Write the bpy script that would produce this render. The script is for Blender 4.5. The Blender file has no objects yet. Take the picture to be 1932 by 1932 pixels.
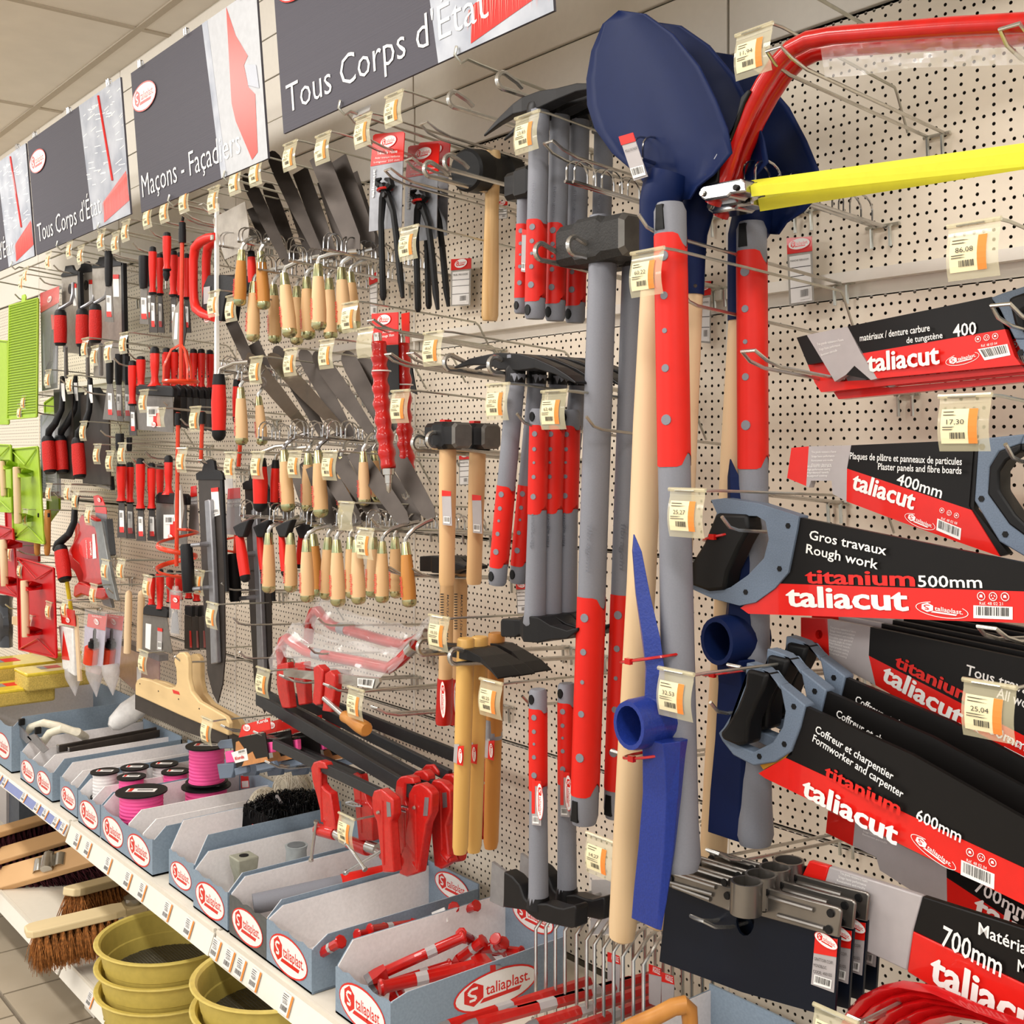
import bpy, math, random
from mathutils import Vector as V, Matrix
R=random.Random(7); pi=math.pi
sc=bpy.context.scene; col=sc.collection
# ---------------- camera, light, exposure ----------------
F_PX=2191.1; CX=966.; HY=856.; TH=math.radians(38.7096); CD=1.6; EYE=1.6
FW=V((-math.cos(TH),math.sin(TH),0)); RT=V((math.sin(TH),math.cos(TH),0)); CAM=V((0,-CD,EYE))
cd=bpy.data.cameras.new('camera'); cam=bpy.data.objects.new('camera',cd); col.objects.link(cam)
cam.location=CAM; cam.rotation_euler=(pi/2,0,pi/2-TH); cd.sensor_width=36; cd.lens=F_PX/1932*36
cd.shift_y=-(966-HY)/1932; cd.clip_start=.02; cd.clip_end=60; sc.camera=cam
sc.view_settings.view_transform='Standard'; sc.view_settings.look='None'; sc.view_settings.gamma=1; sc.view_settings.exposure=0.96
wd=bpy.data.worlds.new('store_light'); sc.world=wd; wd.use_nodes=True
wd.node_tree.nodes['Background'].inputs[0].default_value=(1.0,.975,.95,1); wd.node_tree.nodes['Background'].inputs[1].default_value=.60
def area(name,loc,sx,sy,power,colr,tilt=0):
    l=bpy.data.lights.new(name,'AREA'); l.shape='RECTANGLE'; l.size=sx; l.size_y=sy; l.energy=power; l.color=colr
    o=bpy.data.objects.new(name,l); col.objects.link(o); o.location=loc; o.rotation_euler=(tilt,0,0); return o
for i,x in enumerate((-7.2,-4.6,-2.2,.2,2.4)):
    area('ceiling_lamp',(x,-1.45,3.02),1.25,.3,15,(1,.97,.93),.25)
area('ceiling_lamp',(-.6,-4.2,3.0),3.0,.6,42,(1,.97,.93),.3)
area('ceiling_lamp',(-4.5,-4.2,3.0),3.0,.6,34,(1,.97,.93),.3)
# ---------------- helpers ----------------
def W(px,py,y):
    d=FW+RT*((px-CX)/F_PX)+V((0,0,(HY-py)/F_PX)); return CAM+d*((y+CD)/d.y)
def PR(P):
    v=P-CAM; z=v.dot(FW); return CX+F_PX*v.dot(RT)/z, HY-F_PX*v.z/z, z
def PM(px,py,y): # metres per pixel (vertical) at that point
    return (W(px,py,y)-CAM).dot(FW)/F_PX
def lin(c): return tuple((x/12.92 if x<=.04045 else ((x+.055)/1.055)**2.4) for x in c)
def hx(h): return lin(tuple(int(h[i:i+2],16)/255 for i in (0,2,4)))
MATS={}
def mat(name,h,rough=.5,metal=0.,var=.06,scale=60,bump=0.,alpha=1.,coat=0.,stretch=None,h2=None,trans=0.,spec=.3):
    if name in MATS: return MATS[name]
    m=bpy.data.materials.new(name); m.use_nodes=True; nt=m.node_tree; b=nt.nodes['Principled BSDF']
    c=hx(h); b.inputs['Roughness'].default_value=rough; b.inputs['Metallic'].default_value=metal
    b.inputs['Alpha'].default_value=alpha; b.inputs['Coat Weight'].default_value=coat; b.inputs['Specular IOR Level'].default_value=spec; b.inputs['Transmission Weight'].default_value=trans
    tc=nt.nodes.new('ShaderNodeTexCoord'); mp=nt.nodes.new('ShaderNodeMapping'); nz=nt.nodes.new('ShaderNodeTexNoise')
    nz.inputs['Scale'].default_value=scale; nz.inputs['Detail'].default_value=3
    if stretch: mp.inputs['Scale'].default_value=stretch
    nt.links.new(tc.outputs['Object'],mp.inputs[0]); nt.links.new(mp.outputs[0],nz.inputs['Vector'])
    r=nt.nodes.new('ShaderNodeValToRGB'); c2=hx(h2) if h2 else tuple(x*(1-var*3) for x in c)
    r.color_ramp.elements[0].position=.3; r.color_ramp.elements[1].position=.7
    r.color_ramp.elements[0].color=(*c2,1); r.color_ramp.elements[1].color=(*c,1)
    nt.links.new(nz.outputs['Fac'],r.inputs[0]); nt.links.new(r.outputs[0],b.inputs['Base Color'])
    if bump:
        bp=nt.nodes.new('ShaderNodeBump'); bp.inputs['Strength'].default_value=bump; bp.inputs['Distance'].default_value=.002
        nt.links.new(nz.outputs['Fac'],bp.inputs['Height']); nt.links.new(bp.outputs[0],b.inputs['Normal'])
    MATS[name]=m; return m
RED=mat('red_plastic','DC2318',.42,var=.015); REDG=mat('red_paint','BE150F',.28,coat=.4); GREY=mat('grey_fibreglass','82848C',.5,var=.02,bump=.05,scale=400)
BLK=mat('black_rubber','0C0C0D',.5); DARK=mat('dark_steel','4A433E',.46,metal=.6,var=.08,scale=25); STEEL=mat('zinc_steel','C8C6C0',.26,metal=.9,var=.05)
CHR=mat('chrome','C4C4C4',.18,metal=1); WIRE=mat('zinc_wire','C2C2B8',.28,metal=.8,var=.05); ALU=mat('brushed_aluminium','9C9CA0',.38,metal=.7)
NAVY=mat('navy_paint','0E1E48',.5,spec=.15,var=.02); BLUE=mat('blue_paint','1F3588',.4,coat=.2,bump=.3,scale=300)
PALE=mat('pale_wood','E3C9A4',.55,var=.05,scale=18,stretch=(1,1,.06),h2='CFAE82'); WOOD=mat('beech_wood','DDB686',.42,scale=22,stretch=(1,1,.07),h2='C79D6A')
WOODO=mat('orange_wood','C68A45',.4,scale=22,stretch=(1,1,.07),h2='A96C2C'); ASH=mat('ash_wood','DDBE8E',.5,scale=60,stretch=(1,1,.05),h2='BD935A')
WHITE=mat('white_print','F2F0EC',.5,var=.01); CREAM=mat('cream_paper','EFE3B8',.6,var=.01); ORNG=mat('orange_strip','F08A3C',.6,var=.01)
BLKP=mat('black_print','100E0D',.4,var=.03,spec=.25); REDP=mat('red_print','DC2018',.32,var=.02,coat=.3); GRYP=mat('grey_print','AFA9A9',.35,var=.02,coat=.3)
INK=mat('ink','3A3733',.6,var=.01); FERR=mat('passivated_ferrule','C9B98C',.22,metal=.9,var=.15,scale=40,h2='9FAE86'); BLUG=mat('blue_grey_plastic','6C7A8C',.5,bump=.2,scale=500)
CLEAR=mat('clear_plastic','E6DDB8',.08,var=.01,alpha=.42,coat=.5); FILM=mat('clear_film','FFFFFF',.12,var=.01,alpha=.2,coat=1.,bump=.8,scale=45)
YEL=mat('yellow_plastic','E6E23E',.45,var=.02); ORRED=mat('orange_red_paint','E2401C',.35,coat=.3); LIME=mat('lime_plastic','A6C63C',.5,var=.03)
CARD=mat('grey_blue_card','8B9CAC',.7,var=.05,scale=200); CARDW=mat('white_card','EEEAE9',.75,var=.03,scale=150,bump=.1); SHELFM=mat('cream_shelf_paint','E6DFD0',.45,var=.01)
PINK=mat('pink_twine','FF5CA4',.45,var=.06,scale=300,stretch=(.05,.05,3)); OLIVE=mat('olive_plastic','C9B45C',.45,var=.04); SPNG=mat('yellow_sponge','D9BE62',.9,var=.12,scale=250,bump=.6)
SILV=mat('silver_print','9B9DA3',.35,metal=.3); MAR=mat('maroon_bristle','4A1420',.75,var=.2,scale=90); COCO=mat('coco_bristle','CC8444',.8,var=.25,scale=120)
FR={}; ALL=[]
def tag(o,label,cat,group=None):
    o['label']=label; o['category']=cat
    if group: o['group']=group
def link(o,parent=None,M=None):
    col.objects.link(o)
    if parent is not None:
        o.parent=parent
        if M is not None: o.matrix_local=FR[parent.name].inverted()@M; FR[o.name]=M
        else: FR[o.name]=FR[parent.name]
    else:
        FR[o.name]=M if M is not None else Matrix()
        if M is not None: o.matrix_world=M
    return o
def T(name,label,cat,P=(0,0,0),group=None,M=None):
    o=bpy.data.objects.new(name,None); o.empty_display_size=.02
    link(o,None,M if M is not None else Matrix.Translation(V(P))); tag(o,label,cat,group); return o
def nrm(a): a=V(a); a.normalize(); return a
class MB:
    def __init__(s): s.v=[]; s.f=[]; s.m=[]
    def add(s,vs,fs,mi=0):
        n=len(s.v); s.v+= [V(p) for p in vs]; s.f+=[tuple(i+n for i in f) for f in fs]; s.m+=[mi]*len(fs); return s
    def box(s,c,d,M=None,mi=0):
        vs=[V((x*d[0]/2,y*d[1]/2,z*d[2]/2)) for x in(-1,1) for y in(-1,1) for z in(-1,1)]
        if M is not None: vs=[M@p for p in vs]
        return s.add([p+V(c) for p in vs],[(0,1,3,2),(4,6,7,5),(0,4,5,1),(2,3,7,6),(0,2,6,4),(1,5,7,3)],mi)
    def prism(s,pts,vec,mi=0):
        n=len(pts); a=[V(p) for p in pts]; vec=V(vec)
        nn=V((0,0,0))
        for i in range(n): nn+=(a[i]-a[0]).cross(a[(i+1)%n]-a[0])
        if nn.dot(vec)>0: a=a[::-1]
        return s.add(a+[p+vec for p in a],[tuple(range(n)),tuple(range(2*n-1,n-1,-1))]+[(i,i+n,(i+1)%n+n,(i+1)%n) for i in range(n)],mi)
    def tube(s,pts,r,seg=8,closed=False,mi=0,flat=None):
        pts=[V(p) for p in pts]; n=len(pts); rs=r if isinstance(r,(list,tuple)) else [r]*n
        up=V((0,0,1)); rings=[]; prev=None
        for i,p in enumerate(pts):
            if closed: t=pts[(i+1)%n]-pts[i-1]
            else: t=pts[min(i+1,n-1)]-pts[max(i-1,0)]
            t.normalize()
            if prev is None:
                a=t.cross(up)
                if a.length<.05: a=t.cross(V((0,1,0)))
            else: a=prev-t*prev.dot(t)
            a.normalize(); prev=a; b=t.cross(a)
            fx,fy=(1,1) if flat is None else flat
            rings.append([p+(a*math.cos(2*pi*k/seg)*fx+b*math.sin(2*pi*k/seg)*fy)*rs[i] for k in range(seg)])
        return s.loft(rings,closed,mi)
    def loft(s,rings,closed=False,mi=0,caps=True):
        k=len(rings[0]); n=len(rings); vs=[p for r in rings for p in r]; fs=[]
        for i in range(n if closed else n-1):
            j=(i+1)%n
            for q in range(k): fs.append((i*k+q,i*k+(q+1)%k,j*k+(q+1)%k,j*k+q))
        if not closed and caps: fs+= [tuple(range(k))[::-1],tuple(range((n-1)*k,n*k))]
        return s.add(vs,fs,mi)
    def lathe(s,A,B,prof,seg=14,flat=(1,1),xd=(1,0,0),mi=0,caps=True):
        A=V(A);B=V(B);t=nrm(B-A);a=V(xd)-t*V(xd).dot(t);a.normalize();b=t.cross(a)
        rings=[[A+(B-A)*u+(a*math.cos(2*pi*k/seg)*flat[0]+b*math.sin(2*pi*k/seg)*flat[1])*r for k in range(seg)] for u,r in prof]
        return s.loft(rings,False,mi,caps)
    def obj(s,name,mats,parent=None,smooth=True,bevel=0,M=None,solid=0,ang=.7,fix=True):
        me=bpy.data.meshes.new(name)
        inv=(FR[parent.name] if parent is not None else (M or Matrix())).inverted()
        me.from_pydata([inv@p for p in s.v],[],s.f)
        if not isinstance(mats,(list,tuple)): mats=[mats]
        for m in mats: me.materials.append(m)
        me.polygons.foreach_set('material_index',s.m)
        if fix:
            import bmesh
            bm=bmesh.new(); bm.from_mesh(me); bmesh.ops.recalc_face_normals(bm,faces=bm.faces); bm.to_mesh(me); bm.free()
        if smooth: me.polygons.foreach_set('use_smooth',[True]*len(me.polygons)); me.set_sharp_from_angle(angle=ang)
        me.update(); o=bpy.data.objects.new(name,me)
        if parent is None and M is None: link(o)
        else: link(o,parent,None if parent is not None else M)
        if solid: k=o.modifiers.new('s','SOLIDIFY'); k.thickness=solid; k.offset=0
        if bevel:
            k=o.modifiers.new('b','BEVEL'); k.width=bevel; k.segments=2; k.limit_method='ANGLE'; k.angle_limit=.6
        return o
def P(pts,y): return [W(a,b,y) for a,b in pts]
def plate(name,m,parent,pts,y,th=.006,bevel=0,smooth=False,**k):
    return MB().prism(P(pts,y),(0,th,0)).obj(name,m,parent,smooth=smooth or bevel>0,bevel=bevel,**k)
def keyhole(outer,hole):
    # join an outer outline and a hole outline into one polygon with a slit
    bi=min(((i,j) for i in range(len(outer)) for j in range(len(hole))),key=lambda ij:(outer[ij[0]][0]-hole[ij[1]][0])**2+(outer[ij[0]][1]-hole[ij[1]][1])**2)
    def ar(p): return sum(p[i][0]*p[(i+1)%len(p)][1]-p[(i+1)%len(p)][0]*p[i][1] for i in range(len(p)))
    h=hole
    i,j=bi; hh=h[j:]+h[:j]
    if ar(outer)*ar(hole)>0: hh=[hh[0]]+hh[1:][::-1]
    e=.01
    return outer[:i+1]+hh+[(hh[0][0]+e,hh[0][1])]+[(outer[i][0]+e,outer[i][1])]+outer[i+1:]
def ring_poly(c,rx,ry,n=16): return [(c[0]+rx*math.cos(2*pi*k/n),c[1]+ry*math.sin(2*pi*k/n)) for k in range(n)]
TX={}
def tmesh(s,bold=0.,mt=None):
    k=(s,bold,mt.name)
    if k in TX: return TX[k]
    cu=bpy.data.curves.new('lettering','FONT'); cu.body=s; cu.offset=min(bold,.012); cu.resolution_u=2; cu.size=1
    o=bpy.data.objects.new('t',cu); col.objects.link(o); dg=bpy.context.evaluated_depsgraph_get()
    me=bpy.data.meshes.new_from_object(o.evaluated_get(dg)); bpy.data.objects.remove(o); me.materials.clear(); me.materials.append(mt)
    if bold>.02: # heavy weight: overlay slightly shifted copies of the outline
        vs=[v.co.copy() for v in me.vertices]; fs=[tuple(p.vertices) for p in me.polygons]; n=len(vs); q=[(-.024,0),(-.012,.008),(0,-.008),(.012,.008),(.024,0)]
        me=bpy.data.meshes.new('lettering'); me.from_pydata([v+V((a,b,.00012*k)) for k,(a,b) in enumerate(q) for v in vs],[],[tuple(i+n*k for i in f) for k in range(5) for f in fs]); me.materials.append(mt)
    xs=[v.co.x for v in me.vertices] or [0,1]; x0=min(xs); w=max(xs)-x0
    for v in me.vertices: v.co.x-=x0
    TX[k]=(me,w); return TX[k]
def sleeve_of(S,nm='sleeve_red'):
    """print on a saw sleeve or sign board is a sub-part of that sleeve or board"""
    if S.parent is None:
        for c in S.children:
            if c.name.split('.')[0]==nm: return c
        for c in S.children:
            if c.name.split('.')[0] in ('board','red_header','front_panel'): return c
    return S
def text3(s,P0,P1,h,parent,mt,bold=.0,n=(0,1,0),shear=0.,eps=.0008,name='lettering'):
    parent=sleeve_of(parent,'sleeve_red' if s=='taliacut' else 'sleeve_black')
    return text3_(s,P0,P1,h,parent,mt,bold,n,shear,eps,name)
def text3_(s,P0,P1,h,parent,mt,bold,n,shear,eps,name):
    """lettering with its baseline from P0 to P1, capital height h, readable from the -n side"""
    me,w=tmesh(s,bold,mt); d=(P1-P0)/w; u=nrm(d).cross(V(n)); u.normalize(); u2=u*(h/.72)+nrm(d)*shear*h/.72
    N=V(n)*-1; o=P0+N*eps
    M=Matrix(((d.x,u2.x,N.x,o.x),(d.y,u2.y,N.y,o.y),(d.z,u2.z,N.z,o.z),(0,0,0,1)))
    ob=bpy.data.objects.new(name,me); return link(ob,parent,M)
def txt(s,a,b,y,hpx,parent,mt=None,bold=0.,shear=0.,eps=.0008):
    P0=W(*a,y); h=hpx*PM(a[0],a[1],y); return text3(s,P0,W(*b,y),h,parent,mt or WHITE,bold,(0,1,0),shear,eps)
def copy_tree(o,Mn=None,parent=None,label=None,skip=()):
    c=o.copy(); col.objects.link(c)
    if parent is None:
        c.matrix_world=Mn; FR[c.name]=Mn
        if label: c['label']=label
    else: c.parent=parent
    for ch in o.children:
        if ch.name.split('.')[0] in skip: continue
        copy_tree(ch,None,c,skip=skip)
    return c
def cshift(o,d,label,rot=0,skip=()):
    M=FR[o.name]; return copy_tree(o,Matrix.Translation(V(d))@M@Matrix.Rotation(rot,4,'Y'),label=label,skip=skip)
def arc(c,a,b,r,t0,t1,n=8): # arc in plane spanned by a,b
    return [V(c)+V(a)*r*math.cos(t0+(t1-t0)*i/n)+V(b)*r*math.sin(t0+(t1-t0)*i/n) for i in range(n+1)]
# printed oval logo, unit width 1, in x-z plane, facing -y
def logo_mesh(inv=False):
    b=MB(); N=28; RD,WH=(1,0) if inv else (0,1)
    el=lambda rx,rz,y:[V((rx*math.cos(2*pi*k/N),y,rz*math.sin(2*pi*k/N))) for k in range(N)]
    if inv:
        o_,i_=el(.5,.22,0),el(.485,.20,0); b.add(o_+i_,[(k,(k+1)%N,N+(k+1)%N,N+k) for k in range(N) if not 2<k<9],RD)
    else: b.add(el(.5,.22,0),[tuple(range(N))],0); b.add(el(.478,.198,-.002),[tuple(range(N))],1)
    hexa=lambda cx,r:[V((cx+r*math.cos(pi/6+k*pi/3)*.95,-.004,.02+r*math.sin(pi/6+k*pi/3))) for k in range(6)]
    b.add(hexa(-.27,.135),[tuple(range(6))],RD)
    S=[(-.225,.085),(-.30,.085),(-.335,.05),(-.30,.015),(-.25,-.005),(-.25,-.04),(-.32,-.04)]
    S2=[V((x,-.006,z)) for x,z in S]
    for i in range(len(S)-1):
        d=nrm(S2[i+1]-S2[i]); q=V((-d.z,0,d.x))*.014; b.add([S2[i]+q,S2[i+1]+q,S2[i+1]-q,S2[i]-q],[(0,1,2,3)],WH)
    b.add([V((-.16,-.004,-.06)),V((.30,-.004,-.06)),V((.27,-.004,-.105)),V((-.20,-.004,-.105))],[(0,1,2,3)],RD)
    me,w=tmesh('taliaplast.',.012,REDP); s=.53/w
    b.add([V((-.13+v.co.x*s,-.004,-.035+v.co.y*s*1.25)) for v in me.vertices],[tuple(p.vertices) for p in me.polygons],RD)
    m=bpy.data.meshes.new('printed_logo'); m.from_pydata(b.v,[],b.f); m.materials.append(REDP); m.materials.append(WHITE)
    m.polygons.foreach_set('material_index',b.m); m.update(); return m
LOGO=logo_mesh(); LOGOW=logo_mesh(True)
def logo(parent,C,w,d=(1,0,0),n=(0,1,0),h=1.,eps=.0008):
    """oval logo centred at C, width w, reading direction d, seen from -n side"""
    d=nrm(d); N=V(n); u=d.cross(N); u.normalize(); dd=d*w; uu=u*w*h; nn=N*w*.3; o=V(C)-N*eps
    M=Matrix(((dd.x,nn.x,uu.x,o.x),(dd.y,nn.y,uu.y,o.y),(dd.z,nn.z,uu.z,o.z),(0,0,0,1)))
    return link(bpy.data.objects.new('printed_logo',LOGOW if parent.name.startswith('hand_saw') else LOGO),sleeve_of(parent) if n[0]==0 else parent,M)
def bars(parent,pts,y,mt=None,n=12,bg=WHITE):
    """bar code sticker on quadrilateral of pixels (tl,tr,br,bl)"""
    q=P(pts,y); b=MB(); b.add([p+V((0,-.0006,0)) for p in q],[(0,1,2,3)],0); r=random.Random(n); t=.08
    while t<.92:
        w=r.choice((.012,.02,.03)); A=lambda u,v:(q[0].lerp(q[1],u)).lerp(q[3].lerp(q[2],u),v)+V((0,-.0012,0))
        b.add([A(t,.08),A(t+w,.08),A(t+w,.75),A(t,.75)],[(0,1,2,3)],1); t+=w+r.choice((.015,.025,.04))
    return b.obj('barcode_sticker',[bg,INK],sleeve_of(parent),smooth=False,fix=False)
ORD=['leftmost','second from left','third from left','fourth from left','fifth from left','sixth from left','seventh from left','eighth from left','ninth from left','tenth from left','eleventh from left','twelfth from left','thirteenth from left']
# ---------------- setting ----------------
def node_math(nt,op,a,b=None,c=None):
    n=nt.nodes.new('ShaderNodeMath'); n.operation=op
    for i,v in enumerate((a,b,c)):
        if v is None: continue
        if isinstance(v,(int,float)): n.inputs[i].default_value=v
        else: nt.links.new(v,n.inputs[i])
    return n.outputs[0]
def peg_mat(name,k,zoff):
    m=mat(name,'F0E4D0',.45,var=.01); nt=m.node_tree; b=nt.nodes['Principled BSDF']; out=nt.nodes['Material Output']
    tc=nt.nodes.new('ShaderNodeTexCoord'); sx=nt.nodes.new('ShaderNodeSeparateXYZ'); nt.links.new(tc.outputs['Object'],sx.inputs[0])
    mm=lambda *a: node_math(nt,*a); x,z=sx.outputs[0],sx.outputs[2]; ph=1/65.; ps=1/39.; pv=.014
    zi=mm('DIVIDE',mm('ADD',z,zoff),pv); fz=mm('MULTIPLY',mm('SUBTRACT',mm('FRACT',zi),.5),pv)
    row=mm('FLOOR',zi); md=mm('ABSOLUTE',mm('MODULO',row,float(k))); dense=mm('LESS_THAN',md,.5)
    def fx(p): return mm('MULTIPLY',mm('SUBTRACT',mm('FRACT',mm('ADD',mm('DIVIDE',mm('SUBTRACT',x,.0385),p),10.5)),.5),p)
    xd=mm('ADD',mm('MULTIPLY',fx(ph),dense),mm('MULTIPLY',fx(ps),mm('SUBTRACT',1.,dense)))
    d=mm('SQRT',mm('ADD',mm('MULTIPLY',xd,xd),mm('MULTIPLY',fz,fz)))
    hole=mm('LESS_THAN',d,.0027)
    tr=nt.nodes.new('ShaderNodeBsdfTransparent'); mx=nt.nodes.new('ShaderNodeMixShader')
    nt.links.new(hole,mx.inputs[0]); nt.links.new(b.outputs[0],mx.inputs[1]); nt.links.new(tr.outputs[0],mx.inputs[2]); nt.links.new(mx.outputs[0],out.inputs[0]); return m
PEG2=peg_mat('perforated_panel_paint',2,.0); PEG3=peg_mat('perforated_panel_paint_upper',3,.0)
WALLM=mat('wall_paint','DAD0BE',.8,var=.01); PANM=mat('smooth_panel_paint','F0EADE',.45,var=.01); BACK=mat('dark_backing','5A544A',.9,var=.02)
def struct(name,b,m,parent=None,**k):
    o=b.obj(name,m,parent,**k)
    if parent is None: o['kind']='structure'
    return o
SEAMS=[.622,-.378,-1.378,-2.378,-3.378,-4.378,-5.378,-6.378,-7.378]
wall=struct('wall_back',MB().box((-4,.11,1.55),(14,.06,3.1)),WALLM,smooth=False)
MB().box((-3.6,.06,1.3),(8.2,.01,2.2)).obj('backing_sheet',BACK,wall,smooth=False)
Z0=.562
for i in range(len(SEAMS)-1):
    x1,x0=SEAMS[i],SEAMS[i+1]
    for z0,z1,m,lip in ((Z0,.960,PEG2,0),(.964,1.404,PEG2,0),(1.408,1.852,PEG2,0),(1.876,2.306,PEG3,1)):
        b=MB().add([V((x0+u,0,z0+v)) for u,v in ((.002,0),(.998,0),(.998,z1-z0),(.002,z1-z0))],[(0,1,2,3)])
        me=b.obj('perforated_panel',m,None,smooth=False,M=Matrix.Translation((x0,0,z0)))
        me.parent=wall
        # folded edges of each sheet panel
        q=MB().box((x0+.5,.006,z0+.001),(.99,.012,.002)).box((x0+.5,.006,z1-.001),(.99,.012,.002))
        if lip: q.box((x0+.5,-.006,z0+.008),(.99,.014,.018))
        o=q.obj('panel_edge',PANM,wall,smooth=False)
    MB().box((x0+.5,.014,1.864),(.996,.002,.05)).obj('recessed_strip',PANM,wall,smooth=False)
    zs=[2.31,2.452,2.585,2.715,2.84,2.965,3.08]
    for j in range(6):
        MB().box((x0+.5,.004 if j!=1 else 0,(zs[j]+zs[j+1])/2),(.994,.012,zs[j+1]-zs[j]-.004)).obj('smooth_panel',PANM,wall,smooth=False,bevel=.002)
# floor
GROUT=mat('floor_grout','7E7466',.9,var=.02); TILE=mat('floor_tile_glaze','B9AD9A',.35,var=.05,scale=3,h2='A59884')
fl=struct('floor',MB().box((-4,-3,-.03),(22,9,.05)),GROUT,smooth=False)
tb=MB().box((.15,.3,0),(.297,.597,.01)); tm=None
for i in range(24):
    for j in range(4):
        x=-3.463+.306*(i-16)+(.153 if j%2==1 else 0); y=-.628-.61*(j-1)
        if tm is None: o=tb.obj('floor_tile',TILE,None,smooth=False,M=Matrix()); tm=o
        else: o=bpy.data.objects.new('floor_tile',tm.data); col.objects.link(o)
        o.parent=fl; o.location=(x,y,-.003)
# far floor beyond picked tiles
MB().box((-4,-4.5,-.006),(22,5.0,.008)).obj('far_floor_area',TILE,fl,smooth=False)
# ceiling
CEIL=mat('ceiling_tile_board','E8E0D4',.9,var=.02,scale=8,bump=.1); TBAR=mat('ceiling_bar_paint','BCB09E',.7,var=.02)
ce=struct('ceiling',MB().box((-5,-2.4,3.10),(16,5,.04)),CEIL,smooth=False)
ct=None; cb=MB().box((0,0,0),(1.135,.575,.012))
for i in range(9):
    for j in range(5):
        x=-3.9+1.155*(i-5)+.5775; y=-.112+.3-.6*j
        if ct is None: ct=cb.obj('ceiling_tile',CEIL,None,smooth=False,M=Matrix()); o=ct
        else: o=bpy.data.objects.new('ceiling_tile',ct.data); col.objects.link(o)
        o.parent=ce; o.location=(x,y,3.062)
for i in range(9): MB().box((-3.9+1.155*(i-5),-1.2,3.058),(.024,3,.014)).obj('ceiling_bar',TBAR,ce,smooth=False)
for j in range(5): MB().box((-5,-.112-.6*j,3.057),(12,.026,.014)).obj('ceiling_bar',TBAR,ce,smooth=False)
MB().box((-5,.05,3.05),(12,.03,.05)).obj('ceiling_edge_trim',TBAR,ce,smooth=False)
# shelving: uprights, shelf boards, lower shelf
sh=T('gondola_shelving','long cream metal gondola shelving with perforated back, holding everything','shelving',(-2.4,-.3,0))
for x in SEAMS[1:-1]:
    MB().box((x,-.006,1.55),(.03,.012,1.0 if x>-3 else 1.0)).obj('upright_cover',PANM,sh,smooth=False) if False else None
zt=W(409,385,-.325).z; zl=W(409,742,-.325).z; us=T('vertical_strip','narrow white vertical strip hanging between the red bow handles and the wide float trowel','strip',W(409,500,-.325)); MB().box((W(409,600,-.325).x,-.325,(zt+zl)/2),(.020,.006,zt-zl)).obj('strip_body',mat('white_enamel','F4F1EA',.4,var=.01),us,smooth=False,bevel=.001); MB().box((W(409,600,-.325).x+.008,-.329,(zt+zl)/2),(.004,.004,zt-zl)).obj('folded_lip',MATS['white_enamel'],us,smooth=False)
for x in SEAMS[1:-1]: MB().box((x,-.001,1.43),(.006,.004,1.76)).obj('upright',PANM,sh,smooth=False)
STRIP=mat('price_strip_plastic','E9E4D8',.3,var=.01); BLUS=mat('blue_strip','7C86B4',.4,var=.02); PAPER=mat('white_label_paper','E4E2DE',.6,var=.01)
SZ=.552 # shelf top
def shelf_bay(x0,x1,z,yf,hh,blue=False,labels=()):
    s=MB().box(((x0+x1)/2,yf/2,z-.016),(x1-x0-.006,-yf,.03)).obj('shelf_board',SHELFM,sh,smooth=False,bevel=.003)
    MB().box(((x0+x1)/2,yf-.004,z-.004),(x1-x0-.008,.006,.010)).obj('rail',SHELFM,s,smooth=False)
    q=MB(); q.prism([(x0+.003,yf-.006,z-.008),(x0+.003,yf-.022,z-hh),(x0+.003,yf-.018,z-hh-.002),(x0+.003,yf-.001,z-.008)],(x1-x0-.006,0,0))
    st=q.obj('price_strip',STRIP,s,smooth=False)
    if blue:
        MB().prism([(x0+.006,yf-.0085,z-.014),(x0+.006,yf-.0222,z-hh+.004),(x0+.006,yf-.0215,z-hh+.004),(x0+.006,yf-.0075,z-.014)],(x1-x0-.012,0,0)).obj('blue_insert',BLUS,s,smooth=False)
    for lx in labels:
        w=.042; A=lambda u,v:V((lx+u*w,(yf-.0095)+(-.0128)*v-.0006,(z-.013)-(hh-.018)*v))
        b=MB(); b.add([A(0,0),A(1,0),A(1,1),A(0,1)],[(0,1,2,3)],0); e=V((0,-.0006,.0))
        b.add([A(.82,0)+e,A(1,0)+e,A(1,1)+e,A(.82,1)+e],[(0,1,2,3)],1)
        r=random.Random(int(lx*1000))
        for k,vv in enumerate((.1,.2,.3)):
            b.add([A(.08,vv)+e,A(.3+.3*r.random(),vv)+e,A(.6,vv+.03)+e,A(.08,vv+.03)+e],[(0,1,2,3)],2)
        t=.1
        while t<.72: b.add([A(t,.62)+e,A(t+.025,.62)+e,A(t+.025,.85)+e,A(t,.85)+e],[(0,1,2,3)],2); t+=.045+.03*r.random()
        o=b.obj('shelf_label',[PAPER,ORNG,INK],s,smooth=False,fix=False)
        P0=A(.2,.52); P1=A(.62,.52); text3(R.choice(['3,05','4,69','6,88','2,53','10,53']),P0,P1,.008,s,INK,0,(0,1,0),name='price_lettering')
def px_x(px,py,y): return W(px,py,y).x
lab1=[px_x(a,1540,-.5) for a in (24,46,70,85,105,118)]
shelf_bay(-4.36,-3.378,SZ,-.505,.042,True,[px_x(a,b,-.51) for a,b in ((2,1425),(12,1435),(48,1468),(73,1489),(88,1500),(108,1518),(122,1528))])
shelf_bay(-3.372,-2.405,SZ,-.505,.055,False,[px_x(a,b,-.51) for a,b in ((148,1560),(168,1577),(206,1607),(243,1637),(270,1658),(317,1700),(357,1732))])
shelf_bay(-2.40,-1.40,SZ,-.505,.055,False,[px_x(a,b,-.51) for a,b in ((408,1765),(433,1784),(454,1800),(481,1820),(540,1862))])
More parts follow.
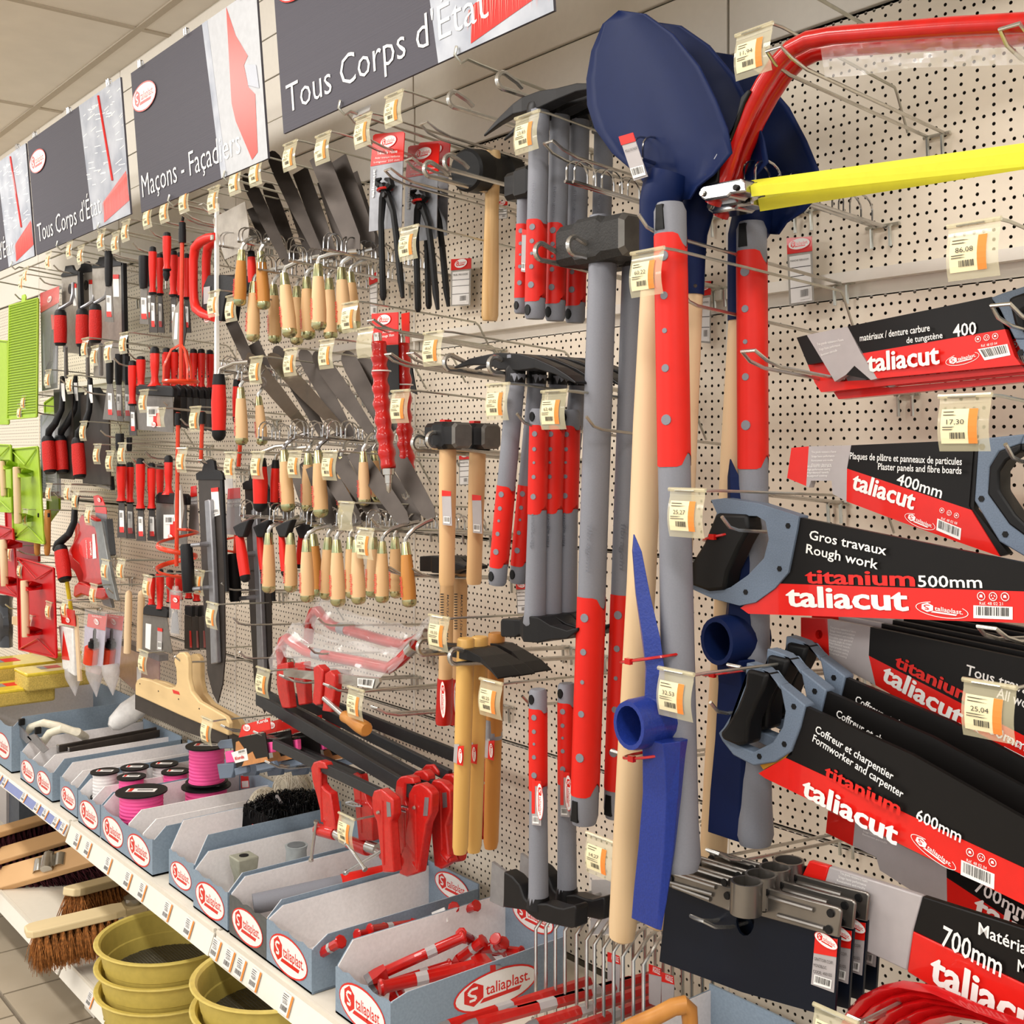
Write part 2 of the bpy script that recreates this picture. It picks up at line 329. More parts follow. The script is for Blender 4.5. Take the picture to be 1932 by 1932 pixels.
shelf_bay(-1.395,-.40,SZ,-.505,.055); shelf_bay(-5.36,-4.365,SZ,-.505,.042)
# lower shelf (brooms and sieves stand on it), with feet
LZ=.165
for x0,x1 in ((-5.36,-4.38),(-4.37,-3.39),(-3.38,-2.40),(-2.39,-1.4)): shelf_bay(x0,x1,LZ,-.52,.05,False,[px_x(176,1845,-.52)] if x0==-3.38 else ())
for x in (-2.42,-3.34,-4.4):
    MB().box((x,-.40,.07),(.05,.05,.14)).box((x,-.42,.01),(.08,.10,.014)).obj('foot',SHELFM,sh,smooth=False,bevel=.002)
# ---------------- signs ----------------
SGY=-.375
SIGNG=mat('sign_grey_print','55535A',.6,var=.02,spec=.1,coat=0,bump=.25,scale=500,stretch=(.002,1,1)); SIGNP=mat('sign_photo_grey','9DA2AD',.6,var=.15,scale=14,spec=.1,coat=0,h2='BFC3CA')
SIGNL=mat('sign_photo_light','BFC1C4',.6,var=.03,spec=.1,coat=0)
def sign(x0,x1,z0,title,label,kind,x_t=.02,tw=.62):
    zt=z0+.385; tilt=-.03; S=T('aisle_sign',label,'sign',((x0+x1)/2,SGY,z0+.19))
    def Q(u,v,e=0.): return V((x0+(x1-x0)*u,SGY+tilt*v-e,z0+(zt-z0)*v))
    MB().prism([Q(0,0),Q(1,0),Q(1,1),Q(0,1)],(0,.005,0)).obj('board',SIGNG,S,smooth=False)
    def patch(nm,m,pts,e=.0006): return MB().add([Q(u,v,e) for u,v in pts],[tuple(range(len(pts)))]).obj(nm,m,S,smooth=False,fix=False)
    r=random.Random(5)
    if kind=='broom':
        patch('photo_print',SIGNP,[(.65,0),(1,0),(1,1),(.60,1)])
        MB().tube([Q(.80,.97,.0025),Q(.87,.30,.0025)],.004,6).obj('printed_broomstick',REDP,S)
        patch('printed_broom',REDP,[(.77,.18),(.99,.32),(1.0,.10),(.76,.02)],.0014)
        b=MB()
        for i in range(60):
            u=.62+.37*r.random(); v=.3+.65*r.random(); l=.02+.05*r.random(); k=.25*(1 if r.random()<.5 else -1)
            if abs(u-(.80+.07*(1-v)))<.02: continue
            b.add([Q(u,v,.001),Q(min(u+l,.995),v+l*k,.001),Q(min(u+l,.995),v+l*k+.006,.001),Q(u,v+.006,.001)],[(0,1,2,3)])
        b.obj('printed_bristles',WHITE,S,smooth=False,fix=False)
        b=MB()
        for i in range(26):
            u=.76+.235*i/25; b.add([Q(u,.17+.12*(u-.76)/.23,.002),Q(u+.004,.17+.12*(u-.76)/.23,.002),Q(u+.002-.01*r.random(),.03+.05*r.random(),.002)],[(0,1,2)])
        b.obj('printed_bristles',mat('print_highlight','F0857A',.4),S,smooth=False,fix=False)
    else:
        patch('photo_print',SIGNL,[(.68,0),(1,0),(1,1),(.62,1)])
        patch('photo_print',SIGNP,[(.68,0),(.72,0),(.66,1),(.62,1)],.001)
        patch('printed_trowel',mat('print_red_light','E0453A',.35,var=.02),[(.80,1.0),(.85,.80),(.92,.64),(.89,.60),(.91,.46),(.95,.40),(.94,.06),(.90,.03),(.81,.30),(.79,.42)],.0014)
        patch('printed_ferrule',mat('print_grey_mid','9A9EA8',.35,var=.02),[(.90,.60),(.97,.56),(.98,.42),(.91,.47)],.002)
    w=(x1-x0); P0=Q(x_t,.10,0); P1=Q(x_t+tw,.10,0)
    text3(title,P0,P1,.064,S,WHITE,-.006,(0,.997,.078),0,.002)
    logo(S,Q(.115,.78,0)+V((0,-.003,0)),.17,(1,0,0),(0,.997,.078))
    for u in (.1,.5,.9):
        b=MB(); b.tube([Q(u,1.0,-.003),Q(u,1.03,0),Q(u,1.03,.008),Q(u,.985,.008)],.0022,6).tube([Q(u+.015,1.0,-.003),Q(u+.015,1.03,0),Q(u+.015,1.03,.008),Q(u+.015,.985,.008)],.0022,6)
        b.obj('sign_clip',CHR,S)
    for u in (.28,.72):
        p=Q(u,0,.004); b=MB().tube([p+V((0,-.002,.012)),p+V((0,-.006,-.004)),p+V((0,.008,-.016)),p+V((0,.022,-.006)),p+V((0,.05,-.010)),V((p.x,-.01,p.z-.045))],.003,6)
        b.obj('support_arm',WIRE,S)
    return S
sign(-2.345,-1.42,2.315,"Tous Corps d'État",'large grey sign board nearest the camera reading Tous Corps d\'Etat over a printed red broom','broom',.03,.79)
sign(-3.19,-2.42,2.275,'Maçons - Façadiers','grey sign board reading Macons - Facadiers with a printed red trowel','mason',.03,.80)
sign(-4.15,-3.27,2.285,"Tous Corps d'État",'middle-sized grey sign board reading Tous Corps d\'Etat, left of the Macons sign','broom',.04,.70)
sign(-5.06,-4.17,2.285,"Tous Corps d'État",'farthest grey sign board cut by the left edge of the photo','broom',.04,.70)
sign(-1.33,-.42,2.315,"Tous Corps d'État",'unseen grey sign board above the bow saws, added to cast a shadow on the wall','broom',.03,.79)  # out of view, added for the shadow it casts on the upper panels
# ---------------- price tags and hooks ----------------
PRICEN=[0]
def price(px,py,price_s,label,y=-.36,size=.05,tilt=0.,arm=True,blank=False,yaw=0.):
    """clear holder hanging on a rod that runs back to the wall; (px,py) is the middle of the holder's top roll"""
    C=W(px,py,y); s=size; S=T('price_tag',label,'price tag',C)
    rx=Matrix.Rotation(yaw,4,'Z')@Matrix.Rotation(tilt,4,'Y')
    G=lambda x,yy,z: C+(rx@V((x*s,yy*s,z*s)))
    b=MB(); n=7
    prof=[(-.02-.10*math.sin(pi*k/n*.95),-.10-.98*k/n) for k in range(n+1)]
    vs=[];
    for sx in (-.56,.56): vs+=[G(sx,a,z) for a,z in prof]
    b.add(vs,[(k,k+1,n+2+k,n+1+k) for k in range(n)])
    b.add([G(-.56,-.0,.08),G(.56,-.0,.08),G(.56,-.03,-.1),G(-.56,-.03,-.1)],[(0,1,2,3)])
    b.tube([G(-.58,-.03,.05),G(.58,-.03,.05)],.055*s,7)
    S_=S; S=b.obj('holder',CLEAR,S)
    MB().tube([G(-.36,-.06,.03),G(.25,-.06,.03)],.025*s,5).obj('clip',WIRE,S)
    if not blank:
        def L(u,v,e=0.):
            t=v; k=min(int(t*n),n-1); f=t*n-k; a=prof[k][0]+(prof[k+1][0]-prof[k][0])*f; z=prof[k][1]+(prof[k+1][1]-prof[k][1])*f
            return G(-.48+.80*u,a-.02-e,z)
        b=MB(); m=6
        for k in range(m): b.add([L(0,.12+.72*k/m),L(1,.12+.72*k/m),L(1,.12+.72*(k+1)/m),L(0,.12+.72*(k+1)/m)],[(0,1,2,3)],0)
        for k in range(m): b.add([L(.76,.12+.72*k/m,.012),L(1,.12+.72*k/m,.012),L(1,.12+.72*(k+1)/m,.012),L(.76,.12+.72*(k+1)/m,.012)],[(0,1,2,3)],1)
        r=random.Random(int(px*7+py))
        for v in (.17,.235,.49,.54): b.add([L(.06,v,.014),L(.3+.36*r.random(),v,.014),L(.3+.36*r.random(),v+.016,.014),L(.06,v+.016,.014)],[(0,1,2,3)],2)
        t=.26
        while t<.68: w=r.choice((.015,.03)); b.add([L(t,.61,.014),L(t+w,.61,.014),L(t+w,.74,.014),L(t,.74,.014)],[(0,1,2,3)],2); t+=w+.02
        S=b.obj('price_label',[CREAM,ORNG,INK],S,smooth=False,fix=False)
        if price_s: text3(price_s,L(.18,.44,.016),L(.66,.44,.016),.105*s,S,INK,0,tuple(rx@V((0,1,0))),0,.0002,'price_lettering')
    S=S_
    if arm:
        r0=.0022; x=C.x; z=C.z+.002
        MB().tube([V((x+.55*s,C.y,z)),V((x+.55*s,C.y+.02,z)),V((x+.2*s,-.06,z-.018)),V((x+.1*s,-.045,z-.024)),V((x,-.008,z-.075))],r0,6).obj('support_rod',WIRE,S)
    PRICEN[0]+=1; return S
def base(b,x,z,w=.022):
    b.tube([V((x-w,-.006,z)),V((x+w,-.006,z))],.003,6)
    for s in (-.55,.55): b.tube([V((x+s*w,-.006,z)),V((x+s*w,-.012,z-.004)),V((x+s*w,-.010,z-.034))],.003,6)
def hook(px,py,label,kind='single',y=-.35,r=.0028,sp=.028,slope=.07,group=None,up=.02,yb=-.006):
    """peg hook: prong from tip (px,py) back to the panel"""
    t=W(px,py,y); x=t.x; L=yb-t.y; zb=t.z-up-slope*L if kind!='curl' else t.z-.012-slope*L
    S=T('pegboard_hook',label,'hook',(x,-.006,zb),group)
    b=MB(); base(b,x,zb); b.obj('wall_bracket',WIRE,S)
    if kind=='single':
        MB().tube([t,t+V((0,.016,-up*.75)),t+V((0,.034,-up)),V((x,-.006,zb))],r,7).obj('prong',STEEL,S)
    elif kind=='double':
        h=sp/2; b=MB().tube([V((x-h,-.006,zb)),t+V((-h,.05,-up)),t+V((-h,.02,-up*.6)),t+V((-h*.8,0,0)),t+V((h*.8,0,0)),t+V((h,.02,-up*.6)),t+V((h,.05,-up)),V((x+h,-.006,zb))],r,7); b.obj('prong',STEEL,S)
    elif kind=='curl':
        for sx in (0,):
            c=t+V((sx,.012,0)); a=[V((x+sx,-.006,zb)),c+V((0,.01,-.014))]+arc(c,(0,-1,0),(0,0,-1),.014,pi/2*.9,-pi*.55,8)[0:]+[c+V((0,.030,.004)),c+V((0,.042,-.004))]
            MB().tube(a,r*1.35,7).obj('prong',STEEL,S)
    return S
# ---------------- cardboard bins on the shelf ----------------
BY=-.497
def bin_(px0,px1,label,nlogo=1,sideR=False,hf=.088,hs=.118,mat_front=CARD,y0=BY,y1=-.09,xs=None,logoside=False,backlogo=False,group='grey-blue cardboard bins on the shelf',lowR=False):
    x0,x1=xs if xs else (W(*px0,y0).x+.002,W(*px1,y0).x-.002); z=SZ+.001; t=.004
    S=T('cardboard_bin',label,'bin',((x0+x1)/2,(y0+y1)/2,z),group)
    MB().box(((x0+x1)/2,(y0+y1)/2,z+t/2),(x1-x0,y1-y0,t)).obj('bottom',CARDW,S,smooth=False)
    r=random.Random(int(px0[0])); n=9
    top=[(x0+(x1-x0)*k/n, z+hf+.0035*math.sin(k*2.1+px0[0])-(.004 if 0<k<n else 0)) for k in range(n+1)]
    MB().prism([V((x0,y0,z))]+[V((a,y0,c)) for a,c in top]+[V((x1,y0,z))],(0,t,0)).obj('front_panel',mat_front,S,smooth=False)
    sl=.036
    for x,s in ((x0,1),(x1,-1)):
        hh=hs if s>0 or not lowR else hf+.008
        pr=[(y0+t,z),(y0+t,z+hf),(y0+sl,z+hh),(y1,z+hh+.002),(y1,z)]
        MB().prism([V((x,a,c)) for a,c in pr],(s*.0022,0,0)).obj('side_panel',CARD,S,smooth=False)
        MB().prism([V((x+s*.0022,a,c-(.0006 if c>z else 0))) for a,c in pr],(s*.0018,0,0)).obj('side_lining',CARDW,S,smooth=False)
    MB().box(((x0+x1)/2,y1-t/2,z+(hs+.012)/2),(x1-x0,t,hs+.012)).obj('back_panel',CARD,S,smooth=False)
    w=(x1-x0)/nlogo
    for k in range(nlogo): logo(S,((x0+w*(k+.5)),y0,z+hf*.47),min(w*.84,.17),(1,0,0),(0,1,0),h=1.12)
    if logoside: logo(S,(x1,y0+.235,z+.046),.20,(0,1,0),(-1,0,0),h=.82)
    if backlogo: logo(S,((x0+x1)/2+.0,y1-t-.001,z+hs-.02),.13,(1,0,0),(0,1,0))
    return S,(x0,x1,y0,y1,z)
bins={}
bins[1]=bin_((632,1806),(738,1890),'nearest cardboard bin, holding red chisels, with a logo on its right side',1,logoside=True,backlogo=True,hs=.128,lowR=True)
bins[2]=bin_((502,1740),(589,1805),'second cardboard bin from the camera with a torn front edge and red chisels inside',1,backlogo=True,hs=.108)
bins[3]=bin_((432,1680),(503,1737),'dark grey worn cardboard bin holding a red and grey handle',1,mat_front=mat('dark_worn_card','5D5E5C',.7,var=.06,bump=.4,scale=80),hs=.118)
bins[4]=bin_((364,1630),(430,1680),'cardboard bin with a grey plastic socket, left of the dark worn bin',1,hs=.122)
bins[5]=bin_((318,1576),(366,1625),'cardboard bin holding the large black bundle of wire ties',1,hs=.15,y0=-.485)
bins[6]=bin_((190,1503),(288,1579),'wide cardboard bin with two logos on its front, beside the pink twine reels',2,hs=.118)
bins[7]=bin_((147,1472),(189,1503),'narrow cardboard bin holding the front row of pink twine reels',1,hs=.118)
bins[8]=bin_((113,1438),(146,1470),'narrow cardboard bin left of the pink twine reels',1,hs=.125,y0=-.49)
bins[9]=bin_((38,1396),(99,1438),'wide cardboard bin with two logos holding white handled pipettes and black strips',2,hs=.125)
bins[10]=bin_((-42,1310),(22,1355),'farthest cardboard bin, cut by the left edge, below the yellow sponges',2,hs=.18,hf=.15,y0=-.50)
# dividers: inner card walls of the wide bins
def divider(k,u,v):
    S,(x0,x1,y0,y1,z)=bins[k]; x=W(u,v,y0).x; hs=.116
    MB().prism([V((x,y0+.006,z)),V((x,y0+.006,z+.086)),V((x,y0+.04,z+hs)),V((x,y1,z+hs)),V((x,y1,z))],(.004,0,0)).obj('divider',CARDW,S,smooth=False)
divider(6,238,1537); divider(6,265,1558); divider(9,58,1410); divider(9,78,1424); divider(7,170,1488); divider(8,130,1452)
bins[11]=bin_((0,0),(0,0),'open cardboard bin at the bottom edge holding a wooden handled float',1,xs=(-1.34,-1.16),hs=.128)
bins[12]=bin_((0,0),(0,0),'cardboard bin under the black scrapers behind the wire rack',1,xs=(-1.10,-.90),hs=.14)
def X(k,u,v,h): # point inside bin k
    S,(x0,x1,y0,y1,z)=bins[k]; return V((x0+(x1-x0)*u,y0+(y1-y0)*v,z+h))
# red chisels in the bins
def chisel(A,B,label,r=.011,wide=0,grp='red painted masonry chisels loose in the bins'):
    S=T('masonry_chisel',label,'chisel',A,grp); A=V(A);B=V(B)
    MB().lathe(A,B,[(0,r*1.1),(.02,r*1.35),(.05,r*1.0),(.8,r)],8).obj('shank',REDG,S)
    d=nrm(B-A); side=d.cross(V((0,0,1))); side.normalize(); up=side.cross(d); w=wide or r*1.6
    q=B+(A-B)*.2; b=MB()
    ring=lambda c,a,h:[c+side*a+up*h,c-side*a+up*h,c-side*a-up*h,c+side*a-up*h]
    b.loft([ring(q,r,r),ring(q+(B-q)*.5,w,r*.6),ring(q+(B-q)*.75,w,r*.4)]); b.obj('blade_neck',REDG,S,smooth=False)
    MB().loft([ring(q+(B-q)*.75,w,r*.4),ring(B,w*1.05,.0015)]).obj('cutting_edge',ALU,S,smooth=False)
    MB().lathe(A+(B-A)*.30,A+(B-A)*.40,[(0,r*1.05),(1,r*1.05)],8,caps=False).obj('paper_sticker',GRYP,S)
    return S
def WZ(px,py,h):
    d=FW+RT*((px-CX)/F_PX)+V((0,0,(HY-py)/F_PX)); return CAM+d*((SZ+h-EYE)/d.z)
cz=[((716,1864,.075),(936,1812,.088),'broad flat-edged red chisel lying along the right side of the nearest bin',.028,.012),
((877,1766,.120),(690,1850,.065),'long red chisel crossing the nearest bin from back right to front left',0,.0105),
((868,1762,.125),(930,1798,.05),'red chisel with a round flat head upright behind the long crossing one',0,.010),
((913,1774,.115),(858,1816,.06),'red chisel with a darkened head in the heap of the nearest bin',0,.010),
((934,1770,.12),(968,1815,.05),'red chisel pointing down at the back right corner of the nearest bin',0,.0095),
((952,1778,.11),(905,1802,.06),'rightmost red chisel head in the heap of the nearest bin',0,.0095),
((985,1797,.09),(905,1788,.07),'red chisel lying across the back of the nearest bin',0,.0095),
((852,1820,.07),(700,1868,.052),'red chisel under the broad one in the nearest bin',0,.010),
((760,1868,.06),(735,1884,.045),'short end of a red chisel at the front right corner of the nearest bin',0,.009),
((644,1776,.115),(592,1806,.055),'red chisel poking up at the front of the second bin',0,.010),
((672,1764,.105),(760,1752,.08),'left red chisel of the row lying in the second bin',0,.009),
((696,1754,.11),(800,1740,.085),'middle red chisel of the row lying in the second bin',0,.009),
((722,1752,.10),(830,1737,.08),'right red chisel of the row lying in the second bin',0,.009),
((900,1708,.135),(848,1728,.085),'red chisel standing up in the back corner of the second bin',0,.009),
((856,1712,.13),(862,1726,.08),'short upright red chisel head in the back corner of the second bin',0,.009)]
for a,c,lb,w,r in cz: chisel(WZ(*a),WZ(*c),lb,r,w)
S=T('paper_card','white barcode card tilted over the red chisels of the second bin','card',WZ(830,1730,.12)); p=WZ(830,1730,.11)
MB().box(p,(.05,.002,.028),Matrix.Rotation(-.5,3,'Y')).obj('card',WHITE,S,smooth=False); MB().box(p+V((.003,-.0016,.002)),(.022,.0006,.013),Matrix.Rotation(-.5,3,'Y')).obj('barcode',INK,S,smooth=False)
# handle in bin 3
S=T('tool_handle','red and grey round tool handle lying in the dark worn bin','handle',X(3,.4,.1,.03)); A=WZ(478,1706,.07);B=WZ(752,1645,.105)
MB().lathe(A,A.lerp(B,.6),[(0,.022),(1,.021)],14).obj('grey_shaft',GREY,S); MB().lathe(A.lerp(B,.6),A.lerp(B,.93),[(0,.0225),(1,.0225)],14).obj('red_grip',RED,S); MB().lathe(A.lerp(B,.93),B,[(0,.021),(.7,.02),(1,.012)],14).obj('end_cap',GREY,S)
S=T('wooden_block','small beech wooden block in the dark worn bin','block',X(3,.75,.08,.02)); MB().box(X(3,.74,.12,.045),(.05,.06,.03)).obj('block',PALE,S,bevel=.004)
# sockets in bin 4
S=T('plastic_socket','square grey-green plastic socket in the bin left of the dark one','socket',X(4,.3,.25,.05)); p=X(4,.42,.22,0)
b=MB(); sq=lambda h,r:[p+V((sx*r,sy*r,h)) for sx,sy in ((-1,-1),(1,-1),(1,1),(-1,1))]
b.loft([sq(.005,.018),sq(.07,.018),sq(.095,.024),sq(.12,.026)]).obj('body',mat('greygreen_plastic','9A9A8A',.5),S,bevel=.003); MB().lathe(p+V((0,0,.12)),p+V((0,0,.1215)),[(0,.011),(1,.011)],12).obj('bore',BLK,S)
S=T('plastic_socket','round pale grey plastic socket behind the square one','socket',X(4,.6,.6,.05)); p=X(4,.55,.52,0)
MB().lathe(p,p+V((0,0,.125)),[(0,.028),(.9,.024),(1,.027)],18).obj('body',mat('pale_grey_plastic','9FA5A6',.5),S); MB().lathe(p+V((0,0,.1255)),p+V((0,0,.1262)),[(0,.021),(1,.021)],18).obj('bore',mat('shadow_grey','6A6E70',.7),S)
# black wire ties bundle in bin 5
S=T('wire_tie_bundle','large black bundle of looped wire ties with an orange red label','bundle',X(5,.5,.65,.05)); 
c=X(5,.5,.72,.10); b=MB(); rr=random.Random(3)
b.box(c+V((0,0,-.01)),(.125,.17,.14)); b.obj('core',BLK,S,bevel=.02); b=MB()
for i in range(1500):
    x=c.x+(rr.random()-.5)*.135; y=c.y+(rr.random()-.5)*.185; z=c.z+.05+.018*rr.random()-.5*((x-c.x)**2+(y-c.y)**2)*4
    a=rr.random()*pi; h=.010+.014*rr.random(); d=V((math.cos(a),math.sin(a),0))*.006
    b.tube([V((x,y,z))-d,V((x,y,z+h*.8))-d*.8,V((x,y,z+h)),V((x,y,z+h*.8))+d*.8,V((x,y,z))+d],.0011,3)
for i in range(260):
    s=rr.choice((0,1)); u=rr.random()-.5
    q=V((c.x-.066,c.y+u*.18,c.z)) if s else V((c.x+u*.13,c.y-.09,c.z))
    b.tube([q+V((0,0,-.06)),q+V((-.003,-.003,.0)),q+V((0,0,.06))],.0013,3)
o=b.obj('wire_loops',mat('black_wire','0E0E10',.3,metal=.3),S); o['kind']='stuff'
MB().box(c+V((.03,-.096,.0)),(.075,.002,.05)).obj('paper_label',ORRED,S,smooth=False); logo(S,c+V((.03,-.098,.0)),.06)
# cotton twine balls (bin 6 rear)
def ball(C,r,label):
    C=V(C); S=T('twine_ball',label,'twine',C,'balls of natural twine at the back of the wide bin'); b=MB()
    rings=[[C+V((math.cos(2*pi*k/20)*math.sin(t)*r,math.sin(2*pi*k/20)*math.sin(t)*r,math.cos(t)*r*1.1)) for k in range(20)] for t in [pi*(i+.02)/12 for i in range(13)]]
    b.loft(rings).obj('core',mat('natural_twine','CDC2AC',.85,var=.08,scale=200),S); b=MB(); q=random.Random(int(r*1e4))
    for i in range(46):
        ax=V((q.gauss(0,1),q.gauss(0,1),q.gauss(0,1)*.4)).normalized(); u=ax.orthogonal().normalized(); v=ax.cross(u); o=(q.random()-.5)*.7
        rr2=math.sqrt(1-o*o); b.tube([C+V([*( (u*math.cos(t)+v*math.sin(t))*rr2+ax*o)])*r*1.02 for t in [2*pi*k/22 for k in range(22)]],.0011,4,closed=True)
        for j in range(-22*4,0): b.v[j].z=C.z+(b.v[j].z-C.z)*1.1
    o=b.obj('strands',mat('natural_twine_light','E2D8C4',.85),S); o['kind']='stuff'; return S
ball(W(552,1492,-.13),.052,'large ball of natural twine at the back of the wide bin')
s=ball(W(500,1520,-.20),.042,'smaller ball of twine in clear wrap with a paper label'); MB().box(W(523,1520,-.235),(.03,.006,.045),Matrix.Rotation(.5,3,'Y')).obj('paper_label',GRYP,s,smooth=False)
# twine reels
def reel(C,r,h,label,top=True,pink=True,grp='black flanged twine reels in the bins'):
    C=V(C); S=T('twine_reel',label,'reel',C,grp)
    MB().lathe(C+V((0,0,0)),C+V((0,0,.004)),[(0,r),(1,r)],28).obj('bottom_flange',BLK,S)
    prof=[(0,r*.86)]; n=int(h/.0026)
    for k in range(n): prof+=[((k+.25)/n,r*(.835+.012*math.sin(k*1.7))),((k+.75)/n,r*(.822+.012*math.sin(k*1.7)))]
    prof+=[(1,r*.84)]
    MB().lathe(C+V((0,0,.004)),C+V((0,0,h)),prof,28).obj('wound_twine',PINK if pink else CARDW,S,ang=2)
    MB().lathe(C+V((0,0,h)),C+V((0,0,h+.004)),[(0,r),(1,r)],28).obj('top_flange',BLK,S)
    M=Matrix.Rotation(.9,3,'Z'); MB().box(C+V((0,0,h+.0046)),(r*1.15,r*.42,.0006),M).obj('paper_label',WHITE,S,smooth=False)
    MB().box(C+M@V((-r*.42,0,0))+V((0,0,h+.0052)),(r*.16,r*.4,.0006),M).obj('red_mark',RED,S,smooth=False)
    MB().box(C+M@V((r*.15,0,0))+V((0,0,h+.0052)),(r*.62,r*.10,.0006),M).obj('barcode',INK,S,smooth=False)
    return S
def reel_x(px,py,u,r,h,label,**k):
    d=FW+RT*((px-CX)/F_PX)+V((0,0,(HY-py)/F_PX)); p=CAM+d*((u-CAM.x)/d.x); reel(p-V((0,0,h)),r,h,label,**k)
def reel_px(px,py,y,r,h,label,**k): # px,py = centre of the top flange
    p=W(px,py,y); reel(p-V((0,0,h)),r,h,label,**k)
reel_x(267,1494,-3.075,.068,.085,'large black-topped pink twine reel at the front of the wide bin')
reel_x(390,1408,-3.075,.058,.10,'tall pink twine reel standing above the others in clear film')
reel_x(389,1484,-3.075,.068,.05,'pink twine reel under the tall standing reel')
reel_x(248,1467,-3.225,.040,.07,'small pink twine reel in the narrow bin, third row')
reel_x(331,1457,-3.225,.040,.07,'small pink twine reel hidden behind the tall one')
reel_x(198,1457,-3.31,.040,.07,'white twine reel, frontmost of the back row',pink=False)
reel_x(254,1449,-3.31,.040,.07,'white twine reel in the middle of the back row',pink=False)
reel_x(310,1443,-3.31,.040,.07,'white twine reel, rearmost of the back row',pink=False)
# long black strips in bin 9 and white curved handles
for i,(a,c) in enumerate((((.50,.16,.118),(.50,.95,.128)),((.58,.22,.112),(.58,.95,.124)))):
    S=T('steel_strip',('upper','lower')[i]+' long dark steel strip lying in the two-logo bin','strip',X(9,*a),'dark steel strips'); A=X(9,*a);B=X(9,*c)
    MB().loft([[A+V((-.004,0,-.012)),A+V((.004,0,-.012)),A+V((.004,0,.012)),A+V((-.004,0,.012))],[B+V((-.004,0,-.012)),B+V((.004,0,-.012)),B+V((.004,0,.012)),B+V((-.004,0,.012))]]).obj('strip',DARK,S,bevel=.002)
    MB().box(A+V((0,.002,0)),(.010,.006,.026)).obj('end_clip',CHR,S,bevel=.001)
def ushape(pts,y,r,m,label,cat,name,part):
    S=T(name,label,cat,W(*pts[0],y if not isinstance(y,list) else y[0])); n=len(pts)
    Q=[W(a,b,y[i] if isinstance(y,list) else y) for i,(a,b) in enumerate(pts)]; MB().tube(Q,r,10).obj(part,m,S); return S
IV=mat('ivory_plastic','EDE6D0',.35); WHP=mat('white_plastic','EEEDEA',.35)
for i,dx in enumerate((0,36)):
    s=ushape([(40+dx,1396+dx*.32),(58+dx,1372+dx*.3),(82+dx,1364+dx*.3),(110+dx,1370+dx*.3),(150+dx*.3,1384+dx*.2)],[-.46,-.44,-.42,-.38,-.33],.013,IV,('left','right')[i]+' ivory curved handle of a smoothing tool in the two-logo bin','handle tool','smoothing_tool','curved_handle')
    q=[(20+dx*.85,1372+dx*.5),(34+dx*.85,1366+dx*.5),(60+dx*.85,1396+dx*.5),(50+dx*.85,1403+dx*.5)]
    plate('steel_plate',ALU,s,q,-.475,.004); MB().box(W(41+dx*.85,1362+dx*.45,-.47),(.012,.02,.022)).obj('clamp_knob',BLK,s,bevel=.003)
for i in range(2):
    S=T('plastic_bottle',('white plastic funnel bottle lying tilted in the two-logo bin, outer one','white plastic funnel bottle tucked behind its twin')[i],'bottle',W(240+i*8,1340-i*18,-.2+i*.04))
    A=W(208+i*14,1372-i*10,-.26+i*.05);B=W(275+i*12,1318-i*8,-.14+i*.03)
    MB().lathe(A,B,[(0,.012),(.12,.028),(.5,.04),(.8,.036),(1,.022)],18).obj('body',WHP,S); MB().box(B+V((.02,-.03,-.02)),(.05,.002,.028),Matrix.Rotation(-.6,3,'Y')).obj('paper_label',CARDW,S,smooth=False)
# sponges on the far left
SPT=mat('yellow_wrap','E9D03C',.3,coat=.5)
def sponge(px,py,y,w,d,h,label,rot=0):
    C=W(px,py,y); M=Matrix.Rotation(rot,3,'Z'); S=T('sponge_block',label,'sponge',C,'yellow sponge blocks stacked at the far left')
    MB().box(C-V((0,0,h/2)),(w,d,h),M).obj('foam',SPNG,S,bevel=.008); MB().box(C+V((0,0,.002)),(w*1.01,d*1.01,.012),M).obj('wrapped_top',SPT,S,bevel=.004)
    MB().box(C+M@V((-.01,0,0))+V((0,0,.0085)),(w*.34,d*.22,.0008),M).obj('red_sticker',RED,S,smooth=False); MB().box(C+M@V((-.01,-d*.16,0))+V((0,0,.0085)),(w*.34,d*.1,.0008),M).obj('silver_sticker',SILV,S,smooth=False); return S
sponge(20,1250,-.36,.22,.26,.07,'large sponge block at the back left, on top of the stack')
sponge(100,1263,-.30,.15,.22,.055,'small square sponge block nearest the red floats')
sponge(24,1296,-.42,.17,.24,.05,'flat sponge block at the front of the heap with a silver and red sticker')
sponge(105,1232,-.16,.13,.16,.06,'upper sponge block at the back beside the red float')
sponge(118,1246,-.14,.16,.17,.05,'lower sponge block at the back beside the red float')
sponge(-10,1290,-.3,.2,.3,.06,'sponge block under the large one, cut by the left edge')
# ---------------- saws on the right ----------------
def icons(S,c,y,px,slope):
    for k in range(3):
        p=W(c[0]+k*px*1.25,c[1]+k*px*1.25*slope,y); r=px*.42*PM(*c,y)
        MB().tube([p+V((math.cos(t)*r,-.0012,math.sin(t)*r)) for t in [2*pi*i/14 for i in range(14)]],r*.12,4,closed=True).obj('printed_icon',WHITE,sleeve_of(S))
        b=MB()
        if k==1:
            for j in range(3):
                a=2*pi*j/3; d=V((math.cos(a),0,math.sin(a))); e=V((-d.z,0,d.x)); q=p+V((0,-.0014,0)); b.add([q+d*r*.62+e*r*.1,q+d*r*.3+e*r*.5,q+d*r*.15+e*r*.3,q+d*r*.5-e*r*.1],[(0,1,2,3)])
        else:
            q=p+V((0,-.0014,0)); b.add([q+V((-r*.45,0,-r*.25)),q+V((r*.45,0,-r*.25)),q+V((r*.3,0,r*.45)),q+V((-r*.3,0,r*.45))],[(0,1,2,3)])
        b.obj('printed_icon',WHITE,sleeve_of(S),smooth=False,fix=False)
def smalltext(S,lines,y,mt=None):
    for a,b,s,h in lines: txt(s,a,b,y,h,S,mt or WHITE,0)
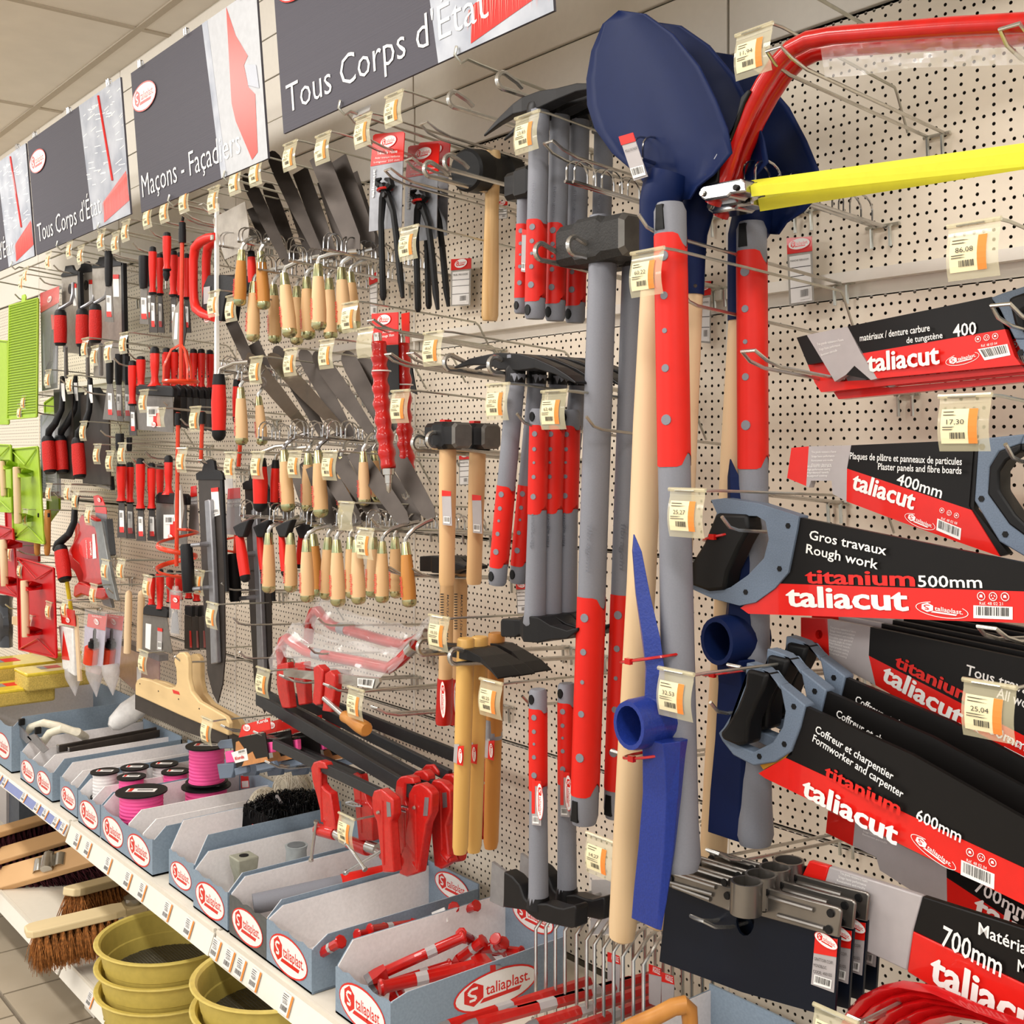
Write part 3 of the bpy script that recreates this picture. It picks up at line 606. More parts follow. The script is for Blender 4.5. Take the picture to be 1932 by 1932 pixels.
def handle_saw(S,outer,hole,grip,bolts,y,th=.022):
    plate('handle',BLUG,S,keyhole(outer,hole),y,th,bevel=.002)
    plate('grip',BLK,S,grip,y-.006,th+.012,bevel=.005)
    for c in bolts:
        p=W(*c,y); MB().lathe(p+V((0,-.001,0)),p+V((0,.003,0)),[(0,.0042),(1,.0042)],6).obj('bolt',BLK,S)
LT1=['Tres grande resistance a l\'usure','Sciage haute performance','Revetement anti-rouille']
# 500mm rough work saw
Y=-.30
S=T('hand_saw','500mm hand saw in a black and red titanium sleeve, grey-blue handle at its left','saw',W(1500,1060,Y))
handle_saw(S,[(1341,943),(1365,940),(1432,950),(1507,974),(1503,1000),(1487,1080),(1462,1110),(1425,1137),(1395,1143),(1345,1130),(1302,1110),(1285,1099),(1290,1082),(1330,1030),(1352,968)],
 [(1352,972),(1428,974),(1444,984),(1450,1017),(1441,1053),(1411,1085),(1378,1108),(1366,1112),(1330,1112),(1296,1095),(1327,1040)],
 [(1350,968),(1408,971),(1412,1000),(1395,1030),(1372,1080),(1366,1113),(1335,1116),(1286,1098),(1294,1078),(1327,1025)],[(1487,992),(1471,1073),(1407,1117)],Y)
plate('sleeve_black',BLKP,S,[(1506,976),(1932,1062),(2120,1100),(2120,1122),(1467,1101),(1487,1080)],Y+.004,.008)
plate('sleeve_red',REDP,S,[(1467,1101),(2120,1122),(2120,1182),(1412,1158),(1397,1147)],Y+.003,.010)
txt('Gros travaux',(1527,1017),(1677,1040),Y+.004,18,S,WHITE,.012,.08); txt('Rough work',(1521,1043),(1661,1067),Y+.004,18,S,WHITE,.012,.08)
txt('titanium',(1520,1100),(1728,1106),Y+.004,27,S,REDP,.032); txt('500mm',(1733,1107),(1854,1109),Y+.004,22,S,WHITE,.012)
txt('taliacut',(1484,1143),(1716,1152),Y+.003,39,S,WHITE,.035); icons(S,(1852,1125),Y+.003,18,.02); logo(S,W(1777,1151,Y+.003),97*PM(1777,1151,Y)*1.13,(1,0,-.03),h=.6)
bars(S,[(1837,1142),(1911,1145),(1911,1169),(1837,1166)],Y+.003,n=3); txt('Réf. 48 02 21',(1849,1141),(1893,1142),Y+.003,6,S,WHITE,0)
# 600mm formwork saws (three)
Y=-.33
S=T('hand_saw','front 600mm formwork saw in a titanium sleeve, lowest of the three hung together','saw',W(1600,1450,Y))
handle_saw(S,[(1408,1250),(1425,1256),(1440,1262),(1470,1291),(1519,1331),(1509,1372),(1492,1418),(1462,1438),(1421,1445),(1383,1425),(1362,1398),(1355,1383),(1365,1372),(1390,1330),(1405,1290)],
 [(1412,1268),(1449,1271),(1473,1303),(1481,1342),(1476,1371),(1457,1401),(1421,1419),(1395,1408),(1370,1385),(1385,1350),(1405,1310)],
 [(1408,1262),(1448,1272),(1440,1300),(1425,1330),(1412,1362),(1408,1405),(1390,1408),(1362,1396),(1357,1383),(1368,1370),(1390,1335),(1405,1295)],[(1498,1333),(1480,1404),(1433,1427)],Y)
plate('yellow_inlay',mat('ochre_plastic','A8741E',.5),S,[(1494,1412),(1494,1424),(1440,1452),(1434,1443),(1462,1438)],Y+.004,.006)
plate('sleeve_black',BLKP,S,[(1515,1331),(1720,1424),(1932,1545),(2150,1670),(2150,1745),(1932,1638),(1482,1430),(1492,1418)],Y+.004,.008)
plate('sleeve_red',REDP,S,[(1482,1430),(1932,1638),(2150,1745),(2150,1820),(1932,1707),(1443,1468),(1431,1459)],Y+.003,.010)
txt('Coffreur et charpentier',(1538,1381),(1692,1462),Y+.004,15,S,WHITE,.01,.1); F1=S.children[-1]
txt('Formworker and carpenter',(1533,1398),(1712,1494),Y+.004,15,S,WHITE,.01,.1); txt('titanium',(1555,1465),(1705,1529),Y+.004,26,S,REDP,.032,.1)
txt('taliacut',(1512,1499),(1701,1582),Y+.003,38,S,WHITE,.035,.1); txt('600mm',(1728,1546),(1816,1584),Y+.004,23,S,WHITE,.014,.1)
icons(S,(1831,1608),Y+.003,17,.45); logo(S,W(1761,1607,Y+.003),85*PM(1761,1607,Y)*1.2,(1,0,-.42),h=.62); bars(S,[(1814,1622),(1877,1649),(1876,1678),(1813,1650)],Y+.003,n=4); txt('Réf. 48 02 04',(1824,1625),(1862,1641),Y+.003,6,S)
c1=cshift(S,(.004,.040,.016),'middle 600mm formwork saw behind the front one'); c2=cshift(S,(.006,.08,.030),'rearmost 600mm formwork saw with the highest lettering visible')
# 400mm plasterboard saw
Y=-.24
S=T('hand_saw','400mm plaster panel saw with a red pointed sleeve tip at left','saw',W(1700,930,Y))
plate('sleeve_tip_red',REDP,S,[(1493,845),(1526,842),(1521,917),(1509,912),(1485,902)],Y,.012)
plate('sleeve_grey',GRYP,S,[(1526,842),(1606,840),(1598,884),(1597,946),(1571,932),(1569,907),(1530,907),(1526,920),(1521,917)],Y,.012)
plate('sleeve_black',BLKP,S,[(1606,840),(1838,830),(1828,955),(1832,962),(1598,884)],Y,.012)
plate('sleeve_red',REDP,S,[(1598,884),(1832,962),(1886,1050),(1700,985),(1597,946)],Y,.012)
plate('sleeve_edge',BLKP,S,[(1838,830),(1846,832),(1837,960),(1903,1045),(1886,1050),(1832,962),(1828,955)],Y+.002,.012)
handle_saw(S,[(1846,828),(1932,819),(2010,815),(2060,900),(2040,1050),(1985,1062),(1932,1050),(1885,1022),(1838,945)],
 [(1885,852),(1925,838),(1975,845),(2000,900),(1985,990),(1950,1020),(1905,985),(1865,930),(1868,880)],
 [(1960,842),(2010,850),(2030,930),(2010,1020),(1960,1025),(1975,960),(1970,900)],[(1853,843),(1852,941),(1897,1008)],Y,.026)
plate('inner_grip',BLK,S,keyhole([(1885,850),(1925,836),(1977,843),(2003,900),(1988,994),(1950,1025),(1903,990),(1862,932),(1866,880)],[(1898,870),(1925,852),(1965,858),(1980,900),(1968,975),(1945,1000),(1915,970),(1885,925),(1885,890)]),Y-.002,.030,bevel=.003)
txt('Plaques de plâtre et panneaux de particules',(1604,866),(1824,862),Y,13,S,WHITE,.008,.12); txt('Plaster panels and fibre boards',(1657,886),(1821,883),Y,13,S,WHITE,.008,.12)
txt('400mm',(1691,913),(1776,940),Y,22,S,WHITE,.012); txt('taliacut',(1606,921),(1724,962),Y,34,S,WHITE,.035); logo(S,W(1736,984,Y),56*PM(1736,984,Y)*1.2,(1,0,-.33),h=.75)
icons(S,(1778,963),Y,11,.35); bars(S,[(1769,978),(1814,997),(1812,1019),(1767,1000)],Y,n=5); txt('Réf. 48 02 08',(1776,980),(1806,990),Y,5,S)
for i,s in enumerate(LT1+['Double denture']): txt(s,(1532,855+i*8),(1532+46-3*i,854+i*8),Y,4,S,WHITE,0)
for i,s in enumerate(('All use teeth for plaster panels','High performance sawing','Hardened teeth','Rustproof coating')): txt(s,(1524,882+i*6),(1524+46-3*i,881+i*6),Y,4,S,WHITE,0)
# 400 tungsten carbide saw
Y=-.22
S=T('hand_saw','black and red 400 tungsten carbide saw, highest of the sleeved saws','saw',W(1700,650,Y))
plate('sleeve_end_black',BLKP,S,[(1503,637),(1522,632),(1553,683),(1524,688)],Y,.010)
plate('sleeve_grey',GRYP,S,[(1522,632),(1599,616),(1655,714),(1643,717),(1612,690),(1596,707),(1575,720),(1553,683)],Y,.010)
plate('dark_triangle',BLKP,S,[(1612,690),(1643,717),(1596,707)],Y+.001,.010)
plate('sleeve_black',BLKP,S,[(1599,616),(1870,560),(1896,621),(1625,667)],Y,.010)
plate('sleeve_red',REDP,S,[(1625,667),(1896,621),(1914,672),(1926,688),(1655,714)],Y,.010)
plate('sleeve_red_lower',REDP,S,[(1524,688),(1553,683),(1575,720),(1655,716),(1926,690),(1940,700),(1549,740),(1537,722)],Y+.012,.020)
handle_saw(S,[(1868,562),(1890,553),(1932,540),(2010,545),(2050,600),(2040,690),(1990,705),(1932,676),(1914,640),(1885,582)],[(1925,585),(1970,575),(2005,600),(2000,650),(1965,668),(1935,640)],
 [(1900,562),(1940,548),(1950,575),(1925,590),(1932,630),(1912,612)],[(1926,665)],Y,.022)
txt('matériaux / denture carbure',(1623,644),(1759,617),Y,13,S,WHITE,.008,.1); txt('de tungstène',(1711,648),(1781,634),Y,12,S,WHITE,.008,.1); txt('400',(1799,636),(1844,628),Y,24,S,WHITE,.012,.1)
txt('taliacut',(1637,702),(1778,678),Y,36,S,WHITE,.035,.1); logo(S,W(1816,677,Y),58*PM(1816,677,Y)*1.2,(1,0,.16),h=.72); icons(S,(1846,640),Y,13,-.17); bars(S,[(1845,659),(1901,649),(1907,670),(1858,680)],Y,n=6); txt('Réf. 48 03 04',(1852,655),(1882,650),Y,5,S)
for i,s in enumerate(LT1): txt(s,(1542+i*4,652+i*10),(1592-i*6,643+i*10),Y,5,S,WHITE,0)
c=cshift(S,(.014,.022,-.010),'tungsten carbide saw hidden behind the highest sleeved saw, its red lower edge showing')
# general purpose saws, tips to the left (a stack)
Y=-.20
S=T('hand_saw','front general purpose titanium saw with a round hole in its red tip','saw',W(1750,1280,Y))
plate('sleeve_tip_red',REDP,S,keyhole([(1511,1165),(1561,1168),(1565,1247),(1526,1226),(1511,1211)],ring_poly((1545,1197),7,9,10)),Y,.008)
plate('sleeve_grey',GRYP,S,[(1561,1168),(1642,1183),(1639,1237),(1652,1293),(1565,1247)],Y,.008)
plate('sleeve_black',BLKP,S,[(1642,1183),(1932,1243),(2150,1290),(2150,1500),(1932,1388),(1639,1237)],Y,.008)
plate('sleeve_red',REDP,S,[(1639,1237),(1932,1388),(2150,1500),(2150,1570),(1932,1453),(1652,1293)],Y,.008)
txt('titanium',(1687,1256),(1835,1330),Y,25,S,REDP,.032); txt('taliacut',(1662,1281),(1812,1371),Y,36,S,WHITE,.035); txt('Tous travaux',(1822,1272),(1970,1320),Y,20,S,WHITE,.012); txt('All work',(1880,1315),(1960,1345),Y,20,S,WHITE,.012)
txt('600mm',(1850,1375),(1935,1418),Y,20,S,WHITE,.012)
logo(S,W(1856,1396,Y),62*PM(1856,1396,Y)*1.2,(1,0,-.5),h=.8); icons(S,(1906,1396),Y,13,.5); bars(S,[(1895,1408),(1950,1436),(1950,1464),(1894,1434)],Y,n=7)
for i,s in enumerate(LT1+['Double use general','Double angle de coupe']): txt(s,(1567-i*.5,1185+i*6),(1615-i*2,1194+i*6),Y,4,S,WHITE,0)
for i,s in enumerate(('Hardened teeth','Rapid precise cutting','High precision sawing','Rustproof coating')): txt(s,(1565,1214+i*6),(1604-i*2,1224+i*6),Y,4,S,WHITE,0)
for i in range(5): cshift(S,(.012*(i+1)*.5,.018*(i+1),.004*(i+1)),('second','third','fourth','fifth','rearmost')[i]+' titanium saw sleeve in the stack behind the general purpose saw',skip=('lettering','printed_icon','printed_logo','barcode_sticker'))
# 700mm saw behind
Y=-.14
S=T('hand_saw','rear 700mm saw half hidden under the red band of the 600mm saws','saw',W(1750,1690,Y))
plate('sleeve_tip_red',REDP,S,[(1562,1530),(1613,1553),(1609,1596),(1558,1571)],Y,.008)
plate('sleeve_grey',GRYP,S,[(1613,1553),(1786,1638),(1787,1705),(1735,1690),(1660,1642),(1653,1617),(1609,1596)],Y,.008)
plate('sleeve_black',BLKP,S,[(1786,1638),(1932,1695),(2150,1790),(2150,1850),(1932,1752),(1785,1655)],Y,.008)
plate('sleeve_red',REDP,S,[(1785,1655),(1932,1752),(2150,1850),(2150,1960),(1932,1845),(1787,1705)],Y,.008)
txt('700mm',(1838,1680),(1945,1733),Y,26,S,WHITE,.012,.1); txt('taliacut',(1835,1725),(2050,1830),Y,46,S,WHITE,.035,.1)
for i,s in enumerate(LT1): txt(s,(1630-i,1563+i*6),(1680-i*3,1580+i*6),Y,4,S,WHITE,0)
# 700mm saw in front: convex glossy sleeve
Y=-.30
S=T('hand_saw','nearest 700mm saw at the bottom right, large glossy white lettering on its sleeve','saw',W(1750,1800,Y))
def band(nm,m,top,bot,y0,y1):
    n=10; b=MB(); ta=P(top,Y);ba=P(bot,Y); rings=[]
    for a,c in zip(ta,ba):
        ln=[a.lerp(c,k/n)+V((0,-(y0+(y1-y0)*k/n) ,0)) for k in range(n+1)]; rings.append(ln+[p+V((0,.008,0)) for p in ln[::-1]])
    b.loft(rings).obj(nm,m,S)
plate('sleeve_tip_red',REDP,S,[(1526,1624),(1564,1635),(1545,1700),(1497,1686)],Y,.010,bevel=.002)
plate('sleeve_grey',GRYP,S,[(1564,1635),(1740,1691),(1722,1757),(1711,1832),(1586,1773),(1545,1700)],Y,.010,bevel=.002)
plate('sleeve_black',BLKP,S,[(1740,1691),(1932,1752),(2150,1822),(2150,1958),(1932,1857),(1722,1757)],Y,.010,bevel=.002)
plate('sleeve_red',REDP,S,[(1722,1757),(1932,1857),(2150,1958),(2150,2110),(1834,1910),(1711,1834)],Y,.010,bevel=.002)
txt('700mm',(1776,1782),(1893,1836),Y,40,S,WHITE,.014,.1); txt('Matériaux',(1846,1762),(1975,1808),Y,24,S,WHITE,.012,.1); txt('Matter',(1920,1832),(1990,1862),Y,24,S,WHITE,.012); txt('taliacut',(1753,1848),(1995,1962),Y,60,S,WHITE,.035,.1)
for i,s in enumerate(LT1+['Pour la coupe du beton']): txt(s,(1586-i*3,1649+i*7),(1637-i*2,1665+i*7),Y,5,S,WHITE,0)
for i,s in enumerate(('Stainless tungsten carbide teeth','Very high wear resistance','High performance sawing','Rust proof coating')): txt(s,(1570-i*3,1684+i*7),(1622-i*4,1700+i*7),Y,5,S,WHITE,0)
# ---------------- bow saws ----------------
def bow(y,lab,dx=0,dz=0):
    o=lambda a,b:W(a+dx,b+dz,y)
    S=T('bow_saw',lab,'saw',o(1500,200)); r=.0118
    pts=[(1345,385),(1368,330),(1390,262),(1415,205),(1440,158),(1465,120),(1492,92),(1525,75),(1570,67),(1650,61),(1800,50),(1950,42),(2150,36)]
    MB().tube([o(*p) for p in pts],r,12).obj('tube_frame',REDG,S)
    L=P([(1403+dx,195+dz),(1415+dx,172+dz),(1411+dx,168+dz),(1397+dx,183+dz),(1385+dx,235+dz),(1328+dx,330+dz),(1322+dx,355+dz),(1352+dx,345+dz),(1356+dx,310+dz),(1376+dx,265+dz),(1392+dx,225+dz)],y-.016)
    MB().prism(L,(0,.028,0)).obj('tension_lever',BLK,S,smooth=False,bevel=.002)
    MB().prism(P([(1366+dx,268+dz),(1379+dx,262+dz),(1362+dx,305+dz),(1347+dx,300+dz)],y-.017),(0,-.0005,0)).obj('barcode_sticker',SILV,S,smooth=False)
    MB().prism(P([(1319+dx,356+dz),(1326+dx,349+dz),(1397+dx,336+dz),(1404+dx,340+dz),(1406+dx,362+dz),(1378+dx,366+dz),(1372+dx,372+dz),(1330+dx,379+dz),(1320+dx,373+dz)],y-.020),(0,.040,0)).obj('blade_clamp',CHR,S,smooth=False,bevel=.003)
    for c in ((1326,365),(1389,354)): p=W(c[0]+dx,c[1]+dz,y-.021); MB().lathe(p,p+V((0,-.003,0)),[(0,.0045),(1,.004)],8).obj('screw',BLK if c[0]>1350 else STEEL,S)
    MB().prism(P([(1404+dx,345+dz),(1428+dx,344+dz),(1428+dx,358+dz),(1404+dx,360+dz)],y),(0,.002,0)).obj('saw_blade',DARK,S,smooth=False)
    return S
def guard(S,A,B,y):
    # folded plastic blade guard: top facet and front facet
    (a0,a1,a2),(b0,b1,b2)=A,B
    b=MB(); ra=[W(*a0,y+.012),W(*a1,y-.010),W(*a2,y-.006),W(*a2,y+.010)]; rb=[W(*b0,y+.012),W(*b1,y-.010),W(*b2,y-.006),W(*b2,y+.010)]
    b.loft([ra,rb]).obj('blade_guard',YEL,S,smooth=False)
s=bow(-.36,'front red bow saw with black tension lever and chrome clamp, hanging at the top right')
guard(s,((1418,340),(1416,352),(1418,371)),((2150,240),(2150,258),(2150,290)),-.36)
s=bow(-.315,'rear red bow saw, its yellow blade guard angled lower',14,24)
guard(s,((1432,370),(1430,376),(1434,399)),((2150,255),(2150,262),(2150,285)),-.315)
# clear plastic bag round the top tube
S=T('plastic_bag','crinkled clear plastic bag hanging under the top tube of the bow saws','bag',W(1750,110,-.33)); b=MB(); n=40; k=6; rr=random.Random(9)
tops=[(1548,88),(1932,58),(2000,54)]; bots=[(1556,146),(1620,143),(1720,128),(1932,122),(2000,118)]
def lerp_px(L,u):
    x=L[0][0]+(L[-1][0]-L[0][0])*u
    for i in range(len(L)-1):
        if x<=L[i+1][0]+.01: f=(x-L[i][0])/(L[i+1][0]-L[i][0]); return (x,L[i][1]+(L[i+1][1]-L[i][1])*f)
for sy in (-.022,.022):
    vs=[]
    for i in range(n+1):
        a=lerp_px(tops,i/n); c=lerp_px(bots,i/n)
        for j in range(k+1):
            t=j/k; vs.append(W(a[0]+(c[0]-a[0])*t,a[1]+(c[1]-a[1])*t,-.335+sy*(1-t*.9)+.004*rr.uniform(-1,1)))
    b.add(vs,[(i*(k+1)+j,i*(k+1)+j+1,(i+1)*(k+1)+j+1,(i+1)*(k+1)+j) for i in range(n) for j in range(k)])
b.obj('film_sheet',FILM,S,fix=False,ang=.6)
# ---------------- shovels ----------------
def shovel(y,label):
    S=T('shovel',label,'shovel',W(1245,340,y))
    Lp=[(1150,14),(1125,42),(1111,95),(1107,150),(1112,200),(1128,245),(1160,290),(1200,325),(1221,350),(1224,372)]
    Rp=[(1152,14),(1205,22),(1265,62),(1320,125),(1355,190),(1378,245),(1386,290),(1350,330),(1316,352),(1300,375)]
    n=16; b=MB(); vs=[]
    dep=[0,.006,.014,.02,.024,.026,.026,.024,.02,.018]
    for i,(l,r) in enumerate(zip(Lp,Rp)):
        for j in range(n+1):
            s=j/n*2-1; c=1-s*s; g=.008*max(0,1-abs(s)*2.2)**1*min(1,max(0,i-2)/4)
            vs.append(W(l[0]+(r[0]-l[0])*j/n,l[1]+(r[1]-l[1])*j/n,y)+V((0,dep[i]*(1-c)*-1+.02-g*1.3,0)))
    m=len(Lp); b.add(vs,[(i*(n+1)+j,i*(n+1)+j+1,(i+1)*(n+1)+j+1,(i+1)*(n+1)+j) for i in range(m-1) for j in range(n)])
    b.obj('blade',NAVY,S,solid=.003,ang=1.2)
    MB().tube([W(1262,330,y+.008),W(1254,356,y+.004),W(1243,385,y),W(1237,430,y),W(1235,480,y),W(1234,548,y)],[.030,.033,.029,.024,.0225,.0215],14).obj('neck_socket',NAVY,S)
    MB().tube([W(1234,540,y),W(1222,800,y),W(1210,1100,y),W(1190,1450,y),W(1175,1745,y),W(1173,1768,y),W(1172,1776,y)],[.0195,.0215,.0215,.021,.021,.019,.009],14).obj('wooden_handle',PALE,S)
    MB().lathe(W(1243,530,y-.02),W(1243,530,y-.026),[(0,.003),(1,.002)],8).obj('rivet',DARK,S)
    return S
s=shovel(-.385,'front navy bladed shovel hanging blade up, round pale wooden handle in front')
def dpx(p,y,target):
    x=W(*p,y).x; best=min((abs(PR(V((x,yy,W(*p,y).z)))[0]-target),yy) for yy in [y+.002*i for i in range(200)]); return best[1]-y
d2=dpx((1234,545),-.385,1302); d3=dpx((1234,545),-.385,1386)
c=cshift(s,(0,d2,.0),'middle navy shovel, tucked behind the front blade'); c=cshift(s,(.03,d3-.02,-.035),'rearmost navy shovel beside the perforated board, its dark blade edge showing at right',rot=0)
S=T('paper_tag','white and red paper tag tied on the front shovel blade','tag',W(1192,295,-.41))
plate('card',GRYP,S,[(1168,258),(1194,251),(1222,333),(1196,341)],-.42,.001); plate('red_header',REDP,S,[(1167,258),(1194,250),(1199,266),(1172,274)],-.4212,.001); bars(S,[(1189,318),(1214,311),(1219,330),(1195,337)],-.4215,n=8)
txt('PELLE RONDE',(1180,288),(1203,281),-.4212,5,S,INK)
# ---------------- fibreglass handles ----------------
DOTS=((.10,1.25),(.27,.8),(.42,.4),(.58,.8),(.80,1.3))
def fibre(S,A,B,r,r0,r1,cap='top',flat=(1,1.25),rect=True,dots=True,cam_side=None,flare=1.0,sidehole=True):
    """grey shaft from A to B with a red grip between fractions r0..r1 ; cap: which end carries the hanging hole"""
    A=V(A);B=V(B);L=(B-A).length
    MB().lathe(A,B,[(0,r*.8),(.012,r),(.5,r),(.93,r*(1+(flare-1)*.5)),(.985,r*flare),(1,r*.85*flare)],16,flat=flat,xd=(1,0,0)).obj('shaft',GREY,S)
    n=20; t=nrm(B-A); a=V((1,0,0))-t*t.x; a.normalize(); b_=t.cross(a); rings=[]
    for k,(u,amp) in enumerate([(r0,1),(r0+.02,0),((r0+r1)/2,0),(r1-.02,0),(r1,-1)]):
        ring=[]
        for q in range(n):
            th=2*pi*q/n; w=max(0,math.cos(th*2+.6))**2*r*1.0*amp/L
            ring.append(A+(B-A)*(u+w)+(a*math.cos(th)*flat[0]+b_*math.sin(th)*flat[1])*r*1.035)
        rings.append(ring)
    MB().loft(rings,caps=False).obj('red_grip',RED,S)
    vd=nrm((V((CAM.x,CAM.y,A.z))-A)); vd=vd-t*vd.dot(t); vd.normalize(); sd=t.cross(vd)
    dirn=nrm(vd*.9-sd*(.42 if sd.x>0 else -.42)); 
    def surf(p,d):
        c=d.dot(a)/flat[0]; s_=d.dot(b_)/flat[1]; k=1/math.sqrt(c*c+s_*s_); return p+d*k*r*1.0
    if dots:
        for u,sz in DOTS:
            p=surf(A+(B-A)*(r0+(r1-r0)*u),dirn)+dirn*r*.03; MB().lathe(p,p+dirn*.0009,[(0,r*.30*sz**.6),(1,r*.28*sz**.6)],12).obj('grip_dot',GREY,S,smooth=False)
    if sidehole:
        u=(.5*r0 if cap=='top' else (1+r1)/2); d2=nrm(V((.10,-1,0))); p=surf(A+(B-A)*u,d2)
        if rect:
            ex=nrm(t.cross(d2))*r*.28; q=p+d2*.0012; b=MB(); b.prism([q-ex*.9-t*r*.8,q+ex*.9-t*r*.8,q+ex*1.2+t*r*.8,q-ex*1.2+t*r*.8],-d2*.006); b.obj('hanging_hole',BLK,S,smooth=False)
        else: MB().lathe(p+d2*.0012,p-d2*.004,[(0,r*.38),(1,r*.38)],12,flat=(1,1.5)).obj('hanging_hole',BLK,S)
def fib_px(S,a,b,y,r,r0,r1,**k): fibre(S,W(*a,y),W(*b,y),r,r0,r1,**k)
# sledgehammers
Y=-.30
S=T('sledgehammer','front sledgehammer, long grey and red handle, black head resting on two prongs','hammer',W(1135,455,Y))
fib_px(S,(1138,470),(1102,1553),Y,.0215,.600,.948,cap='bottom',flat=(1,1.15))
def octhead(S,C,L,h,d,m,mface,axis=(1,0,0),nm='head'):
    C=V(C);ax=nrm(axis); o=ax.orthogonal(); o=V((0,1,0))-ax*ax.y; o.normalize(); u=ax.cross(o)
    def ring(t,s,ch=.3):
        pts=[]
        for (p,q) in ((1-ch,1),(1,1-ch),(1,-1+ch),(1-ch,-1),(-1+ch,-1),(-1,-1+ch),(-1,1-ch),(-1+ch,1)): pts.append(C+ax*t*L/2+o*p*d/2*s+u*q*h/2*s)
        return pts
    MB().loft([ring(-1,.72),ring(-.9,.9),ring(-.42,.93,.35),ring(-.3,1,.2),ring(.3,1,.2),ring(.42,.93,.35),ring(.9,.9),ring(1,.74)]).obj(nm,m,S,smooth=False)
    MB().loft([ring(.905,.92),ring(1.01,.76)]).obj('striking_face',mface,S,smooth=False)
HEADM=mat('dark_cast_iron','3A3938',.6,metal=.3,bump=.5,scale=300); FACE=mat('worn_steel_face','77746F',.5,metal=.6)
octhead(S,W(1133,457,Y),.165,.074,.07,HEADM,FACE)
MB().lathe(W(1133,407,Y),W(1133,425,Y),[(0,.018),(1,.02)],14).obj('handle_end',GREY,S)
EMB=mat('embossed_grey','6A6C74',.5,var=.01); text3('fibragom',W(1109,990,-.3255),W(1106,1078,-.3255),.012,S,EMB,.0)
d=dpx((1138,520),-.30,1192)
cshift(S,(0.01,d,0),'rear sledgehammer standing behind the front one, closer to the board',)
# pick handles with mattock heads tied on
def pick(a,b,y,headM,label,dark,eye,tip,low,ties):
    S=T('pickaxe',label,'pickaxe',W(*a,y))
    fib_px(S,a,b,y,.0215,.048,.398,cap='top',flat=(1,1.1),flare=1.22)
    yh=y-.045 if y<-.3 else y-.030
    # eye: open ring along y
    c0,c1=eye; A=W(*c0,yh-.035); Bq=A+V((0,.085,0)); r=c1
    b=MB(); n=20
    ring=lambda p,rr:[p+V((math.cos(2*pi*k/n)*rr,0,math.sin(2*pi*k/n)*rr*1.12)) for k in range(n)]
    b.loft([ring(Bq,r*.55),ring(Bq,r*.98),ring(A.lerp(Bq,.8),r*1.03),ring(A.lerp(Bq,.1),r*.99),ring(A,r*.94),ring(A,r*.76),ring(A.lerp(Bq,.7),r*.70)],caps=False)
    b.obj('eye_socket',headM,S); MB().lathe(A.lerp(Bq,.68),A.lerp(Bq,.7),[(0,r*.72),(1,r*.72)],20,flat=(1,1.12)).obj('socket_bottom',headM,S)
    cy=A.y+.045
    tp=[(W(p[0],p[1],cy),p[2],p[3]) for p in tip]
    rings=[[p+V((-w,0,0)),p+V((-w*.15,-t,0)),p+V((w,-t*.1,0)),p+V((w*.15,t,0))] for p,w,t in tp]
    MB().loft(rings).obj('pick_tine',headM,S,smooth=False,bevel=.0015)
    lp=[(W(p[0],p[1],cy),p[2],p[3]) for p in low]
    rings=[[p+V((-w,t,0)),p+V((-w,-t,0)),p+V((w*.72,-t,0)),p+V((w,t*.2,0)),p+V((w*.9,t,0))] for p,w,t in lp]
    MB().loft(rings).obj('mattock_blade',headM,S,smooth=False,bevel=.0015)
    for c in ties:
        p=W(*c,y); q=[p+V((math.cos(t)*.043-.012,math.sin(t)*.045-.02,math.cos(t)*.010)) for t in [2*pi*k/18 for k in range(18)]]
        MB().tube(q,.0022,5,closed=True).obj('zip_tie',REDG,S); MB().box(p+V((-.012,-.066,0)),(.010,.006,.008)).obj('zip_tie_lock',REDG,S,smooth=False)
    return S
pick((1264,384),(1285,1640),-.425,BLUE,'bright blue pickaxe head zip-tied to a hanging grey and red handle',0,((1186,1369),.031),
 [(1196,1008,.001,.001),(1202,1040,.010,.006),(1213,1120,.015,.011),(1228,1200,.019,.013),(1236,1260,.019,.014),(1236,1315,.020,.017),(1240,1345,.026,.022)],
 [(1254,1393,.0250,.022),(1254,1420,.0245,.018),(1250,1500,.026,.012),(1240,1600,.028,.008),(1228,1690,.0285,.005),(1220,1744,.028,.002)],[(1262,1240),(1268,1420)])
pick((1418,419),(1425,1592),-.245,NAVY,'dark navy pickaxe head tied to the second grey and red handle, at the right',0,((1352,1210),.033),
 [(1378,866,.001,.001),(1384,900,.012,.006),(1390,960,.018,.010),(1395,1060,.021,.013),(1393,1130,.021,.016),(1393,1180,.026,.02)],
 [(1396,1240,.027,.022),(1394,1290,.026,.016),(1388,1400,.030,.012),(1378,1500,.033,.008),(1370,1580,.034,.003)],[(1412,1010),(1412,1265)])
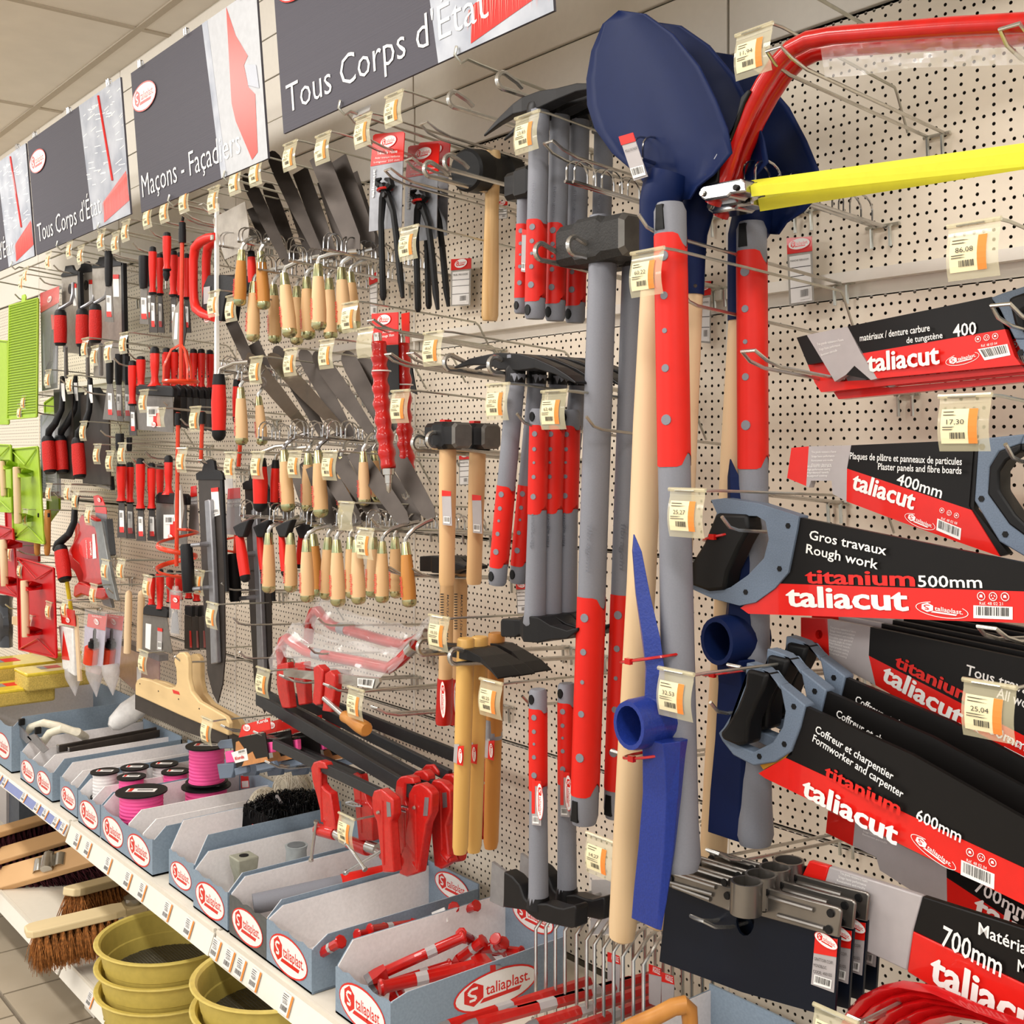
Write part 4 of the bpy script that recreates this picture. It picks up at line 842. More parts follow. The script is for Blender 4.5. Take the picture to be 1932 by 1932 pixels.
# ---------------- black formwork scrapers ----------------
Y=-.36
S=T('formwork_scraper','front wide black steel scraper with a pressed steel bracket','scraper',W(1410,1700,Y))
BLKN=mat('blueblack_blade','0C1320',.4,var=.05,scale=8,spec=.2); BRK=mat('pressed_steel','8C8781',.28,metal=.85,var=.12,scale=12)
plate('blade',BLKN,S,keyhole([(1260,1668),(1390,1710),(1432,1722),(1584,1768),(1574,1921),(1400,1872),(1244,1814)],ring_poly((1406,1738),17,28,14)),Y,.004)
plate('bracket_left',BRK,S,[(1262,1638),(1390,1678),(1386,1724),(1258,1672)],Y-.005,.005,bevel=.002)
plate('bracket_right',BRK,S,[(1430,1671),(1582,1713),(1587,1720),(1582,1770),(1425,1727)],Y-.005,.005,bevel=.002)
p=W(1409,1662,Y-.024); q=W(1407,1722,Y-.024); n=18
b=MB(); ring=lambda c,rr:[c+V((math.cos(2*pi*k/n)*rr,math.sin(2*pi*k/n)*rr,0)) for k in range(n)]
b.loft([ring(p,.0185),ring(p,.0215),ring(q,.0215),ring(q,.0185),ring(p,.0185)],caps=False).obj('handle_socket',BRK,S)
for a,c in (((1275,1650),(1350,1674)),((1262,1664),(1345,1688)),((1452,1693),(1535,1717)),((1468,1727),(1555,1752)),((1270,1672),(1340,1697))):
    MB().tube([W(*a,Y-.006),W(*c,Y-.006)],.0032,8).obj('pressed_rib',BRK,S)
for c in ((1265,1657),(1372,1690),(1367,1665),(1445,1682),(1441,1714),(1567,1723),(1563,1754)): 
    p=W(*c,Y-.006); MB().lathe(p,p+V((0,-.002,0)),[(0,.0055),(1,.005)],12).obj('rivet',BLK,S)
plate('sticker',GRYP,S,[(1538,1765),(1580,1772),(1573,1873),(1530,1857)],Y-.0012,.001); plate('sticker_header',REDP,S,[(1538,1765),(1580,1772),(1578,1806),(1535,1798)],Y-.0018,.0006)
logo(S,W(1559,1775,Y-.002),.036,(1,0,-.16),h=1.1); txt('GRATTOIR COFF.',(1537,1811),(1573,1820),Y-.002,6,S,INK); txt('MONOBLOC',(1536,1823),(1560,1829),Y-.002,6,S,INK); txt('CODE: 400103',(1535,1835),(1570,1843),Y-.002,6,S,INK); bars(S,[(1537,1838),(1570,1849),(1568,1866),(1535,1856)],Y-.0016,n=11)
for i in range(3): cshift(S,(.002+.002*i,.027*(i+1),.004*(i+1)),('second','third','rearmost')[i]+' black steel scraper in the row behind the front one')
# ---------------- hammers ----------------
def barhead(S,secs,y,m,nm='head',bevel=.002):
    rings=[]
    for px,py,hz,hy in secs:
        c=W(px,py,y); z=hz*PM(px,py,y); rings.append([c+V((0,-hy,-z)),c+V((0,hy,-z)),c+V((0,hy,z)),c+V((0,-hy,z))])
    return MB().loft(rings).obj(nm,m,S,smooth=False,bevel=bevel)
BH=mat('black_painted_steel','1D1C1D',.42,metal=.3,var=.08,scale=30)
def sticker_on(S,a,b,y,wpx,red=True,logo_v=False):
    # narrow paper sticker on a handle, pixel centre line a->b, just proud of the surface at depth y
    w=wpx/2; plate('paper_sticker',GRYP if not logo_v else REDP,S,[(a[0]-w,a[1]),(a[0]+w,a[1]+2),(b[0]+w,b[1]+2),(b[0]-w,b[1])],y,.0008)
    if red: plate('red_sticker_head',RED,S,[(a[0]-w,a[1]),(a[0]+w,a[1]+2),(a[0]+w,a[1]+11),(a[0]-w,a[1]+11)],y-.0006,.0006)
    bars(S,[(b[0]-w*.8,b[1]-16),(b[0]+w*.6,b[1]-15),(b[0]+w*.6,b[1]-2),(b[0]-w*.8,b[1]-3)],y-.0006,n=int(a[0]))
# upper row: pick-ended masons hammers
def mason(y,a,b,r,r0,r1,secs,label,hub,cap=None):
    S=T('masons_hammer',label,'hammer',W(*a,y)); fib_px(S,a,b,y,r,r0,r1,cap='bottom',rect=False,flat=(1,1.1))
    barhead(S,secs,y,BH); (x0,y0),(x1,y1),hr=hub
    MB().lathe(W(x0,y0,y),W(x1,y1,y),[(0,hr),(.7,hr),(1,hr*.85)],12).obj('head_collar',BH,S)
    if cap: MB().lathe(W(*cap,y),W(cap[0],cap[1]-8,y),[(0,r*1.05),(.7,r*1.05),(1,r*.8)],14).obj('handle_end',GREY,S)
    return S
Y=-.33
s=mason(Y,(1018,205),(1009,602),.0165,.53,.92,[(914,256,2,.002),(945,229,6,.006),(975,207,10,.009),(995,200,14,.013),(1030,190,16,.015),(1060,180,11,.013),(1100,168,8,.015),(1135,166,5,.018),(1150,170,2,.02)],'front long-handled mason hammer in the upper row with a curved pick head',((1014,222),(1015,195),.019))
text3('fibragom',W(1006,345,-.3515),W(1004,405,-.3515),.008,s,EMB,.0)
for tx,lb in ((1058,'second mason hammer of the upper row, just behind the front one'),(1096,'third mason hammer of the upper row, right of the tag reading 23,83'),(1136,'rearmost mason hammer of the upper row, beside the navy shovel')):
    cshift(s,(0,dpx((1012,400),Y,tx-(8 if tx<1100 else 2)),0),lb)
S=T('club_hammer','fibreglass club hammer hanging behind the upper mason hammers, a paper sticker on its grip','hammer',W(992,345,-.27))
fib_px(S,(992,352),(986,592),-.27,.0135,.30,.88,cap='bottom',rect=False); sticker_on(S,(990,432),(988,512),-.288,10); octhead(S,W(1000,347,-.27),.105,.055,.048,BH,FACE)
cshift(S,(0,.07,0),'second fibreglass club hammer behind its twin, only the black head clear')
# rubber mallet
S=T('rubber_mallet','black rubber mallet with a pale ash handle','mallet',W(925,330,-.20))
MB().lathe(W(930,285,-.20),W(924,605,-.20),[(0,.0135),(.04,.0145),(.35,.0125),(.75,.015),(.97,.0155),(1,.013)],14,flat=(1,1.15)).obj('handle',ASH,S)
MB().lathe(W(878,321,-.265),W(965,330,-.125),[(0,.036),(.03,.041),(.3,.043),(.34,.0385),(.66,.0385),(.70,.043),(.97,.041),(1,.036)],24).obj('head',BLK,S)
# middle row pick hammers
Y=-.33
s=mason(Y,(975,700),(938,1103),.0155,.53,.915,[(858,694,2,.002),(890,683,6,.007),(930,679,10,.011),(955,682,16,.015),(992,684,16,.015),(1020,686,10,.013),(1060,700,7,.016),(1085,713,5,.018),(1102,723,2,.018)],'front pick hammer of the middle row with a flat curved black head',((972,722),(973,690),.018),cap=(973,676))
for tx,lb in ((1016,'second pick hammer of the middle row, red grip partly behind the inverted hammers'),(1056,'third pick hammer of the middle row, its grey cap above the head'),(1094,'rearmost pick hammer of the middle row')):
    cshift(s,(0,dpx((972,760),Y,tx-4),0),lb)
# inverted hammers hanging by the hole
def inv(y,a,b,secs,label,**k):
    S=T('claw_hammer',label,'hammer',W(*a,y)); fib_px(S,a,b,y,.0145,.075,.485,cap='top',rect=False,dots=True,flare=1.25)
    barhead(S,secs,y,BH); return S
s=inv(-.32,(1018,771),(1009,1180),[(955,1184,13,.013),(960,1183,17,.016),(984,1184,17,.016),(992,1182,14,.014),(1004,1184,25,.020),(1030,1187,24,.018),(1050,1192,14,.014),(1080,1196,8,.012),(1098,1186,3,.010)],'front hammer hanging head down below the tag reading 63,48')
text3('fibragom',W(1006,1035,-.3375),W(1007,970,-.3375),.008,s,EMB,.0)
for tx,lb in ((1048,'middle hammer of the three hanging head down'),(1078,'rear hammer of the three hanging head down, its claw tip beside the sledge handle')):
    cshift(s,(0,dpx((1018,900),-.32,tx),0),lb)
# hatchet hammers hanging by the hole at the bottom
def hatchet(y,a,b,label,dx=0,dy=0):
    o=lambda p:(p[0]+dx,p[1]+dy); S=T('roofing_hatchet',label,'hatchet',W(*a,y)); fib_px(S,a,b,y,.0148,.085,.46,cap='top',rect=False,flare=1.2,flat=(1,1.1))
    plate('blade',ALU,S,[o(p) for p in ((928,1626),(955,1646),(949,1712),(924,1700))],y-.003,.006)
    body=[o(p) for p in ((950,1644),(966,1654),(980,1670),(988,1694),(998,1705),(1030,1705),(1050,1712),(1062,1714),(1084,1708),(1087,1714),(1086,1750),(1076,1752),(1040,1744),(1012,1736),(998,1726),(990,1718),(949,1712))]
    plate('head',BH,S,body,y-.014,.028,bevel=.004)
    MB().lathe(W(*o((1016,1712)),y),W(*o((1016,1690)),y),[(0,.021),(1,.018)],14).obj('head_collar',BH,S)
    sticker_on(S,o((1012,1472)),o((1012,1556)),y-.0175,17); logo(S,W(*o((1019,1512)),y-.0195),.062,(0.02,0,-1),(0,1,0),h=.7)
    plate('red_sticker_band',REDP,S,[o((1003,1470)),o((1009,1470)),o((1009,1535)),o((1003,1535))],y-.0182,.0005)
    return S
hatchet(-.33,(1015,1300),(1016,1712),'front roofing hatchet hanging head down, steel blade at left')
hatchet(-.27,(1069,1289),(1070,1700),'rear roofing hatchet hanging head down on the same hook',54,-16)
# wooden club hammers
def woodclub(y,a,b,hc,label,m=WOOD):
    S=T('club_hammer',label,'hammer',W(*a,y)); MB().lathe(W(*a,y),W(*b,y),[(0,.0145),(.3,.0150),(.8,.0135),(.97,.0138),(1,.012)],14,flat=(1,1.15)).obj('handle',m,S)
    octhead(S,W(*hc,y),.098,.052,.050,BH,FACE); MB().box(W(hc[0]-4,hc[1]-27,y),(.016,.016,.006)).obj('red_wedge_mark',REDP,S,smooth=False)
    sticker_on(S,(a[0]-3,925 if hc[0]<860 else 933),(a[0]-1,990 if hc[0]<860 else 1005),y-.0185,17); return S
woodclub(-.33,(845,820),(843,1104),(845,822),'front wooden club hammer with a white sticker on the handle')
woodclub(-.245,(902,822),(894,1102),(900,824),'rear wooden club hammer, right of the front one')
# pair of hammers with red sleeve grips
def sleeved(y,x,label):
    S=T('masons_hammer',label,'hammer',W(x,1070,y)); MB().lathe(W(x+2,1060,y),W(x-2,1290,y),[(0,.0135),(1,.0135)],14,flat=(.95,1.1)).obj('wooden_shaft',WOOD,S)
    MB().lathe(W(x-2,1280,y),W(x-5,1366,y),[(0,.0152),(.9,.0165),(1,.015)],14,flat=(.95,1.1)).obj('red_grip',REDG,S)
    barhead(S,[(x-40,1063,14,.014),(x-18,1063,15,.015),(x-14,1064,16,.017),(x+12,1066,16,.017),(x+24,1068,9,.014),(x+44,1070,3,.012)],y,BH)
    logo(S,W(x-6,1320,y-.0165),.075,(.03,0,-1),(0,1,0),h=.62); text3('MARTEAU DE MACON',W(x+2,1122,y-.0152),W(x,1235,y-.0152),.007,S,INK,.02)
    b=MB(); q=random.Random(4)
    for k in range(14): b.add(P([(x-11,1120+k*5),(x-5,1120+k*5),(x-5,1122+k*5),(x-11,1122+k*5)],y-.0152),[(0,1,2,3)])
    b.obj('barcode',INK,S,smooth=False,fix=False); return S
sleeved(-.24,842,'front mason hammer with a red plastic grip and lettering MARTEAU on the wood'); sleeved(-.19,868,'rear mason hammer with a red plastic grip, behind its twin')
# adze hammers
def adze(y,dx,dy,label,m,L=1.0):
    o=lambda a,b:(a+dx,b+dy); S=T('adze_hammer',label,'hammer',W(*o(878,1240),y))
    MB().lathe(W(*o(879,1204),y),W(*o(868,1610),y),[(0,.0130),(.006,.0150),(.1,.0155),(.5,.0148),(.97,.0135),(1,.011)],14,flat=(.95,1.15)).obj('handle',m,S)
    barhead(S,[(*o(816,1217),1.5,.002),(*o(838,1221),4,.008),(*o(862,1228),9,.016),(*o(896,1234),10,.018),(*o(920,1243),6,.016),(*o(945,1260),3,.024),(*o(962,1277),1.2,.027)],y,BH,bevel=.001)
    plate('paper_sticker',GRYP,S,[o(857,1404),o(866,1404),o(866,1442),o(855,1438)],y-.018,.0006); plate('red_sticker',RED,S,[o(864,1408),o(875,1407),o(873,1445),o(862,1442)],y-.0186,.0006); logo(S,W(*o(869,1426),y-.0192),.028,(0,0,-1),(0,1,0),h=1.0)
    return S
OR2=mat('honey_wood','E0B468',.38,scale=20,stretch=(1,1,.07),h2='CC9A50')
adze(-.335,0,0,'front wooden adze hammer with a honey coloured handle',OR2); adze(-.29,26,-3,'middle adze hammer, handle pressed against the front one',OR2); s=adze(-.235,58,-10,'right adze hammer with a grey barcode band round its orange handle',WOODO)
MB().lathe(W(931,1356,-.235),W(931,1394,-.235),[(0,.0162),(1,.0162)],14,flat=(.95,1.15),caps=False).obj('barcode_band',SILV,s)
# ---------------- pincers on cards ----------------
def pincer(dx,dy,y,label,card=True):
    o=lambda a,b:(a+dx,b+dy)
    if card:
        C=T('hanging_card','red and silver header card behind '+label.split(',')[0],'card',W(*o(730,340),y+.012))
        plate('silver_card',SILV,C,[o(699,312),o(760,302),o(757,428),o(696,437)],y+.012,.0015); plate('red_header',REDP,C,[o(704,256),o(708,253),o(760,248),o(763,251),o(760,303),o(699,314)],y+.011,.002)
        logo(C,W(*o(733,267),y+.0105),.062,(1,0,-.06),h=.95); txt('Tenaille russe',o(712,292),o(750,288),y+.0105,6,C,WHITE,.02); txt('Acier trempe renforce',o(708,300),o(755,296),y+.0105,3.5,C); txt('Longueur 250 mm',o(706,308),o(754,303),y+.0105,3.5,C)
        text3('taliacut',W(*o(706,374),y+.011),W(*o(709,319),y+.011),.010,C,WHITE,.04)
    S=T('pincers',label,'pincers',W(*o(726,350),y)); r=.0065
    MB().tube([W(*o(729,352),y),W(*o(722,375),y),W(*o(719,420),y),W(*o(721,500),y),W(*o(723,560),y),W(*o(723,567),y)],[r*1.4,r*1.25,r,r*1.05,r*1.1,r*.6],8).obj('left_arm',BLK,S)
    MB().tube([W(*o(722,350),y),W(*o(733,372),y),W(*o(742,400),y),W(*o(748,447),y),W(*o(756,530),y),W(*o(760,562),y)],[r*1.4,r*1.25,r,r*1.05,r*1.1,r*.6],8).obj('right_arm',BLK,S)
    MB().tube([W(*o(719,352),y),W(*o(712,346),y),W(*o(712,340),y),W(*o(719,337),y)],[r*1.2,r,r*.9,r*.4],8).obj('left_jaw',BLK,S)
    MB().tube([W(*o(732,354),y),W(*o(739,347),y),W(*o(737,340),y),W(*o(727,338),y)],[r*1.3,r*1.2,r,r*.5],8).obj('right_jaw',BLK,S)
    p=W(*o(726,358),y); MB().tube([p+V((math.cos(t)*.0165,math.sin(t)*.014,math.cos(t)*.001)) for t in [2*pi*k/20 for k in range(20)]],.0028,6,closed=True).obj('red_band',REDG,S)
    p=W(*o(726,368),y-.008); MB().lathe(p,p+V((0,-.004,0)),[(0,.006),(1,.005)],12).obj('pivot',BH,S); return S
pincer(0,0,-.30,'front black pincers, red band round the jaws'); pincer(66,22,-.24,'second black pincers, right of the front ones'); pincer(86,16,-.18,'rear black pincers, arms mostly hidden behind the second',True)
# ---------------- wire twisters ----------------
def twister(pts,y,label,hookend):
    S=T('wire_twister',label,'tool',W(*pts[0],y)); Q=[W(a,b,y) for a,b in pts]; n=36; L=[]; 
    import bisect
    def at(u):
        f=u*(len(Q)-1); i=min(int(f),len(Q)-2); return Q[i].lerp(Q[i+1],f-i)
    rs=[.0165+.0022*math.cos(2*pi*u*8)-.004*max(0,abs(u-.5)*2-.92)*12 for u in [k/n for k in range(n+1)]]
    MB().tube([at(k/n) for k in range(n+1)],rs,14).obj('ribbed_grip',REDG,S,ang=2)
    e=pts[-1]; MB().lathe(W(e[0],e[1],y),W(e[0]+1,e[1]+46,y),[(0,.013),(.25,.012),(.27,.0085),(.6,.0075),(.62,.006),(.9,.005),(1,.002)],12).obj('steel_ferrule',STEEL,S)
    t=pts[0]; MB().lathe(W(t[0]-2,t[1],y),W(t[0]-3,t[1]-16,y),[(0,.009),(1,.009)],12).obj('steel_cap',STEEL,S)
    if hookend: MB().tube([W(e[0]+1,e[1]+40,y),W(e[0]+1,e[1]+50,y),W(e[0]-3,e[1]+54,y),W(e[0]-8,e[1]+50,y),W(e[0]-9,e[1]+44,y)],.0025,6).obj('hook_end',STEEL,S)
    p=W(pts[1][0],pts[1][1]-62,y); MB().tube([p+V((math.cos(t)*.018,math.sin(t)*.019,0)) for t in [2*pi*k/18 for k in range(18)]],.0014,5,closed=True).obj('clear_tie',WHITE,S)
    return S
for dx,y,lb in ((0,-.31,'red header card of the front wire twister'),(56,-.24,'narrow red header card of the rear wire twister')):
    C=T('hanging_card',lb,'card',W(725+dx,600,y)); w=50 if dx==0 else 15
    plate('red_header',REDP,C,[(701+dx,592),(701+w+dx,589),(701+w+dx,650),(703+dx,652)],y+.022,.0015); plate('dark_backing',BLKP,C,[(716+dx*.93,652),(701+w+dx,650),(703+w+dx,738),(735+dx*.93,745)],y+.022,.0015)
    if dx==0: logo(C,W(725,603,y+.0215),.052,(1,0,-.05),h=1); txt('rouge 30cm',(722,637),(744,634),y+.0215,5,C,WHITE,.02); txt('Attacheuse',(722,629),(744,626),y+.0215,4,C)
twister([(715,645),(720,762),(733,884)],-.33,'front red ribbed wire twister with a steel tip',False); twister([(759,648),(762,788),(769,888)],-.26,'rear red ribbed wire twister with a hooked tip',True)
# ---------------- trowels ----------------
IRD=FERR
def trowel(ft,fb,base_,tip,w,y,label,shape='round',wood=None,grp=None,by=None,steel=None,name='trowel'):
    wood=wood or R.choice((WOOD,WOOD,mat('light_beech','E3BF92',.45,scale=22,stretch=(1,1,.07),h2='D2A878')))
    S=T(name,label,'trowel',W(*ft,y),grp); A=W(*ft,y);B=W(*fb,y); L=(B-A).length; k=L/.15
    MB().lathe(A,A.lerp(B,.2),[(0,.0085*k),(.15,.0095*k),(1,.0125*k)],14).obj('ferrule',FERR,S)
    MB().lathe(A.lerp(B,.195),A.lerp(B,.9),[(0,.0125*k),(.3,.0150*k),(.7,.0172*k),(1,.0165*k)],14).obj('handle',wood,S)
    MB().lathe(A.lerp(B,.88),B,[(0,.0172*k),(.45,.0174*k),(.8,.0135*k),(1,.006*k)],14).obj('end_cap',FERR,S)
    yb=by if by is not None else y+.055; C=W(*base_,yb); D=W(*tip,yb+.0)
    MB().tube([A+V((0,0,-.004)),A+V((0,0,.006)),A+V((.003,.004,.014)),A.lerp(C,.35)+V((0,0,.012)),A.lerp(C,.75)+V((0,0,.006)),C],[.0052*k]*3+[.0055*k]*2+[.006*k],8).obj('neck',STEEL if steel is None else steel,S)
    pm=PM(*base_,yb); d=nrm(D-C); q=V((d.z,0,-d.x)); hw=w/2*pm; LL=(D-C).length
    if shape=='round': prof=[(0,.35),(.06,.6),(.5,.95),(.8,1),(.93,.85),(.98,.55),(1,.2)]
    elif shape=='square': prof=[(0,.35),(.10,.8),(.5,.95),(1,1)]
    else: prof=[(0,.25),(.15,1),(.6,.8),(1,.05)]
    fl=[C+d*LL*u+q*hw*v+V((0,.012*v,0)) for u,v in prof]; fr=[C+d*LL*u-q*hw*v-V((0,.012*v,0)) for u,v in prof]
    b=MB(); n=len(prof); vs=fl+fr; b.add(vs,[(i,i+1,n+i+1,n+i) for i in range(n-1)]); b.obj('blade',steel or DARK,S,smooth=False,solid=.0018)
    a=W(fb[0]-9,(ft[1]+fb[1])/2+8,y); 
    P0=V((A.lerp(B,.78).x,0,0)); o=nrm(V((CAM.x-A.x,CAM.y-A.y,0))*1)
    side=nrm(V((.08,-1,0))); p=A.lerp(B,.84)+side*.0172*k; text3('taliaplast',p,A.lerp(B,.52)+side*.0168*k,.009,S,REDP,.02,tuple(-side),0,.0008,'red_brand_lettering')
    return S
r1='wooden-handled trowels in the upper row'
TR1=[((479,531),(477,645),(545,503),(462,328),19,-.34,'round','lowest'),((516,537),(519,648),(560,492),(502,345),20,-.27,'round',''),((536,516),(547,637),(604,484),(511,286),23,-.33,'round',''),((560,540),(560,651),(600,515),(548,360),20,-.24,'square',''),
((578,523),(582,641),(628,492),(566,322),27,-.28,'square',''),((600,498),(602,624),(674,474),(600,292),36,-.335,'square',''),((621,525),(624,642),(660,500),(612,340),24,-.24,'square',''),((644,505),(650,629),(702,470),(637,300),34,-.285,'square',''),((661,514),(669,622),(712,486),(660,330),28,-.23,'square','')]
xs=sorted(range(len(TR1)),key=lambda i:TR1[i][0][0])
for n_,i in enumerate(xs):
    a=TR1[i]; trowel(*a[:4],a[4],a[5],('rightmost' if n_==len(xs)-1 else ORD[n_])+' wooden trowel of the upper row, '+('rounded' if a[6]=='round' else 'square')+' grey blade',a[6],grp=r1)
s=trowel((456,471),(452,578),(482,448),(430,395),1,-.37,'orange-handled wide float trowel left of the upper row, pale square blade','square',WOODO)
plate('wide_blade',mat('pale_steel','A69E93',.4,metal=.5),s,[(401,415),(408,408),(462,380),(470,430),(466,470),(424,490)],-.33,.0018)
trowel((492,475),(498,584),(505,460),(476,392),14,-.33,'second orange-handled trowel behind the wide float trowel','square',WOODO)
TR2=[((454,731),(456,840),(484,712),(436,606),15,-.35,'square'),((488,748),(495,840),(512,722),(478,648),18,-.30,'square'),((536,849),(544,966),(583,816),(463,668),24,-.35,'round'),((581,855),(581,966),(612,822),(519,654),22,-.29,'round'),
((600,850),(606,977),(648,816),(508,668),24,-.34,'round'),((644,862),(650,970),(664,826),(568,660),24,-.29,'round'),((685,852),(688,955),(702,818),(594,664),26,-.31,'round'),((705,851),(712,950),(728,812),(650,664),27,-.26,'round'),((727,848),(733,940),(748,812),(682,670),24,-.22,'round')]
MIR=mat('mirror_blade','8F8A88',.16,metal=1,var=.03)
for n_,a in enumerate(TR2):
    trowel(*a[:4],a[4],a[5],('rightmost' if n_==len(TR2)-1 else ORD[n_])+' wooden trowel of the middle row, '+('polished blade' if n_ in(2,4) else 'grey blade'),a[6],grp='wooden-handled trowels in the middle row',steel=MIR if n_ in (2,4) else None)
TR3=[((507,1005),(507,1119),(550,985),(505,880),16,-.355),((548,1005),(549,1118),(590,985),(556,880),16,-.335),((578,1018),(580,1137),(625,992),(590,880),20,-.365),((591,1008),(599,1126),(632,988),(604,880),18,-.30),((619,1013),(616,1132),(660,990),(578,868),20,-.32),((635,1018),(638,1145),(678,990),(602,862),22,-.365),
((661,1013),(665,1130),(695,985),(640,862),22,-.29),((673,1018),(677,1141),(716,985),(630,858),22,-.355),((705,1013),(702,1128),(735,985),(668,852),24,-.27),((721,1021),(721,1138),(768,990),(668,850),28,-.35),((745,1013),(748,1129),(790,985),(694,848),28,-.29),((765,1023),(773,1146),(816,980),(738,842),28,-.335)]
for n_,a in enumerate(TR3):
    trowel(*a[:4],a[4],a[5],('rightmost' if n_==len(TR3)-1 else ORD[n_])+' wooden trowel of the lowest row, red lettering on its handle','square',WOODO if n_ in(3,11) else None,'wooden-handled trowels in the lowest row') if True else 0
# racks with arches
def rack(px,py,y,n,label,sp=.020,slope=.07):
    t=W(px,py,y); S=T('trowel_rack',label,'rack',(t.x,-.006,t.z),'chromed wire racks with arches'); L=-.01-y
    for k,sx in enumerate((0,sp)):
        f=lambda u,h=0: V((t.x+sx,y+L*u,t.z-slope*L*u+h-.004*k)); MB().tube([f(0),f(1)],.003,7).obj('rail',CHR,S)
        for i in range(n):
            u0=(i+.05)/n*.92; u1=u0+.78/n*.92; q=[f(u0,0)]+[f((u0+u1)/2-(u1-u0)/2*math.cos(pi*j/8),.018+.020*math.sin(pi*j/8)) for j in range(9)]+[f(u1,0)]
            MB().tube(q,.0017,5).obj('arch',CHR,S)
    b=MB(); base(b,t.x+sp/2,t.z-slope*L,.03); b.obj('wall_bracket',WIRE,S); return S
for a in (((609,470),-.345,7,'highest upper-row rack, under the square blades'),((545,491),-.345,7,'rack below the third upper trowel, left of the highest one'),((487,508),-.345,7,'lowest upper-row rack, holding the leftmost trowel'),((413,463),-.36,5,'rack of the pale wide float trowel'),((448,455),-.36,5,'rack just right of the wide float trowel rack'),
 ((487,825),-.345,7,'leftmost rack of the middle row'),((547,821),-.345,7,'rack left of the front middle-row trowels'),((608,822),-.345,7,'rightmost rack of the middle row'),((417,699),-.35,6,'short rack holding the single red knife'),((448,715),-.35,6,'short rack beside the single red knife rack'),
 ((452,972),-.35,7,'leftmost rack of the lowest row'),((508,979),-.35,7,'second rack from left in the lowest row'),((578,987),-.35,7,'third rack from left in the lowest row'),((634,990),-.35,7,'fourth rack from left in the lowest row'),((690,996),-.34,7,'rightmost rack of the lowest row, empty at its back'),
 ((1066,342),-.34,5,'rack with arches in front of the rear shovel neck, left of the front blade'),((1192,300),-.40,6,'rack with arches carrying the front shovel blade'),((1400,345),-.33,4,'rack with arches behind the yellow blade guards')): rack(*a[0],a[1],a[2],a[3])
# ---------------- big clamps ----------------
zz=lambda L:[(560+a/4.83,1380+b/4.83) for a,b in L]
RC=mat('red_cast_paint','C4201B',.3,coat=.4,bump=.2,scale=150)
def clamp(A,B,th,y,label,jaws,extras,w=.0055,cat='clamp'):
    S=T('bar_clamp',label,cat,W(*B,y)); a=W(*A,y);b=W(*B,y); h=th/2*PM(*B,y)
    MB().loft([[p+V((0,-w,-h)),p+V((0,w,-h)),p+V((0,w,h)),p+V((0,-w,h))] for p in (a,b)]).obj('steel_bar',mat('gunmetal_bar','3A3B3D',.45,metal=.5,var=.04),S,smooth=False,bevel=.001)
    for j in jaws: 
        q=zz(j); plate('jaw',RC,S,q,y-.010,.020,bevel=.003)
        cx=sum(p[0] for p in q)/len(q); lo=max(p[1] for p in q); hi=min(p[1] for p in q)
        MB().tube([W(cx-1,hi+22,y-.0095),W(cx,(lo+hi)/2,y-.0095),W(cx+2,lo-16,y-.0095)],.003,6).obj('jaw_rib',RC,S)
    for k,*v in extras:
        if k=='cyl': p,q_,r=v; p,q_=zz([p,q_]); MB().lathe(W(*p,y-.006),W(*q_,y-.006),[(0,r),(.1,r*1.06),(.9,r*1.06),(1,r)],14).obj('spindle_nut',RC,S)
        if k=='col': p,q_,r=v; p,q_=zz([p,q_]); MB().lathe(W(*p,y-.006),W(*q_,y-.006),[(0,r),(1,r)],14).obj('steel_collar',STEEL,S)
        if k=='rod': p,q_,r=v; p,q_=zz([p,q_]); MB().lathe(W(*p,y-.02),W(*q_,y-.02),[(0,r*1.6),(.05,r*1.6),(.06,r),(.94,r),(.95,r*1.6),(1,r*1.6)],8).obj('tommy_bar',STEEL,S)
        if k=='slot': plate('slot',ALU,S,zz(v[0]),y-.0108,.002)
        if k=='riv': p=zz([v[0]])[0]; q_=W(*p,y-.013); MB().lathe(q_,q_+V((0,-.004,0)),[(0,.004),(1,.003)],10).obj('rivet',STEEL,S)
        if k=='loop': p=zz(v[0]); MB().tube([W(*c,y-.02) for c in p],.0025,6).obj('wire_loop',CHR,S)
    return S
clamp((518,1404),(735,1506),21,-.36,'lowest clamp at left, bar reaching the Korda pack, jaw and screw over the wire ties',
 [[(125,330),(150,280),(200,266),(250,285),(270,345),(200,338),(212,480),(250,530),(300,565),(352,900),(250,900),(180,600),(140,450)],[(680,600),(700,540),(760,525),(830,580),(872,620),(880,760),(850,830),(885,1285),(780,1290),(725,820),(690,740)]],
 [('cyl',(190,892),(352,935),.0125),('col',(352,935),(425,975),.010),('rod',(178,815),(128,1180),.0035),('slot',[(815,640),(850,650),(858,775),(822,780)]),('riv',(745,738)),('rod',(450,1010),(625,1262),.0035)])
clamp((523,1399),(685,1465),17,-.27,'clamp behind the lowest one with a dark red jaw and round steel foot',
 [[(505,385),(540,373),(580,400),(592,490),(640,650),(682,700),(692,1000),(560,1000),(530,700),(500,430)]],[('cyl',(480,1010),(650,1075),.0135),('col',(652,1050),(740,1080),.0135),('loop',[(450,650),(510,640),(560,665),(590,680),(520,680),(450,655)])])
